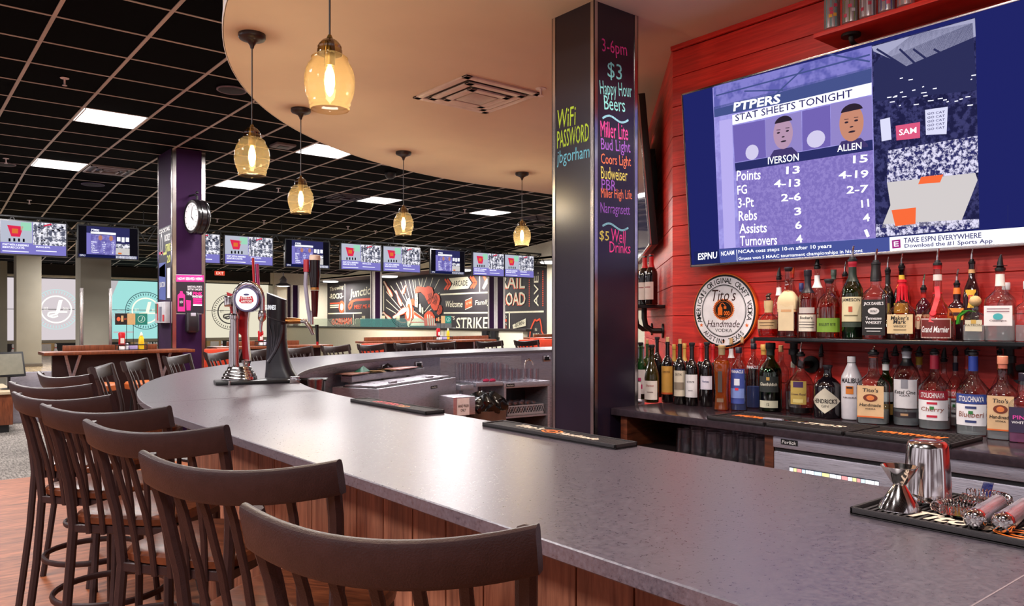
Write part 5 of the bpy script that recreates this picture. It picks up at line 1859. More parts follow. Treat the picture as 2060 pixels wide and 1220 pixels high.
sb('round faceted bourbon bottle with kraft label and a little horse stopper', 'globe', 1546, 604, 44, AMB, liquid=LQ['red'], fill=.36, labels=[(.22, .46, 1.1, (206, 170, 124), [('#', .7, .7, .02, (120, 90, 60)), ('#', .4, .6, .02, (120, 90, 60))])], neck=[(.66, .98, (206, 176, 130))], top=None, extra=horse)
def cape(o, h, r):
    MB().loft([(.42 * h, r * 1.02, 5), (.52 * h, r * 1.03, 5), (.60 * h, r * .95, 4), (.69 * h, r * .5, 2), (.7 * h, r * .42, 2)], 28, caps=False).obj('paper_cape', col((214, 190, 150), .7), o)
    Art(Plane((0, -r, 0), (1, 0, 0), (0, 0, 1)), px=False, step=.001).rect('a', -.8 * r, .10 * h, .75 * r, .48 * h).done(o, {'a': ('label', col((218, 196, 160), .7))}, world=False)
    MB().loft([(.38 * h, r * 1.035, 5), (.415 * h, r * 1.035, 5)], 28, caps=False).obj('copper_belt', col((206, 156, 110), .35), o)
sb('bourbon bottle dressed in a pointed cream paper cape with a belt', 'basil', 1586, 545, 40, AMB, liquid=LQ['red'], fill=.6, top='stopper', cap=(40, 30, 34), extra=cape)
sb('bourbon bottle with black wax neck and a white handwritten label', 'wine', 1625, 551, 36, AMB, liquid=LQ['red'], fill=.62, labels=[(.10, .36, 1.2, (232, 222, 206), [("Booker's", .82, .6, .045, INK), ('#', .55, .8, .01, (90, 80, 80)), ('#', .4, .8, .01, (90, 80, 80)), ('#', .25, .7, .01, (90, 80, 80))]), (.38, .47, 1.0, (196, 184, 180), [])], neck=[(.70, 1.0, (30, 24, 34))], top='cap', cap=(30, 24, 34))
sb('flask shaped rye whiskey bottle with a bright green label', 'bulleit', 1668, 569, 48, AMB, liquid=LQ['amber'], fill=.56, labels=[(.11, .36, 1.2, (120, 156, 50), [('BULLEIT RYE', .55, .6, .05, (40, 56, 20))])], top='stopper', cap=(44, 40, 44))
sb('green whiskey bottle with a big cream label and red neck seal', 'liquor', 1715, 527, 42, GRN, liquid=LQ['green'], fill=.5, labels=[(.22, .54, 1.1, (222, 210, 172), [('JAMESON', .86, .85, .055, INK), ('#', .5, .16, .07, (190, 80, 50)), ('#', .25, .6, .012, (120, 110, 80))]), (.15, .21, 1.1, (54, 66, 56), [])], neck=[(.74, .93, (26, 40, 32)), (.93, 1.0, (170, 30, 50))], top='pourer')
sb('square whiskey bottle with an ornate black label and black neck', 'square', 1762, 534, 48, CLR, liquid=LQ['red'], fill=.16, labels=[(.05, .53, .92, (20, 16, 18), [("JACK DANIEL'S", .88, .85, .055, WHT), ('@', .68, .5, .09, (210, 206, 206)), ('Old No.7', .68, .3, .03, (20, 16, 18)), ('Tennessee', .48, .7, .04, WHT), ('WHISKEY', .36, .7, .04, WHT), ('#', .2, .75, .01, WHT), ('#', .12, .6, .01, WHT)])], neck=[(.78, 1.0, (18, 14, 16))], top='pourer')
def drip(o, h, r):
    m_ = MB()
    for i in range(9):
        a_ = 2 * PI * i / 9
        l_ = .62 + .05 * ((i * 7) % 5) / 5
        q_ = []
        for k_ in range(6):
            f = l_ + (.9 - l_) * k_ / 5
            rr, e = radius_at(PROF['makers'], f)
            q_.append((math.cos(a_) * rr * r, math.sin(a_) * rr * r, f * h))
        m_.tube(q_, [.003, .004, .0045, .005, .006, .006], 8)
    m_.loft([(.84 * h, r * .31), (.95 * h, r * .31), (.96 * h, r * .36), (1.0 * h, r * .36), (1.01 * h, r * .2)], 20)
    m_.obj('red_wax', plain('red_wax', (206, 22, 40), .3), o)
sb('squarish bourbon bottle with dripping red wax over its neck', 'makers', 1815, 564, 51, AMB, liquid=LQ['red'], fill=.44, labels=[(.10, .42, .95, (216, 190, 146), [("Maker's", .82, .7, .075, INK), ('Mark', .62, .5, .075, INK), ('WHISKY', .38, .5, .04, (60, 50, 40)), ('#', .2, .5, .015, (120, 100, 70))])], top=None, extra=drip)
def ribbon(o, h, r):
    m_ = MB()
    m_.loft([(.62 * h, r * .275), (.64 * h, r * .275)], 20)
    m_.bar([(0, -r * .27, .72 * h), (.004, -r * .30, .6 * h), (-.002, -r * .48, .48 * h), (-.006, -r * .9, .38 * h), (-.012, -r * 1.0, .24 * h)], .018, .0015, (1, 0, 0))
    m_.loft([(0, .011), (.003, .012), (.005, .01)], 18, Matrix.Translation((-.006, -r * .93, .355 * h)) @ Matrix.Rotation(R(70), 4, 'X'))
    m_.obj('red_ribbon', plain('red_ribbon', (206, 26, 40), .35), o)
sb('bell shaped liqueur bottle with a red ribbon, wax seal and maroon label', 'marnier', 1886, 535, 68, AMB, liquid=LQ['amber'], fill=.3, labels=[(.03, .29, .95, (214, 186, 180), [('#', .5, .93, .23, (110, 34, 34)), ('Grand Marnier', .45, .85, .085, WHT)])], neck=[(.80, .88, (220, 210, 206)), (.95, 1, (170, 24, 30))], top='pourer', extra=ribbon)
def leafy(o, h, r):
    A_ = MB()
    for k_ in range(4):
        A_.bar([(0, 0, .73 * h), (-.02 - .006 * k_, -.012, .76 * h), (-.045 - .004 * k_, -.018 + .008 * k_, .62 * h), (-.052 - .003 * k_, -.014 + .008 * k_, .42 * h)], .016, .001, (.3, 1, 0))
    A_.obj('green_ribbon', plain('green_ribbon', (70, 180, 50), .5), o)
sb('squat hand blown tequila bottle with green ribbon and round cork', 'patron', 1962, 606, 44, CLR, liquid=LQ['clear'], fill=.4, labels=[(.24, .52, .7, (216, 206, 180), [('PATRON', .55, .95, .05, (90, 76, 50)), ('#', .85, .3, .1, (206, 166, 80))])], top='ball', extra=leafy)
sb('clear long necked tequila bottle with a white handwritten label and blue agave', 'tito', 2012, 545, 56, CLR, liquid=LQ['clear'], fill=.3, labels=[(.22, .50, .9, (236, 228, 228), [('#', .85, .8, .012, (150, 110, 120)), ('#', .72, .8, .012, (150, 110, 120)), ('@', .46, .35, .09, (70, 170, 176)), ('Casamigos', .25, .6, .03, (90, 70, 80))])], neck=[(.78, .95, (232, 226, 220))], top='pourer', pour='b')
sb('clear square shouldered bottle cut off by the picture edge on the shelf', 'square', 2068, 575, 44, CLR, liquid=LQ['clear'], fill=.3, top='cap', cap=(210, 212, 216))
for lab, sh_, u, vt, w, gm, lq, fl, nk, tp_, cp, lb in (
        ('clear whisky bottle with a red dot on its neck label, behind the horse stopper bottle', 'burg', 1567, 563, 26, CLR, LQ['clear'], .3, [(.72, .86, (240, 236, 236))], 'pourer', None, ()),
        ('clear bottle with a red and orange cap behind the cream caped bourbon', 'liquor', 1593, 546, 24, AMB, LQ['red'], .5, [(.9, 1.0, (216, 50, 36))], 'cap', (226, 96, 50), ()),
        ('small bottle with a navy blue cap between the caped and black waxed bourbons', 'liquor', 1612, 577, 22, AMB, LQ['amber'], .6, [(.9, 1, (40, 44, 90))], 'cap', (40, 44, 96), ()),
        ('clear bottle with a white neck label behind the black waxed bourbon', 'liquor', 1644, 541, 30, CLR, LQ['clear'], .4, [(.72, .9, (232, 228, 230))], 'pourer', None, ()),
        ('amber whisky bottle with a dull green cap behind the green label rye', 'liquor', 1677, 550, 26, AMB, LQ['amber'], .72, [(.9, 1.0, (70, 84, 76))], 'cap', (72, 86, 78), ()),
        ('red tinted bottle with a black pourer between the rye and the green whiskey', 'liquor', 1700, 556, 26, AMB, LQ['red'], .2, None, 'pourer', None, ()),
        ('dark bottle with a tall black capsule between the square whiskey and the red wax', 'liquor', 1786, 548, 26, DG, None, 0, [(.82, 1.0, (26, 22, 26))], 'pourer', None, ()),
        ('dark coffee liqueur bottle with yellow neck label behind the red waxed bourbon', 'liquor', 1814, 540, 30, DG, None, 0, [(.72, .9, (216, 176, 60))], 'pourer', None, [(.2, .5, 1.1, (206, 170, 70), [])]),
        ('dark red liqueur bottle with red neck band between red wax and bell bottle', 'bulleit', 1858, 584, 40, plain('garnet', (60, 10, 24), .08, coat=1.0), None, 0, [(.84, .95, (190, 40, 36))], 'pourer', None, [(.2, .5, 1.1, (226, 200, 170), [('ORA', .7, .7, .1, (190, 50, 40))])]),
        ('dark square orange liqueur bottle with slanted orange ribbon label', 'square', 1925, 575, 32, plain('dark_amber', (44, 16, 24), .08, coat=1.0), None, 0, [(.84, .96, (226, 116, 40))], 'pourer', None, [(.36, .58, .9, (226, 136, 50), [('#', .5, .8, .06, (60, 20, 24))])]),
        ('dark brown monk style liqueur bottle with a yellow panel bearing a red letter', 'franc', 1955, 532, 40, plain('dark_brown_glass', (34, 10, 16), .08, coat=1.0), None, 0, [(.88, .93, (196, 150, 100))], 'pourer', None, [(.42, .66, .62, (222, 170, 50), [('F', .5, .4, .1, (190, 40, 36))])]),
        ('large clear tequila bottle with a wide silver cap behind the long necked one', 'patron', 2024, 560, 62, CLR, LQ['clear'], .4, None, 'cap', (196, 196, 202), ())):
    sb(lab, sh_, u, vt, min(w, 32), gm, x=3.325, liquid=lq, fill=fl, neck=nk, top=tp_, cap=cp, labels=lb, pour='b' if u in (1567, 1644, 1697, 1952, 1930) else 'metal')

# ---- wine shelf on the angled wall
WD = Vector((.70711, .70711, 0))      # along the wall, away from the camera
WN = Vector((-.70711, .70711, 0))     # out of the wall
W0 = Vector((WALL_X, WALL_END, 0))
WS_Z = 1.555
ws = thing('wine_shelf', 'short dark shelf of wine on the angled red wall behind the column', 'shelf', (3.8, 3.3, WS_Z))
MW = Matrix(((WD.x, WN.x, 0, W0.x), (WD.y, WN.y, 0, W0.y), (0, 0, 1, 0), (0, 0, 0, 1)))
MB().box((.42, .002, WS_Z - .02), (1.6, .22, WS_Z), .002, MW).obj('shelf_board', plain('dark_shelf_board', (30, 26, 28), .3), ws, world=True)
for s_ in (.52, 1.4):
    br_ = MB().tube([MW @ Vector(p) for p in ((s_, .004, WS_Z - .16), (s_, .07, WS_Z - .16), (s_, .11, WS_Z - .13), (s_, .12, WS_Z - .08), (s_, .12, WS_Z - .02))], .017, 10)
    br_.cyl(MW @ Vector((s_, .001, WS_Z - .16)), MW @ Vector((s_, .012, WS_Z - .16)), .045, n=18)
    br_.obj('pipe_bracket', M['black_metal'], ws, world=True)
def on_wine_shelf(u, n_):
    best = None
    for k_ in range(400):
        p_ = MW @ Vector((.4 + k_ * .003, n_, WS_Z))
        e_ = abs(U0 + FOCAL * (p_.x * FY - p_.y * FX) / (p_.x * FX + p_.y * FY) - u)
        if best is None or e_ < best[0]:
            best = (e_, p_)
    return best[1]


for u, n_, c_, h_, lab in ((1322, .085, (196, 26, 34), .305, 'red capsule wine bottle at the near end of the upper wine shelf'), (1308, .055, (200, 160, 70), .295, 'gold capsule wine bottle between the two red ones on the wine shelf'),
                           (1297, .12, (206, 36, 40), .305, 'red capsule wine bottle, second of the red ones on the wine shelf'), (1288, .075, (206, 166, 84), .295, 'gold capsule wine bottle between the second red one and the column'),
                           (1280, .15, (196, 150, 60), .295, 'gold capsule wine bottle half hidden by the column on the wine shelf')):
    p = on_wine_shelf(u, n_)
    bottle(lab, 'wine', p.x, p.y, WS_Z, h_, .0375, DG, labels=[(.1, .45, 1.2, (214, 196, 190), [('#', .7, .6, .02, (150, 80, 80))])], neck=[(.74, 1.0, c_)], top=None, rz=R(-100))

# ---- can shelf high on the red wall
cy1 = at_x(1636, 68, 3.17).y
cz = at_x(1636, 68, 3.17).z
cs = thing('can_shelf', 'red board shelf holding beer cans high above the big television', 'shelf', (3.25, .8, cz))
MB().box((3.17, -1.0, cz - .02), (WALL_X - .002, cy1, cz), .002).obj('shelf_board', M['red_wall'], cs, world=True)
yb = at_x(1712, 80, 3.25).y
br_ = MB().tube([(WALL_X - .004, yb, cz - .058), (3.285, yb, cz - .058), (3.262, yb, cz - .053), (3.252, yb, cz - .04), (3.25, yb, cz - .02)], .011, 12)
br_.cyl((3.25, yb, cz - .032), (3.25, yb, cz - .0205), .04, n=20)
br_.cyl((WALL_X - .012, yb, cz - .058), (WALL_X - .001, yb, cz - .058), .03, n=20)
br_.obj('pipe_bracket', M['black_metal'], cs, world=True)
for q, (u, c1, c2, lab) in enumerate(((1674, (96, 158, 160), (226, 170, 60), 'teal beer can with orange and pink spots, first on the high red shelf'), (1711, (110, 122, 70), (196, 190, 196), 'green and silver beer can second on the high red shelf'),
                                      (1746, (196, 190, 200), (180, 40, 70), 'silver beer can with a red emblem third on the high red shelf'), (1784, (70, 66, 130), (200, 200, 220), 'purple blue beer can fourth on the high red shelf'),
                                      (1822, (206, 130, 120), (230, 200, 190), 'pinkish beer can last in view on the high red shelf'))):
    p = at_x(u, 40, 3.215)
    o = thing('beer_can', lab, 'can', (p.x, p.y, cz + .0004), R(-70))
    MB().loft([(0, .024), (.005, .027), (.012, .033), (.142, .033), (.152, .028), (.155, .027), (.156, .025)], 28).obj('can_body', col((190, 188, 194), .25, metal=.8), o)
    A_ = Art(Plane((0, -.033, 0), (1, 0, 0), (0, 0, 1)), px=False, step=.0005, curl=.033)
    A_.rect('b', -.1, .014, .1, .140)
    A_.up()
    r_ = random.Random(q)
    for k_ in range(5):
        a_, z_ = r_.uniform(-.03, .02), r_.uniform(.03, .12)
        A_.rect('s' if k_ % 2 else 't', a_, z_, a_ + .014, z_ + .014)
    made = A_.done(o, {'b': ('can_wrap', col(c1, .35)), 's': ('can_print', col(c2, .4)), 't': ('can_print', col((206, 56, 90), .4))}, world=False)

# ================================================================== BIG TELEVISION, ROUND SIGN
TVX = 3.285
bl = at_x(1389.5, 538.5, TVX)
up = Vector((-.078, 0, .93)).normalized()
TP = Plane(bl, (0, -1, 0), up)
TW, TH = 1.68, (TP.pick(1371, 189.5)).y
tv = thing('television', 'huge flat television showing basketball statistics on the red board wall', 'television', (TVX, bl.y - TW / 2, bl.z))
MT = Matrix(((0, up.x, TP.n.x, bl.x), (-1, up.y, TP.n.y, bl.y), (0, up.z, TP.n.z, bl.z), (0, 0, 0, 1)))
MB().box((0, 0, -.045), (TW, TH, -.004), .006, MT).obj('housing', M['black'], tv, world=True)
m_ = MB()
bz = .009
for q_ in ((0, 0, TW, bz * 1.5), (0, TH - bz, TW, TH), (0, 0, bz, TH), (TW - bz, 0, TW, TH)):
    m_.box((q_[0], q_[1], -.012), (q_[2], q_[3], .004), .002, MT)
m_.obj('bezel', M['trim_steel'], tv, world=True)
MB().add([TP.p(bz, bz, 0), TP.p(TW - bz, bz, 0), TP.p(TW - bz, TH - bz, 0), TP.p(bz, TH - bz, 0)], [(0, 1, 2, 3)]).obj('screen', lit((30, 34, 96), .9), tv, world=True)
MB().box((TW * .35, TH * .3, -.10), (TW * .65, TH * .7, -.045), .004, MT).obj('wall_mount', M['black'], tv, world=True)
def cz_(x, y):
    return (1360 + x / 2.1786, y / 2.1786)
A = Art(TP, step=.0005)
A.sep = True
def P_(key, *pts):
    A.poly(key, [cz_(*p) for p in pts])
P_('pic', (160, 385), (858, 200), (875, 1045), (190, 1092))
P_('arena', (855, 200), (1312, 76), (1330, 1003), (875, 1042))
A.up()
P_('roof', (165, 380), (856, 200), (858, 300), (168, 480))
P_('head', (166, 470), (858, 292), (858, 372), (168, 515))
P_('pillar', (190, 530), (246, 520), (262, 1085), (212, 1090))
P_('dim', (1040, 150), (1300, 100), (1318, 395), (870, 445), (866, 280))
P_('roofl', (858, 205), (1310, 80), (1314, 160), (1010, 290), (866, 225))
P_('crowd', (930, 660), (1322, 595), (1326, 756), (925, 800))
P_('crowd', (878, 985), (1328, 960), (1329, 1000), (876, 1040))
P_('court', (925, 800), (1312, 758), (1322, 790), (1245, 985), (900, 1000), (940, 900))
P_('stat', (262, 752), (862, 655), (876, 1042), (280, 1088))
A.up()
for x0, x1 in ((900, 1000), (1000, 1060), (1060, 1140), (1150, 1260)):
    A.line('dim', cz_(x0 - 20, 215), cz_(x1, 290), .008)
for (a_, b_) in (((175, 420), (850, 240)), ((300, 400), (470, 395)), ((420, 430), (560, 300)), ((650, 235), (850, 270))):
    A.line('head', cz_(*a_), cz_(*b_), .007)
P_('white', (247, 505), (858, 362), (858, 415), (248, 548))
P_('tile', (250, 552), (390, 525), (395, 690), (258, 712))
P_('tile2', (392, 525), (550, 488), (553, 662), (396, 690))
P_('tile', (553, 488), (676, 460), (678, 640), (555, 662))
P_('tile2', (678, 458), (858, 420), (862, 612), (680, 640))
P_('orange', (945, 922), (1052, 910), (1050, 982), (962, 992))
P_('orange', (1075, 776), (1172, 765), (1158, 800), (1062, 808))
P_('sign', (895, 525), (938, 515), (945, 612), (902, 620))
P_('sign', (1092, 482), (1192, 468), (1186, 588), (1096, 592))
P_('red', (963, 552), (1070, 535), (1070, 605), (967, 616))
A.sep = False
for q in range(26):
    r_ = random.Random(q)
    x_, y_ = r_.uniform(880, 1310), r_.uniform(330, 470)
    A.line('white', cz_(x_, y_), cz_(x_ + r_.uniform(6, 26), y_ - 3), .004)
A.sep = True
P_('name', (258, 716), (862, 612), (864, 658), (262, 752))
P_('tick', (188, 1094), (936, 1040), (937, 1112), (196, 1160))
P_('logo', (78, 1104), (188, 1096), (194, 1162), (82, 1166))
P_('white', (936, 1040), (1545, 994), (1545, 1074), (938, 1114))
A.line('dim', cz_(1455, 900), cz_(1455, 1000), .001)
A.up()
# heads and shoulders of two players, mascots as plain pale badges
def face(cx, cy, s, skin, hair):
    c_ = cz_(cx, cy)
    A.poly('shirt', [cz_(cx - 62 * s, cy + 110 * s), cz_(cx - 40 * s, cy + 74 * s), cz_(cx + 38 * s, cy + 60 * s), cz_(cx + 66 * s, cy + 86 * s), cz_(cx + 68 * s, cy + 96 * s)])
    A.up()
    A.ell(skin, c_, .050 * s, .072 * s, 24)
    A.up()
    A.ell(hair, (c_[0] + 1, c_[1] - 20 * s), .046 * s, .034 * s, 20, a0=10, a1=170)
    A.sep = False
    for k_ in (-1, 1):
        A.ell(hair, (c_[0] + 9 * s * k_, c_[1] - 3 * s - k_ * 2), .0085 * s, .004 * s, 10)
        A.line(hair, (c_[0] + (9 * k_ - 4) * s, c_[1] - 8.5 * s - k_ * 2), (c_[0] + (9 * k_ + 4) * s, c_[1] - 9.5 * s - k_ * 2), .003)
    A.ell(hair, (c_[0] + 1, c_[1] + 16 * s), .015 * s, .004 * s, 10)
    A.ell(hair, (c_[0] + .5, c_[1] + 7 * s), .008 * s, .003 * s, 10)
    A.sep = True
face(470, 585, 1.0, 'skin1', 'hair')
face(770, 540, 1.08, 'skin2', 'hair')
A.ell('badge', cz_(335, 668), .036, .036, 18)
A.ell('badge', cz_(615, 610), .044, .038, 18)
A.up()
def T_(key, body, a_, b_, h, sh=0.0, bo=.01):
    A.text(key, body, cz_(*a_), cz_(*b_), h / 2.1786, sh, bo)
T_('tw', 'PTPERS', (255, 470), (460, 432), 40, .12, .03)
T_('tn', 'STAT SHEETS TONIGHT', (262, 518), (775, 408), 32, 0, .005)
T_('tw', 'IVERSON', (405, 706), (540, 688), 32, 0, .01)
T_('tw', 'ALLEN', (709, 652), (815, 638), 30, 0, .01)
for i, (lab, x1, y1, c1, c2, (a0, b0), (a1, b1), yy1, yy2) in enumerate((
        ('Points', 373, 768, '13', '15', (485, 545), (778, 843), 746, 697), ('FG', 313, 832, '4-13', '4-19', (432, 547), (715, 845), 804, 765), ('3-Pt', 343, 888, '2-6', '2-7', (463, 550), (750, 845), 865, 830),
        ('Rebs', 357, 945, '3', '11', (521, 551), (814, 848), 927, 892), ('Assists', 400, 1000, '6', '4', (524, 553), (821, 851), 988, 955), ('Turnovers', 445, 1054, '4', '1', (528, 556), (832, 845), 1048, 1023))):
    T_('tw', lab, (268 + 3 * i, y1 + 3), (x1, y1 - 3), 44 if i != 1 else 40)
    T_('tw', c1, (a0, yy1 + 2), (b0, yy1 - 3), 34, 0, .02)
    T_('tw', c2, (a1, yy2 + 3), (b1, yy2 - 3), 34, 0, .02)
T_('tw', 'ESPNU', (99, 1126), (182, 1118), 30, .1, .02)
T_('tw', 'NCAAM', (200, 1113), (257, 1107), 20)
A.line('tw', cz_(268, 1095), cz_(270, 1145), .003)
T_('tw', 'NCAA coss steps 10-m after 10 years', (276, 1106), (684, 1080), 21)
T_('tw', 'Gruess won 5 MAAC tournament championships in his tent', (276, 1136), (820, 1100), 19)
P_('tm', (948, 1054), (985, 1050), (987, 1086), (950, 1090))
T_('tn', 'TAKE ESPN EVERYWHERE', (1000, 1055), (1340, 1031), 23)
T_('tn', 'Download the #1 Sports App', (1004, 1081), (1389, 1058), 23)
A.up()
T_('tw', 'E', (957, 1071), (978, 1069), 22)
T_('tw', 'SAM', (980, 582), (1056, 570), 26)
for k_ in range(5):
    T_('tn', 'GO CAT', (1104, 500 + 17 * k_), (1180, 490 + 17 * k_), 10)
A.done(tv, {'pic': ('screen_picture', glow('screen_purple', (134, 126, 196), 1.0, (150, 144, 212), 12)), 'arena': ('screen_picture', glow('arena_dark', (30, 30, 66), .9, (58, 58, 104), 40)), 'roof': ('screen_picture', glow('screen_roof', (126, 122, 196), .9, (92, 92, 168), 10)),
            'head': ('screen_banner', lit((66, 78, 132), .9)), 'pillar': ('screen_picture', lit((172, 162, 222), .95)), 'dim': ('screen_picture', lit((42, 44, 84), .9)), 'roofl': ('screen_picture', lit((160, 160, 190), .9)),
            'crowd': ('screen_picture', glow('screen_crowd', (44, 44, 96), .95, (214, 210, 234), 60)), 'court': ('screen_picture', lit((196, 190, 190), .95)), 'stat': ('screen_panel', glow('stat_panel', (118, 104, 176), .95, (136, 122, 190), 60)),
            'white': ('screen_banner', lit((236, 236, 250), 1.0)), 'tile': ('screen_panel', lit((106, 92, 166), .95)), 'tile2': ('screen_panel', lit((136, 124, 186), .95)), 'orange': ('screen_picture', lit((226, 98, 54), 1.0)),
            'sign': ('screen_picture', lit((206, 206, 232), .95)), 'red': ('screen_picture', lit((206, 84, 120), .95)), 'name': ('screen_banner', lit((40, 44, 96), .9)), 'tick': ('screen_banner', lit((70, 80, 146), .9)), 'logo': ('screen_banner', lit((28, 34, 84), .9)),
            'shirt': ('screen_portrait', lit((64, 54, 104), .9)), 'skin1': ('screen_portrait', lit((170, 138, 164), .95)), 'skin2': ('screen_portrait', lit((186, 128, 106), .95)), 'hair': ('screen_portrait', lit((44, 34, 48), .9)), 'badge': ('screen_portrait', lit((196, 190, 220), .95)),
            'tw': ('screen_lettering', lit((250, 250, 255), 1.1)), 'tn': ('screen_lettering', lit((44, 40, 96), .9)), 'tm': ('screen_emblem', lit((150, 40, 120), .95))})

# television on the angled wall, seen edge on
br = MW @ Vector((.50, .085, 0))
n2 = Vector((WN.x, WN.y, -.085)).normalized()
up2 = (Vector((0, 0, 1)) - n2 * n2.z).normalized()
rt2 = up2.cross(n2).normalized()
MT2 = Matrix(((rt2.x, up2.x, n2.x, br.x), (rt2.y, up2.y, n2.y, br.y), (rt2.z, up2.z, n2.z, 1.925), (0, 0, 0, 1)))
t2 = thing('television', 'television on the angled red wall, seen nearly edge on behind the column', 'television', (br.x, br.y, 1.925))
MB().box((-1.68, 0, -.05), (0, .945, -.004), .006, MT2).obj('housing', M['black'], t2, world=True)
m_ = MB()
for q_ in ((-1.68, 0, 0, .012), (-1.68, .933, 0, .945), (-1.68, 0, -1.668, .945), (-.012, 0, 0, .945)):
    m_.box((q_[0], q_[1], -.012), (q_[2], q_[3], .005), .002, MT2)
m_.obj('bezel', M['trim_steel'], t2, world=True)
MB().box((-1.67, .01, -.006), (-.01, .935, .001), 0, MT2).obj('screen', plain('dark_screen', (96, 100, 140), .06, spec=.9), t2, world=True)
MB().box((-1.1, .3, -.13), (-.5, .7, -.05), .004, MT2).obj('wall_mount', M['black'], t2, world=True)

# round vodka sign
c3 = at_x(1459, 626, WALL_X - .012)
sg = thing('round_sign', 'round white vodka sign with orange rim on the red board wall', 'sign', c3)
RS = Matrix.Translation((0, 0, 0)) @ Matrix.Rotation(R(-90), 4, 'Y')
MB().loft([(-.011, .190), (.006, .194), (.012, .192), (.0125, .187)], 64, RS).obj('rim', plain('sign_orange', (232, 112, 36), .35), sg)
MB().loft([(0, .188), (.0128, .188), (.0132, .184)], 64, RS).obj('plate', plain('sign_black', (26, 24, 28), .35), sg)
A = Art(Plane((-.0134, 0, 0), (0, -1, 0), (0, 0, 1)), px=False, step=.0007)
A.ell('w', (0, 0), .178, .178, 56)
A.up().ell('k', (0, 0), .136, .136, 56, hole=.97).ell('k', (0, 0), .130, .130, 56, hole=.99)
A.arc('k', "AMERICA'S ORIGINAL CRAFT VODKA", (0, 0), .157, .028, 202, -18, False, .01)
A.arc('k', 'AUSTIN, TEXAS', (0, 0), .157, .026, 222, 318, True, .01)
for a_ in (208, -28, 270):
    c_ = Vector((.157 * math.cos(R(a_)), .157 * math.sin(R(a_))))
    A.poly('o', [tuple(c_ + Vector((math.cos(R(90 + 36 * i)), math.sin(R(90 + 36 * i)))) * (.012 if i % 2 == 0 else .005)) for i in range(10)])
A.text('k2', "Tito's", (-.075, .082), (.075, .082), .062, .2, .0)
A.text('k2', 'Handmade', (-.098, -.066), (.098, -.066), .036, .25, .0)
A.text('k', 'VODKA', (-.052, -.100), (.052, -.100), .018)
ring_ = []
for i in range(72):
    a_ = 2 * PI * i / 72
    f = 1.0 if i % 2 else .88
    ring_.append((.068 * f * math.cos(a_), .008 + .058 * f * math.sin(a_)))
A.poly('o', ring_)
A.up().ell('k', (0, .008), .056, .047, 40)
A.up().ell('o', (0, .008), .051, .042, 40, hole=.96)
A.poly('o', [(-.034, -.022), (-.006, -.022), (-.006, .016), (-.014, .024), (-.014, .032), (-.024, .032), (-.024, .024), (-.034, .016)])
A.path('o', [(-.018, .034), (-.006, .042), (.010, .030), (.010, .02)], .0035)
A.rect('o', .002, .010, .018, .024)
for k_ in range(3):
    A.ell('o', (.008 + .012 * k_, -.012), .006, .011, 14, hole=.45)
A.done(sg, {'w': ('face', plain('sign_face', (244, 240, 246), .3)), 'k': ('lettering', M['black']), 'k2': ('lettering', plain('sign_brown', (58, 26, 24), .4)), 'o': ('emblem', plain('sign_orange2', (232, 112, 36), .4))}, world=False)

# ================================================================== LAMPS AND CEILING FITTINGS
M['amber_shade'] = glass('smoky_amber_glass', (250, 226, 178), (150, 108, 52))
m, nt, b, out = new_mat('bubbled_amber_glass')
nt.nodes.remove(b)
lw = nt.nodes.new('ShaderNodeLayerWeight')
lw.inputs['Blend'].default_value = .4
rp = ramp(nt, lin((250, 236, 204)), lin((190, 142, 72)), .4, 1.0)
nt.links.new(lw.outputs['Facing'], rp.inputs['Fac'])
t = nt.nodes.new('ShaderNodeBsdfTransparent')
nt.links.new(rp.outputs['Color'], t.inputs['Color'])
g = nt.nodes.new('ShaderNodeBsdfGlossy')
g.inputs['Roughness'].default_value = .05
v = coords(nt)
nz = noise(nt, v, 60, 2)
bp = nt.nodes.new('ShaderNodeBump')
bp.inputs['Strength'].default_value = .18
bp.inputs['Distance'].default_value = .004
nt.links.new(nz.outputs['Fac'], bp.inputs['Height'])
nt.links.new(bp.outputs['Normal'], g.inputs['Normal'])
tr_ = nt.nodes.new('ShaderNodeBsdfTranslucent')
tr_.inputs['Color'].default_value = lin((240, 204, 140))
fr_ = schlick(nt, lw, .05, .5)
m1 = nt.nodes.new('ShaderNodeMixShader')
m1.inputs[0].default_value = .05
nt.links.new(t.outputs[0], m1.inputs[1])
nt.links.new(tr_.outputs[0], m1.inputs[2])
m2 = nt.nodes.new('ShaderNodeMixShader')
nt.links.new(fr_.outputs[0], m2.inputs[0])
nt.links.new(m1.outputs[0], m2.inputs[1])
nt.links.new(g.outputs[0], m2.inputs[2])
nt.links.new(m2.outputs[0], out.inputs['Surface'])
M['amber_shade'] = m
M['smoky'] = glass('smoky_neck_glass', (206, 190, 150), (120, 96, 56))
M['bronze'] = plain('oil_rubbed_bronze', (40, 26, 24), .4)
M['cap_brass'] = plain('smoked_brass_cap', (120, 92, 48), .3, metal=.7)
M['filament'] = glow('lamp_filament', (255, 230, 176), 26)


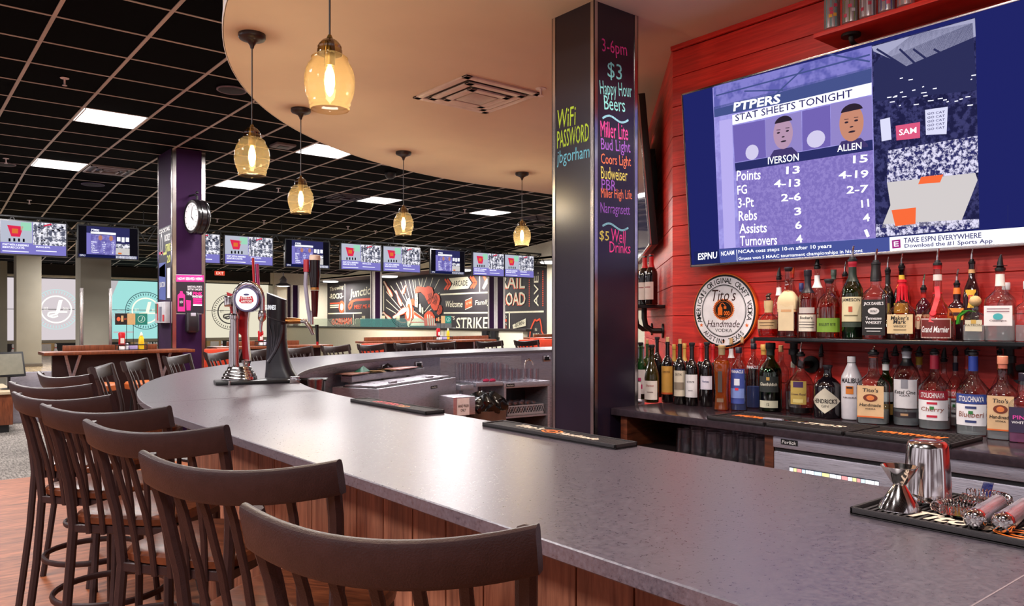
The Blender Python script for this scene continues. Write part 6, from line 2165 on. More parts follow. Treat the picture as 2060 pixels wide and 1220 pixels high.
def pendant(x, y, label):
    o = thing('pendant_lamp', label, 'lamp', (x, y, SOFFIT_Z), 0, 'amber glass pendants over the bar')
    MB().loft([(0, .069), (-.018, .07), (-.027, .064), (-.034, .045), (-.045, .022), (-.06, .012), (-.075, .008)][::-1], 32).obj('ceiling_rose', M['bronze'], o)
    MB().cyl((0, 0, -.07), (0, 0, -.475), .0035, n=8).obj('cable', M['bronze'], o)
    z0 = 2.222 - SOFFIT_Z
    prof = [(0, .068), (.006, .0715), (.014, .069), (.022, .0745), (.03, .073), (.042, .0795), (.064, .0865), (.095, .0905), (.122, .089), (.145, .084), (.162, .076), (.175, .067), (.180, .0655), (.188, .066), (.194, .058), (.2015, .047)]
    MB().loft([(z0 + z, r) for z, r in prof], 40, caps=False).obj('glass_shade', M['amber_shade'], o)
    MB().loft([(z0 + z, r) for z, r in [(.2015, .0445), (.217, .0445), (.221, .0415), (.228, .043), (.238, .038), (.250, .027), (.260, .010)]], 32).obj('glass_neck', M['smoky'], o)
    MB().loft([(z0 + .16, .018), (z0 + .215, .02), (z0 + .25, .016), (z0 + .272, .006)], 18).obj('socket', M['cap_brass'], o)
    MB().loft([(z0 + .050, .003), (z0 + .062, .012), (z0 + .095, .0185), (z0 + .13, .0165), (z0 + .158, .007)], 18).obj('bulb', M['filament'], o)
    lamp('pendant_light', 'POINT', (x, y, 2.222 + .02), 8.5, (1.0, .88, .72), .03)
    return o


pp = at_z(667, 0, SOFFIT_Z)
pend = [(1.247, 2.58, 'largest looking amber glass pendant lamp, its cable leaving the top of the picture'),
        (1.50, 4.02, 'amber glass pendant lamp hanging nearest the edge of the soffit, second from the camera'),
        (2.30, 5.22, 'amber glass pendant lamp third from the camera, before the black ceiling grid'),
        (3.60, 5.97, 'amber glass pendant lamp fourth from the camera, above the hanging menu screens'),
        (5.05, 6.05, 'amber glass pendant lamp farthest from the camera, close to the chalkboard column')]
for x, y, lab in pend:
    pendant(x, y, lab)

# flat LED panels in the black ceiling
M['panel_light'] = glow('led_diffuser', (255, 252, 250), 3.2)
pcs = [(224, 237, 'wide LED ceiling panel left of the pendants, nearest of the black ceiling'), (124, 330, 'LED ceiling panel over the gap left of the clock column'), (652, 303, 'LED ceiling panel cut by the edge of the beige soffit'),
       (487, 369, 'LED ceiling panel just right of the clock column'), (764, 402, 'LED ceiling panel between the third and fourth pendants'), (985, 428, 'LED ceiling panel beside the farthest pendant')]
for u, v_, lab in pcs:
    p = at_z(u, v_, CEIL_Z)
    i, j = math.floor((p.x - GX0) / GP), math.floor((p.y - GY0) / GP)
    cx_, cy_ = GX0 + GP * (i + .5), GY0 + GP * (j + .5)
    o = thing('overhead_light', lab, 'ceiling light', (cx_, cy_, CEIL_Z))
    w = GP / 2 - .016
    MB().box((-w, -w, -.012), (w, w, -.001)).obj('diffuser', M['panel_light'], o)
    m_ = MB()
    for q_ in ((-w, -w, w, -w + .012), (-w, w - .012, w, w), (-w, -w, -w + .012, w), (w - .012, -w, w, w)):
        m_.box((q_[0], q_[1], -.014), (q_[2], q_[3], -.002))
    m_.obj('frame', M['white'], o)
    lamp('panel_light', 'AREA', (cx_, cy_, CEIL_Z - .03), 30, (1, .97, .95), .55)

# soffit diffuser
vc = Vector((3.07, 4.15, SOFFIT_Z))
vt_ = thing('air_vent', 'white square louvred air diffuser in the beige soffit', 'vent', vc, 0)
for k_, w in enumerate((.31, .235, .165)):
    m_ = MB()
    t_ = .05
    zz = -.004 - .009 * k_
    for (x0, y0, x1, y1) in ((-w, -w, w, -w + t_), (-w, w - t_, w, w), (-w, -w, -w + t_, w), (w - t_, -w, w, w)):
        m_.box((x0, y0, zz - .008), (x1, y1, zz + .004), .003)
    m_.obj('louvre_ring', col((216, 196, 190), .5), vt_)
MB().box((-.1, -.1, -.03), (.1, .1, -.01), .004).obj('centre_plate', col((196, 176, 168), .5), vt_)
MB().box((-.3, -.3, -.003), (.3, .3, 0)).obj('throat', col((90, 74, 72), .7), vt_)


def sprinkler(p, down, label, c_=(226, 206, 206)):
    o = thing('sprinkler_head', label, 'sprinkler', p)
    MB().loft([(-.004, .034), (0, .036)], 20).obj('escutcheon', col(c_, .5), o)
    m_ = MB()
    m_.cyl((0, 0, 0), (0, 0, -down), .008, n=8)
    m_.loft([(-.005, .02), (0, .018)], 12, Matrix.Translation((0, 0, -down)))
    m_.obj('nozzle', col(c_, .5), o)


def ceil_z(y):
    if y <= 12.5:
        return CEIL_Z
    for y0, z0, y1, z1 in secs:
        if y <= y1:
            return z0 + (z1 - z0) * (y - y0) / (y1 - y0)
    return 3.2


def at_ceiling(u, v_):
    z = CEIL_Z
    for k_ in range(30):
        p = at_z(u, v_, z)
        z = ceil_z(p.y)
    return Vector((p.x, p.y, z - .006))


for u, v_, lab in ((130, 156, 'white sprinkler head in the black ceiling above the first LED panel'), (12, 318, 'white sprinkler head at the edge of the picture beside the second LED panel'), (560, 378, 'white sprinkler head in the black ceiling between the second and third pendants'),
                   (935, 421, 'white sprinkler head in the black ceiling beside the panel near the farthest pendant'), (59, 402, 'small sprinkler head above the screen showing a crowd at the picture edge'), (437, 440, 'small sprinkler head above the screen beside the clock'),
                   (531, 443, 'small sprinkler head over the double menu screen'), (700, 455, 'small sprinkler head over the menu screen right of the black tower'), (755, 464, 'small sprinkler head between two menu screens')):
    sprinkler(at_ceiling(u, v_), .06, lab)
sprinkler(at_z(1088, 178, SOFFIT_Z) + Vector((0, 0, -.001)), .045, 'white sprinkler head in the beige soffit beside the chalkboard column')
for u, v_, r_, lab in ((466, 179, .13, 'round speaker grille in the black ceiling beside the second pendant'), (187, 370, .16, 'dark round speaker grille in the ceiling left of the clock column'), (8, 329, .14, 'round speaker grille in the black ceiling cut by the picture edge'),
                       (671, 404, .13, 'round speaker grille in the black ceiling right of the third pendant'), (898, 429, .13, 'round speaker grille between the two farthest pendants'), (1085, 451, .13, 'round speaker grille next to the chalkboard column')):
    p = at_ceiling(u, v_)
    o = thing('ceiling_speaker', lab, 'speaker', p)
    MB().loft([(-.012, r_ * .86), (-.008, r_ * .9), (0, r_ * .9)], 32).obj('grille', plain('speaker_grille', (30, 22, 28), .7, bumpy=.4, scale=200), o)
    MB().tube([(r_ * .95 * math.cos(2 * PI * i / 32), r_ * .95 * math.sin(2 * PI * i / 32), -.006) for i in range(32)], .008, 6, closed=True).obj('rim', col((120, 100, 110) if r_ < .15 else (70, 54, 84), .5), o)
for u, v_, lab in ((232, 343, 'ceiling air vent with pale blades right of the second LED panel'), (712, 398, 'dark ceiling air vent by the panel between third and fourth pendants'), (1085, 441, 'dark ceiling air vent close to the chalkboard column')):
    p = at_ceiling(u, v_)
    i, j = math.floor((p.x - GX0) / GP), math.floor((p.y - GY0) / GP)
    o = thing('ceiling_vent', lab, 'vent', (GX0 + GP * (i + .5), GY0 + GP * (j + .5), CEIL_Z - .002))
    MB().box((-.28, -.28, -.004), (.28, .28, 0)).obj('throat', M['black'], o)
    m_ = MB()
    for k_ in range(3):
        w = .28 - .085 * k_
        for (x0, y0, x1, y1) in ((-w, -w, w, -w + .02), (-w, w - .02, w, w), (-w, -w, -w + .02, w), (w - .02, -w, w, w)):
            m_.box((x0, y0, -.02 - .006 * k_), (x1, y1, -.004))
    m_.obj('blade', col((170, 160, 160) if u == 232 else (70, 56, 66), .4), o)
p = at_ceiling(569, 290)
o = thing('smoke_detector', 'small square vented detector in the black ceiling beside the third pendant', 'detector', p)
MB().box((-.12, -.12, -.03), (.12, .12, 0), .01).obj('housing', col((110, 92, 92), .5), o)
MB().box((-.06, -.06, -.036), (.06, .06, -.029), .004).obj('grille', M['black'], o)
p = at_ceiling(785, 347)
o = thing('dome_camera', 'dark dome camera on the black ceiling above the fourth pendant', 'camera', p)
MB().loft([(-.09, .02), (-.075, .055), (-.04, .075), (-.03, .08), (0, .08)], 24).obj('dome', M['black'], o)
for u, lab in ((665, 'white disc light on the low ceiling over the mural letters'), (783, 'white disc light on the low ceiling over the flying pins of the mural'), (928, 'white disc light on the low ceiling over the arrow sign of the mural'), (1109, 'white disc light on the low ceiling behind the chalkboard column')):
    v_ = {665: 568, 783: 559, 928: 545, 1109: 529}[u]
    X_ = 13.5
    p = at_x(u, v_, X_)
    o = thing('disc_light', lab, 'ceiling light', (X_, p.y, LOW_Z))
    MB().loft([(-.05, .27), (-.03, .29), (0, .29)], 32).obj('diffuser', M['panel_light'], o)
    MB().loft([(-.012, .30), (0, .30)], 32).obj('rim', M['white'], o)
    lamp('disc_light_glow', 'AREA', (X_, p.y, LOW_Z - .08), 90, (1, .96, .9), .5)

# ================================================================== SCREENS ON THE LANE TRUSS
TVY = 14.3
trs = thing('lighting_truss', 'long black metal truss carrying the row of small televisions', 'truss', (6, TVY + .25, 3.0))
m_ = MB()
for yy, zz in ((TVY + .22, 3.12), (TVY + .22, 2.82), (TVY + .42, 2.97)):
    m_.cyl((-1.5, yy, zz), (12.9, yy, zz), .022, n=8)
x = -1.5
while x < 12.7:
    m_.cyl((x, TVY + .22, 2.82), (x + .18, TVY + .22, 3.12), .012, n=6)
    m_.cyl((x + .18, TVY + .22, 3.12), (x + .36, TVY + .22, 2.82), .012, n=6)
    m_.cyl((x, TVY + .42, 2.97), (x + .18, TVY + .22, 3.12), .010, n=6)
    x += .36
m_.obj('chords', M['black_metal'], trs, world=True)
m_ = MB()
for x in (1.0, 3.5, 6.0, 8.5, 11.0):
    m_.cyl((x, TVY + .22, 3.12), (x, TVY + .22, ceil_z(TVY + .22)), .008, n=6)
m_.obj('hanger_rod', M['black_metal'], trs, world=True)

STV = {}
stv_mats = {'navy': lit((24, 28, 74), .8), 'pur': glow('tv_purple', (104, 96, 168), .85, (140, 134, 200), 9), 'lav': lit((122, 116, 190), .9), 'wht': lit((236, 236, 250), 1.1), 'dk': lit((46, 46, 92), .8), 'mix': glow('tv_crowd_picture', (84, 86, 104), .9, (238, 236, 246), 16),
            'gry': lit((176, 180, 196), .9), 'red': lit((206, 40, 74), .95), 'org': lit((206, 108, 50), .95), 'grn': lit((150, 206, 178), .9), 'skin': lit((176, 120, 104), .9), 'crt': lit((196, 192, 190), .9), 'blk': lit((20, 18, 26), .6)}


def small_tv(kind, name='wall_television'):
    o = bpy.data.objects.new('menu_screen' if kind == 'menu' else 'sports_screen', None)
    COL.objects.link(o)
    W_, H_ = .94, .56
    MB().box((-W_ / 2, .0, 0), (W_ / 2, .05, H_), .008).obj('housing', M['black'], o)
    MB().box((-.06, .05, .2), (.06, .195, .36), .01).obj('mount_arm', M['black_metal'], o)
    pl_ = Plane((-W_ / 2, -.001, 0), (1, 0, 0), (0, 0, 1))
    A_ = Art(pl_, px=False, step=.0015)
    q = .022
    S = lambda x: q + x * (W_ - 2 * q)
    Tt = lambda y: q + y * (H_ - 2 * q)
    def rc(k_, x0, y0, x1, y1):
        A_.rect(k_, S(x0), Tt(y0), S(x1), Tt(y1))
    if kind == 'menu':
        rc('lav', 0, 0, 1, 1)
        A_.up()
        rc('gry', 0, .34, .475, 1)
        rc('mix', .485, .30, 1, 1)
        A_.up()
        rc('grn', .30, .72, .46, .97)
        A_.poly('red', [(S(.1), Tt(.86)), (S(.34), Tt(.84)), (S(.29), Tt(.52)), (S(.16), Tt(.52))])
        A_.rect('blk', S(.12), Tt(.36), S(.15), Tt(.46))
        for k_ in range(3):
            A_.rect('blk', S(.19 + .07 * k_), Tt(.37), S(.22 + .07 * k_), Tt(.47))
        A_.poly('red', [(S(.64), Tt(.88)), (S(.78), Tt(.95)), (S(.76), Tt(.99)), (S(.66), Tt(.93))])
        A_.line('blk', (S(.70), Tt(.95)), (S(.705), Tt(.6)), .008)
        for k_ in range(9):
            r_ = random.Random(k_)
            a_, b_ = r_.uniform(.5, .95), r_.uniform(.36, .9)
            A_.rect('blk', S(a_), Tt(b_), S(a_ + .03), Tt(b_ + .04))
        A_.up()
        A_.rect('org', S(.17), Tt(.62), S(.26), Tt(.76))
        A_.text('wht', 'START WITH A SHAREABLE', (S(.03), Tt(.27)), (S(.42), Tt(.27)), .032, 0, .03)
        A_.text('wht', 'SIGNATURE COCKTAIL', (S(.03), Tt(.19)), (S(.36), Tt(.19)), .032, 0, .03)
        A_.line('wht', (S(.03), Tt(.07)), (S(.42), Tt(.07)), .012)
        A_.text('wht', 'BRUNCH, BOWL', (S(.53), Tt(.24)), (S(.75), Tt(.24)), .032, 0, .03)
        A_.line('wht', (S(.53), Tt(.12)), (S(.85), Tt(.12)), .012)
    else:
        rc('blk', 0, 0, 1, 1)
        A_.up()
        rc('navy', .0, .0, 1, .10)
        rc('dk', .13, .1, .86, 1)
        rc('wht', .62, .0, .98, .09)
        A_.up()
        rc('lav', .13, .1, .2, .78)
        rc('pur', .2, .1, .62, .74)
        rc('wht', .2, .76, .62, .83)
        rc('crt', .62, .12, .86, .34)
        rc('mix', .62, .34, .86, .48)
        A_.up()
        rc('org', .66, .14, .72, .19)
        A_.rect('wht', S(.64), Tt(.56), S(.70), Tt(.70))
        A_.rect('wht', S(.72), Tt(.54), S(.77), Tt(.70))
        A_.rect('wht', S(.79), Tt(.56), S(.85), Tt(.70))
        A_.ell('skin', (S(.36), Tt(.64)), .03, .045, 14)
        A_.ell('skin', (S(.54), Tt(.64)), .03, .045, 14)
        A_.text('wht', 'PTPERS', (S(.21), Tt(.88)), (S(.34), Tt(.88)), .035, 0, .03)
        for k_, (l_, a_, b_) in enumerate((('Points', '13', '15'), ('FG', '4-13', '4-19'), ('3-Pt', '2-6', '2-7'), ('Rebs', '3', '11'), ('Assists', '6', '4'), ('Turnovers', '4', '1'))):
            y_ = Tt(.5 - .066 * k_)
            A_.text('wht', l_, (S(.21), y_), (S(.21 + .014 * len(l_)), y_), .024, 0, .02)
            A_.text('wht', a_, (S(.42 - .008 * len(a_)), y_), (S(.42 + .008 * len(a_)), y_), .02, 0, .02)
            A_.text('wht', b_, (S(.57 - .008 * len(b_)), y_), (S(.57 + .008 * len(b_)), y_), .02, 0, .02)
        A_.text('wht', 'ESPNU', (S(.02), Tt(.05)), (S(.11), Tt(.05)), .03)
    A_.done(o, {k_: ('screen_lettering' if k_ == 'wht' else 'screen_picture', stv_mats[k_]) for k_ in A_.b}, world=False)
    return o


rowtv = [(-6, 78, 'menu', 'menu screen at the picture edge showing half a white crowd picture'), (152, 278, 'sports', 'sports screen hanging between the grey columns and the clock column'), (372, 447, 'menu', 'menu screen partly hidden by the wall clock'), (448, 551, 'menu', 'double picture menu screen right of the clock, above the chrome tower'),
         (571, 662, 'sports', 'sports screen directly above the black tower handle'), (683, 768, 'menu', 'menu screen right of the black tower, first of a side by side pair'), (768, 846, 'menu', 'menu screen hanging under the fourth pendant, second of its pair'),
         (864, 934, 'sports', 'sports screen above the arrow sign of the mural'), (949, 1013, 'menu', 'menu screen above the purple mural column, first of the last pair'), (1013, 1077, 'menu', 'menu screen under the farthest pendant, last of the row')]
first = {}
for u0, u1, kind, lab in rowtv:
    xa = at_y(u0, 500, TVY).x if u0 != 372 else at_y(u1, 500, TVY).x - .985
    zb = 2.485
    xc = xa + .49
    if kind not in first:
        o = first[kind] = small_tv(kind)
        o.location = (xc, TVY, zb)
        tag(o, lab, 'television', 'televisions along the lane truss')
    else:
        o = dup(first[kind], (xc, TVY, zb), 0, lab)

# ================================================================== CLOCK COLUMN FITTINGS
ck = at_y(397, 437, DY0 - .2)
cl = thing('wall_clock', 'round black double-sided station clock on the purple column', 'clock', (ck.x, DY0 - .19, ck.z), R(9))
RC = Matrix.Rotation(R(90), 4, 'Y')
MB().loft([(-.07, .17), (-.075, .20), (-.06, .212), (-.045, .212), (-.035, .2), (-.022, .212), (.022, .212), (.035, .2), (.045, .212), (.06, .212), (.075, .20), (.07, .17)], 44, RC).obj('drum', plain('clock_black', (20, 15, 18), .25, coat=.4), cl)
MB().loft([(-.0722, .168), (-.065, .168)], 40, RC).obj('dial', col((232, 230, 232), .4), cl)
A = Art(Plane((-.0735, 0, 0), (0, -1, 0), (0, 0, 1)), px=False, step=.001)
for k_ in range(12):
    a_ = 2 * PI * k_ / 12
    A.line('k', (.135 * math.cos(a_), .135 * math.sin(a_)), (.155 * math.cos(a_), .155 * math.sin(a_)), .008)
A.line('k', (0, 0), (.06, -.05), .012).line('k', (0, 0), (.03, .12), .008)
A.done(cl, {'k': ('clock_hand', M['black'])}, world=False)
m_ = MB()
m_.tube([(0, 0, .2), (0, 0, .25), (0, .06, .28), (0, .2, .28)], .012, 8)
m_.sphere((0, 0, .30), .018, 10)
m_.obj('hanging_bracket', M['black_metal'], cl)

pl = Plane((DX0, DY0, 0), (1, 0, 0), (0, 0, 1))
po = thing('pink_poster', 'black and hot pink drinks poster on the purple clock column', 'poster', at_y(382, 592, DY0))
A = Art(pl, step=.002)
A.poly('w', [(353, 552.5), (411, 553.5), (410.5, 632.5), (353.5, 632)])
A.up().poly('k', [(354, 553.5), (410, 554.5), (409.5, 631.5), (354.5, 631)])
A.up().poly('p', [(354, 553.5), (410, 554.5), (410, 567.5), (354, 567)])
A.poly('p', [(362, 586), (367, 586), (367.5, 590), (372, 594), (372, 627), (357, 627), (357, 594), (361.5, 590)])
A.poly('p', [(374, 604), (384, 605), (383, 625), (375, 625)])
A.up()
A.text('w2', 'NOW SERVED HERE!', (357, 561), (407, 561.5), 5.5, 0, .03)
A.text('w2', 'BARSTOOL SPORTS', (377, 577), (406, 577.5), 4, 0, .02).text('w2', "SPITTIN' CHICLETS", (377, 582.5), (406, 583), 4, 0, .02)
A.text('w2', 'THE', (374, 590.5), (386, 591), 7, 0, .04).text('p', 'PINK', (388, 591), (407, 591.5), 7, 0, .04)
A.text('w2', 'WHITNEY', (386, 597), (407, 597.5), 5, 0, .03)
for k_ in range(4):
    A.line('p' if k_ < 3 else 'w2', (388, 602 + 4 * k_), (406, 602.3 + 4 * k_), .02)
A.poly('k', [(360, 600), (369, 600), (369, 617), (360, 617)])
A.up().text('w2', 'NEW', (361, 608), (368, 608), 5)
A.done(po, {'w': ('poster_border', M['white']), 'k': ('poster_sheet', col((34, 24, 38), .5)), 'p': ('poster_print', col((232, 40, 140), .5)), 'w2': ('poster_lettering', col((240, 232, 240), .5))})
q0, q1 = pl.pick(371, 630), pl.pick(397, 669)
sd = thing('soap_dispenser', 'black wall dispenser under the pink poster on the purple column', 'dispenser', (DX0 + (q0.x + q1.x) / 2, DY0, (q0.y + q1.y) / 2))
w_, h_ = (q1.x - q0.x) / 2, (q0.y - q1.y) / 2
MB().loft([(-h_, w_ * .8, 4, .62), (-h_ * .8, w_, 5, .7), (h_ * .7, w_, 5, .6), (h_, w_ * .9, 5, .5)], 28, Matrix.Translation((0, -w_ * .62, 0))).obj('body', plain('dispenser_black', (36, 32, 38), .35), sd)
MB().box((-.03, -w_ * 1.27, .08), (.03, -w_ * 1.2, .12), .003).obj('badge', col((180, 176, 190), .4), sd)
pl = Plane((DX0, DY1, 0), (0, -1, 0), (0, 0, 1))
ev = thing('event_poster', 'tall printed event poster on the narrow side of the clock column', 'poster', at_x(331, 530, DX0))
A = Art(pl, step=.002)
A.poly('k', [(320, 462), (344, 452), (344.5, 605), (320.5, 603)])
A.up().poly('b', [(320.5, 530), (334, 528), (334, 604), (320.5, 603)])
A.poly('w', [(337, 540), (343, 539), (343, 600), (337, 600)])
A.poly('p', [(321, 508), (328, 506), (328, 511), (321, 513)]).poly('y', [(329, 509), (336, 507), (336, 512), (329, 514)])
A.poly('w', [(321, 540), (333, 530), (333, 558), (321, 556)])
A.ell('w', (325.5, 492), .045, .14, 20, hole=.7)
A.up().text('w2', 'COCKTAIL', (321, 468), (343, 459), 8, 0, .03).text('w2', 'RICKEY', (332, 480), (344, 476), 14, 0, .03).text('y', 'STRIKE', (334, 500), (344, 497), 16, 0, .03).text('y', '20', (337, 522), (344, 520), 16, 0, .03)
A.text('w2', 'JUNCTION', (322, 575), (333, 574), 14, 0, .02)
A.done(ev, {'k': ('poster_sheet', col((32, 30, 48), .5)), 'b': ('poster_print', col((76, 92, 160), .5)), 'w': ('poster_print', col((226, 226, 230), .5)), 'p': ('poster_print', col((226, 60, 120), .5)), 'y': ('poster_print', col((206, 210, 110), .5)), 'w2': ('poster_lettering', col((236, 236, 236), .5))})
q0 = at_x(321, 608, DX0)
fl = thing('leaflet_rack', 'clear leaflet rack holding flyers below the event poster', 'rack', (DX0, at_x(331, 630, DX0).y, at_x(331, 650, DX0).z))
MB().box((-.06, -.24, 0), (0, .2, .26), .004).obj('rack_body', col((206, 204, 210), .35), fl)
A = Art(Plane((-.061, .2, 0), (0, -1, 0), (0, 0, 1)), px=False, step=.002)
A.rect('g', .02, .12, .1, .24).rect('r', .1, .03, .15, .24).rect('n', .2, .02, .3, .2).rect('r', .34, .02, .42, .1)
A.done(fl, {'g': ('flyer', col((60, 110, 80), .6)), 'r': ('flyer', col((196, 40, 50), .6)), 'n': ('flyer', col((110, 110, 130), .6))}, world=False)

# ================================================================== DRINK RAILS, CADDIES, SEATS
def drink_rail(label, x0, x1, y0, depth, rail0=None, rail1=None, z=1.12):
    o = thing('drink_rail_table', label, 'table', ((x0 + x1) / 2, y0, 0), 0)
    MB().box((x0, y0, z - .035), (x1, y0 + depth, z), .006).obj('tabletop', M['rail_wood'], o, world=True)
    MB().box((rail0 if rail0 else x0 + .25, y0 + depth - .05, z), (rail1 if rail1 else x1 - .25, y0 + depth - .01, z + .06), .004).obj('raised_ledge', M['rail_wood'], o, world=True)
    MB().box((x0 + .12, y0 + depth - .12, 0), (x1 - .06, y0 + depth - .06, z - .035)).obj('panel', M['maroon'], o, world=True)
    n_ = max(1, int((x1 - x0) / 1.1))
    for k_ in range(n_ + 1):
        xx = x0 + .3 + (x1 - x0 - .6) * k_ / n_
        b_ = MB()
        yb = y0 + depth - .13
        b_.bar([(xx, yb - .02, .45), (xx, yb - .03, .8)], .035, .02, (1, 0, 0))
        b_.bar([(xx, yb - .03, .8), (xx - .07, yb - .1, z - .04)], .03, .018, (1, 0, 0))
        b_.bar([(xx, yb - .03, .8), (xx + .07, yb - .1, z - .04)], .03, .018, (1, 0, 0))
        b_.obj('forked_bracket', M['steel'], o, world=True)
    return o


rA = drink_rail('long brown drink rail with dark panel left of and before the clock column', 1.29, 2.83, 9.40, .40, 1.52, 2.5)
rB = drink_rail('brown drink rail behind the two beer towers', 3.25, 4.85, 9.92, .40, 3.5, 4.5)
rC = drink_rail('long brown drink rail holding the ketchup and mustard before the cream half wall', 5.95, 8.55, 10.96, .42, 6.1, 8.75 - .1)
rD = drink_rail('brown drink rail end showing beside the chalkboard column', 9.9, 11.6, 11.4, .42, 10.15, 11.5)
M['ketchup'], M['mustard'] = plain('ketchup_red', (186, 22, 34), .3), plain('mustard_yellow', (236, 190, 30), .35)


def squeeze(kind, label, p):
    o = thing('ketchup_bottle' if kind == 'k' else 'mustard_bottle', label, 'condiment', p)
    if kind == 'k':
        MB().loft([(0, .03, 2, .7), (.03, .032, 2, .7), (.04, .024, 2, .7)], 20).obj('white_cap', M['white'], o)
        MB().loft([(.04, .028, 2, .7), (.055, .036, 2, .7), (.12, .034, 2, .7), (.18, .038, 2, .7), (.195, .03, 2, .7)], 22).obj('body', M['ketchup'], o)
        Art(Plane((0, -.0262, .10), (1, 0, 0), (0, 0, 1)), px=False).rect('w', -.02, -.03, .02, .03).done(o, {'w': ('label', col((226, 214, 206), .5))}, world=False)
    else:
        MB().loft([(0, .03, 2, .75), (.08, .031, 2, .75), (.13, .027, 2, .75), (.155, .016, 2, .75)], 22).obj('body', M['mustard'], o)
        MB().loft([(.155, .017), (.17, .016), (.195, .006)], 14).obj('nozzle_cap', col((240, 226, 190), .4), o)
    return o


def caddy(label, x, y, z, lab2, card=True, salt=True):
    o = thing('condiment_caddy', label, 'caddy', (x, y, z))
    m_ = MB().box((-.15, -.07, .002), (.15, .07, .008), .002)
    for zz in (.06,):
        m_.tube([(-.15, -.07, zz), (.15, -.07, zz), (.15, .07, zz), (-.15, .07, zz)], .006, 6, closed=True)
    for xx in (-.15, .15):
        for yy in (-.07, .07):
            m_.cyl((xx, yy, .002), (xx, yy, .06), .005, n=6)
    m_.obj('wire_basket', M['black_metal'], o)
    if card:
        m_ = MB()
        for xx in (-.05, .02):
            m_.cyl((xx, .0, .006), (xx, .0, .30), .003, n=6)
        m_.obj('card_holder_wire', M['black_metal'], o)
        MB().box((-.17, -.004, .29), (.17, .004, .42)).obj('menu_card', col((28, 22, 24), .5), o)
        A_ = Art(Plane((0, -.0045, .355), (1, 0, 0), (0, 0, 1)), px=False, step=.0015)
        A_.rect('t', .04, -.064, .17, .064).rect('c', -.045, -.064, .04, .064).ell('o', (-.135, 0), .02, .025, 12)
        A_.up().ell('l', (.105, 0), .04, .04, 24, hole=.85).text('l', 'J', (.095, 0), (.117, 0), .045, .2).rect('c', -.11, -.03, -.085, .04).text('o', 'EAT', (-.075, 0), (-.05, 0), .02)
        A_.done(o, {'t': ('menu_print', col((26, 120, 106), .5)), 'c': ('menu_print', col((196, 160, 110), .5)), 'o': ('menu_print', col((220, 100, 60), .5)), 'l': ('menu_lettering', col((180, 220, 206), .5))}, world=False)
    MB().box((-.02, -.03, .008), (.06, .03, .055), .004).obj('sugar_packets', col((176, 160, 206), .6), o)
    squeeze('k', lab2[0], (x - .1, y, z + .0085))
    squeeze('m', lab2[1], (x + .105, y, z + .0085))
    for k_, xx in enumerate((-.045, -.045)):
        if salt and k_ == 0:
            s_ = thing('salt_shaker', lab2[2], 'shaker', (x - .045, y, z + .0085))
            MB().loft([(0, .018), (.05, .016), (.052, .015)], 14).obj('glass_jar', col((206, 206, 212), .3), s_)
            MB().loft([(.052, .017), (.065, .015), (.072, .008)], 14).obj('metal_cap', M['steel'], s_)


pa = at_z(218, 699, 1.12)
caddy('wire condiment caddy with a menu card on the left drink rail', pa.x, 9.62, 1.12, ('ketchup bottle in the caddy of the drink rail left of the clock column', 'mustard bottle in the caddy of the drink rail left of the clock column', 'salt shaker in the caddy left of the clock column'))
pc = at_y(890, 685, 11.16)
caddy('wire condiment caddy on the drink rail before the half wall', pc.x, 11.14, 1.12, ('ketchup bottle on the drink rail before the half wall, left of its menu card', 'mustard bottle on the drink rail before the half wall', 'salt shaker in the caddy before the half wall'))
pb = at_y(540, 690, 10.1)
caddy('condiment caddy mostly hidden behind the black beer tower', pb.x, 10.12, 1.12, ('ketchup bottle glimpsed between the two beer towers', 'mustard bottle hidden behind the black beer tower', 'salt shaker hidden behind the black beer tower'), card=False)


def padded_stool(label, x, y, back, c_, rz=0.0):
    o = thing('padded_stool', label, 'stool', (x, y, 0), rz, 'orange padded stools at the drink rails')
    MB().loft([(.72, .17), (.73, .19), (.78, .195), (.80, .18)], 28).obj('seat', c_, o)
    for i in range(4):
        a_ = PI / 4 + PI / 2 * i
        MB().cyl((.13 * math.cos(a_), .13 * math.sin(a_), .72), (.2 * math.cos(a_), .2 * math.sin(a_), 0), .014, .012, n=8).obj('leg', M['black_metal'], o)
    MB().tube([(.175 * math.cos(2 * PI * i / 24), .175 * math.sin(2 * PI * i / 24), .28) for i in range(24)], .009, 6, closed=True).obj('footrest', M['black_metal'], o)
    if back:
        MB().box((-.18, -.2, .88), (.18, -.16, 1.13), .02).obj('backrest', c_, o)
        for xx in (-.13, .13):
            MB().bar([(xx, -.15, .74), (xx, -.195, .9), (xx, -.19, 1.05)], .025, .012, (1, 0, 0)).obj('back_post', M['black_metal'], o)


ORN, TAN = plain('orange_vinyl', (222, 74, 46), .45), plain('tan_orange_vinyl', (186, 98, 48), .45)
for u, y_, back, lab in ((1046, 10.35, True, 'orange stool back showing through the second last bar stool across the bar'), (1087, 10.35, True, 'orange stool back beside the chalkboard column across the bar'), (1068, 11.2, True, 'orange stool back between the last two bar stools across the bar'),
                         (737, 10.0, True, 'red orange stool back at the edge of a bar stool before the cream wall'), (432, 9.35, True, 'red stool back showing through the bar stool left of the chrome tower')):
    padded_stool(lab, at_y(u, 690, y_).x, y_, back, ORN)
for u, lab in ((196, 'tan orange padded stool seat seen through the side-on bar stool'), (290, 'tan orange padded stool seat seen through the bar stool under the caddy')):
    padded_stool(lab, at_y(u, 770, 9.0).x, 9.0, False, TAN)

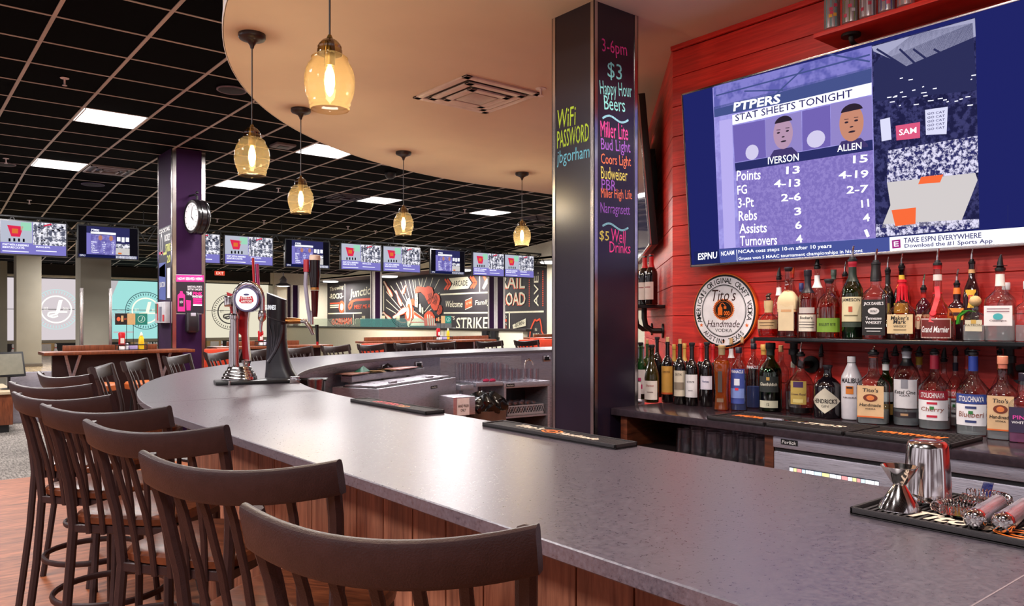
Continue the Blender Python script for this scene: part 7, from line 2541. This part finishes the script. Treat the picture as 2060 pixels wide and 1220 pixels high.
# ================================================================== LANES
YM = 27.3
def mask_x(u):
    return at_y(u, 620, YM).x
zt, zb = 2.74, .86
masks = [(at_y(-80, 600, YM).x, mask_x(206), (214, 204, 208), 'lilac grey masking screen over the lanes left of the teal one', 'wl'), (mask_x(206) + .02, mask_x(414), (160, 222, 218), 'teal masking screen with a round junction emblem over the lanes', 'dk'),
         (mask_x(414) + .02, mask_x(540), (230, 222, 198), 'cream masking screen right of the clock column over the lanes', 'dk')]
for k_, (x0, x1, c_, lab, ink) in enumerate(masks):
    o = thing('masking_screen', lab, 'screen', ((x0 + x1) / 2, YM, zb))
    pm = glow('projected_%d' % k_, c_, .82)
    MB().box((x0, YM, zb), (x1, YM + .06, zt)).obj('panel', pm, o, world=True)
    MB().box((x0, YM - .03, zb - .1), (x1, YM + .06, zb), .005).obj('lower_rail', col((150, 142, 122), .5), o, world=True)
    MB().box((x0, YM - .06, zt + .04), (x1, YM + .06, zt + .11), .005).obj('top_rail', col((206, 200, 180), .5), o, world=True)
    A = Art(Plane((x0, YM - .002, zb), (1, 0, 0), (0, 0, 1)), px=False, step=.006)
    w, h = x1 - x0, zt - zb
    if k_ == 1:
        A.poly('g', [(0, h), (.0, .0), (.05, .0), (.05, h * .45), (.45, h)])
    A.rect('s', 0, h * .495, w, h * .505)
    u_ = (113, 293, 462)[k_]
    pcx = at_y(u_, 618, YM)
    cx_ = pcx.x - x0
    cz2 = (.94, .92, .90)[k_]
    A.up().ell('r', (cx_, cz2), .62, .62, 48, hole=.965)
    for q in range(44):
        a_ = 2 * PI * q / 44
        A.line('r', (cx_ + .50 * math.cos(a_), cz2 + .50 * math.sin(a_)), (cx_ + .575 * math.cos(a_), cz2 + .575 * math.sin(a_)), .022)
    A.ell('l', (cx_, cz2), .43, .43, 48, hole=.90)
    A.text('l', 'J', (cx_ - .13, cz2 + .03), (cx_ + .12, cz2 + .05), .48, .3)
    A.path('l', [(cx_ + .05, cz2 - .2), (cx_ - .08, cz2 - .25), (cx_ - .22, cz2 - .2), (cx_ - .2, cz2 - .1), (cx_, cz2 - .08), (cx_ + .3, cz2 - .08)], .05)
    A.text('l', 'EST.', (cx_ - .33, cz2 + .02), (cx_ - .2, cz2 + .02), .09).text('l', '2016', (cx_ + .18, cz2 + .02), (cx_ + .33, cz2 + .02), .09)
    if k_ == 1:
        for (a_, b_, r_) in ((.15, .62, .2), (.45, .72, .22), (.75, .66, .2), (1.0, .58, .16)):
            for q in range(4):
                A.ell('g', (a_, b_), r_ - .05 * q, r_ - .05 * q, 24, hole=.9 if q else .94, a0=-20, a1=200)
        A.rect('g', .1, .2, .25, .62).rect('g', .3, .2, .9, .24)
    ringc, litc = {0: ((196, 232, 232), (250, 246, 238)), 1: ((56, 84, 90), (248, 244, 220)), 2: ((60, 56, 56), (66, 62, 60))}[k_]
    A.done(o, {'s': ('panel_seam', lit((120, 116, 110), .4)), 'r': ('emblem_ring', lit(ringc, .8)), 'l': ('emblem_lettering', lit(litc, .95)), 'g': ('projected_artwork', lit((190, 184, 188), .8))})
tp3 = None
for u, lab in ((26, 'bowling pin between the two leftmost grey columns'), (112, 'bowling pin right of the second grey column'), (246, 'bowling pin behind the mustard bottle'), (289, 'bowling pin below the teal screen, first of its cluster'), (299, 'bowling pin below the teal screen, second of its cluster'),
               (304, 'bowling pin below the teal screen, third of its cluster'), (310, 'bowling pin below the teal screen, fourth of its cluster'), (315, 'bowling pin below the teal screen, fifth of its cluster'), (320, 'bowling pin below the teal screen, last of its cluster'), (446, 'bowling pin right of the clock column')):
    npin = 0 if tp3 is None else npin + 1
    PY = 26.9 - .15 * (npin % 2)
    p = at_y(u, 700, PY)
    if tp3 is None:
        o = tp3 = thing('bowling_pin', lab, 'bowling pin', (p.x, PY, .3805), 0, 'bowling pins standing under the masking screens')
        MB().loft([(0, .026), (.03, .04), (.11, .06), (.16, .055), (.21, .035), (.25, .024), (.29, .026), (.33, .032), (.36, .028), (.38, .01)], 18).obj('body', M['white'], o)
        MB().loft([(.235, .0275), (.25, .0255), (.265, .0265)], 18, caps=False).obj('red_collar', plain('pin_red', (206, 30, 40), .4), o)
    else:
        dup(tp3, (p.x, PY, .3805), 0, lab)
# pit dividers of pale wood
dvd = [(91, (196, 160, 104)), (280, (206, 170, 110)), (430, (186, 150, 96)), (505, (176, 140, 90))]
for k_, (u, c_) in enumerate(dvd):
    p = at_y(u, 700, 27.1)
    o = thing('lane_divider', ('pale wood lane divider behind the second grey column gap', 'pale wood lane divider under the teal screen', 'pale wood lane divider beside the clock column', 'pale wood lane divider behind the chrome tower')[k_], 'divider', (p.x, 27.1, .38))
    MB().box((-.25, -.08, 0), (.25, .12, .38)).obj('board', col(c_, .5), o)
    MB().box((-.14, -.1, .02), (.14, -.08, .36)).obj('inset', col((206, 200, 196), .5), o)
# ball gutter edge trims
structure(MB().box((-3, 17.5, .38), (11.3, 17.56, .41)).obj('trim_4', col((206, 206, 216), .4)))

# bowler console at the picture edge
cp = at_z(-40, 870, 0.0)
co = thing('lane_console', 'low wooden lane console with pale top at the picture edge', 'console', (1.0, 12.2, 0))
MB().box((-.3, 11.9, .10), (1.29, 13.4, .50), .006).obj('cabinet', M['rail_wood'], co, world=True)
MB().box((-.28, 11.95, 0), (1.25, 13.35, .10)).obj('plinth', M['black'], co, world=True)
MB().box((-.34, 11.86, .50), (1.33, 13.44, .535), .004).obj('top', col((196, 176, 146), .3), co, world=True)
MB().box((1.33, 12.9, 0), (2.5, 13.0, .72), .01).obj('back_ledge', M['steel'], co, world=True)
mo = thing('console_monitor', 'small black tilted monitor standing on the lane console', 'monitor', (at_y(18, 752, 12.3).x, 12.3, .536), R(25))
MB().cyl((0, 0, 0), (0, 0, .16), .02, n=10).obj('post', M['black'], mo)
MB().loft([(0, .1), (.012, .1)], 20).obj('foot', M['black'], mo)
MS = Matrix.Translation((0, 0, .33)) @ Matrix.Rotation(R(-12), 4, 'X')
MB().box((-.2, -.02, -.17), (.2, .03, .17), .01, MS).obj('housing', M['black'], mo)
MB().box((-.17, -.024, -.14), (.17, -.019, .14), 0, MS).obj('screen', col((140, 136, 120), .15), mo)
# hanging warehouse lamp near the half wall
p = at_x(570, 575, 11.0)
hl = thing('hanging_lamp', 'grey bullet shaped lamp hanging before the far cream wall', 'lamp', (11.0, p.y, p.z + .0))
MB().loft([(-.02, .27), (0, .28), (.05, .22), (.1, .12), (.25, .1), (.32, .05), (.34, .02)], 28).obj('shade', M['steel'], hl)
MB().loft([(-.035, .15), (-.02, .22)], 24).obj('diffuser', M['panel_light'], hl)
MB().cyl((0, 0, .34), (0, 0, ceil_z(p.y) - p.z), .02, n=8).obj('stem', M['steel'], hl)
MB().box((-.12, -.05, .18), (.12, .05, .24), .01).obj('ballast_box', M['steel'], hl)
# wires and exit light
p = at_ceiling(421, 533)
ex = thing('exit_sign', 'small glowing red exit sign hanging from the stepped ceiling', 'sign', (p.x, p.y - 1.0, ceil_z(p.y - 1.0) - .25))
MB().box((-.15, -.03, 0), (.15, .03, .14), .008).obj('housing', col((206, 60, 40), .4, emit=.6), ex)
MB().cyl((0, 0, .14), (0, 0, .25), .01, n=6).obj('stem', M['black'], ex)
Art(Plane((0, -.032, .07), (1, 0, 0), (0, 0, 1)), px=False, step=.002).text('w', 'EXIT', (-.11, 0), (.11, 0), .08).done(ex, {'w': ('lettering', lit((255, 220, 200), 1.2))}, world=False)
# equipment glimpsed on the half wall
for k_, (u, lab) in enumerate(((731, 'small pale card holder on the half wall cap by the purple column'), (771, 'small pale card holder on the cap under the mural pins'), (801, 'pale card holder on the cap beside the mural ball'))):
    p = at_x(u, 650, HX + .1)
    o = thing('card_holder', lab, 'holder', (HX + .10, p.y, 1.262))
    MB().cyl((0, 0, 0), (0, 0, .2), .012, n=8).obj('post', M['black'], o)
    MB().box((-.01, -.09, .2), (.01, .09, .34), .004).obj('card', col((226, 216, 180), .5), o)
o = thing('planter_box', 'pair of black cups mounted on the half wall under the purple column', 'cup', (HX - .06, at_x(990, 672, HX).y, .95))
for k_, yy in enumerate((-.17, .17)):
    MB().loft([(0, .1), (.25, .11), (.252, .09)], 20, Matrix.Translation((0, yy, 0))).obj('cup', M['black'], o)
MB().box((.0, -.3, .05), (.06, .3, .1)).obj('bracket', M['black'], o)
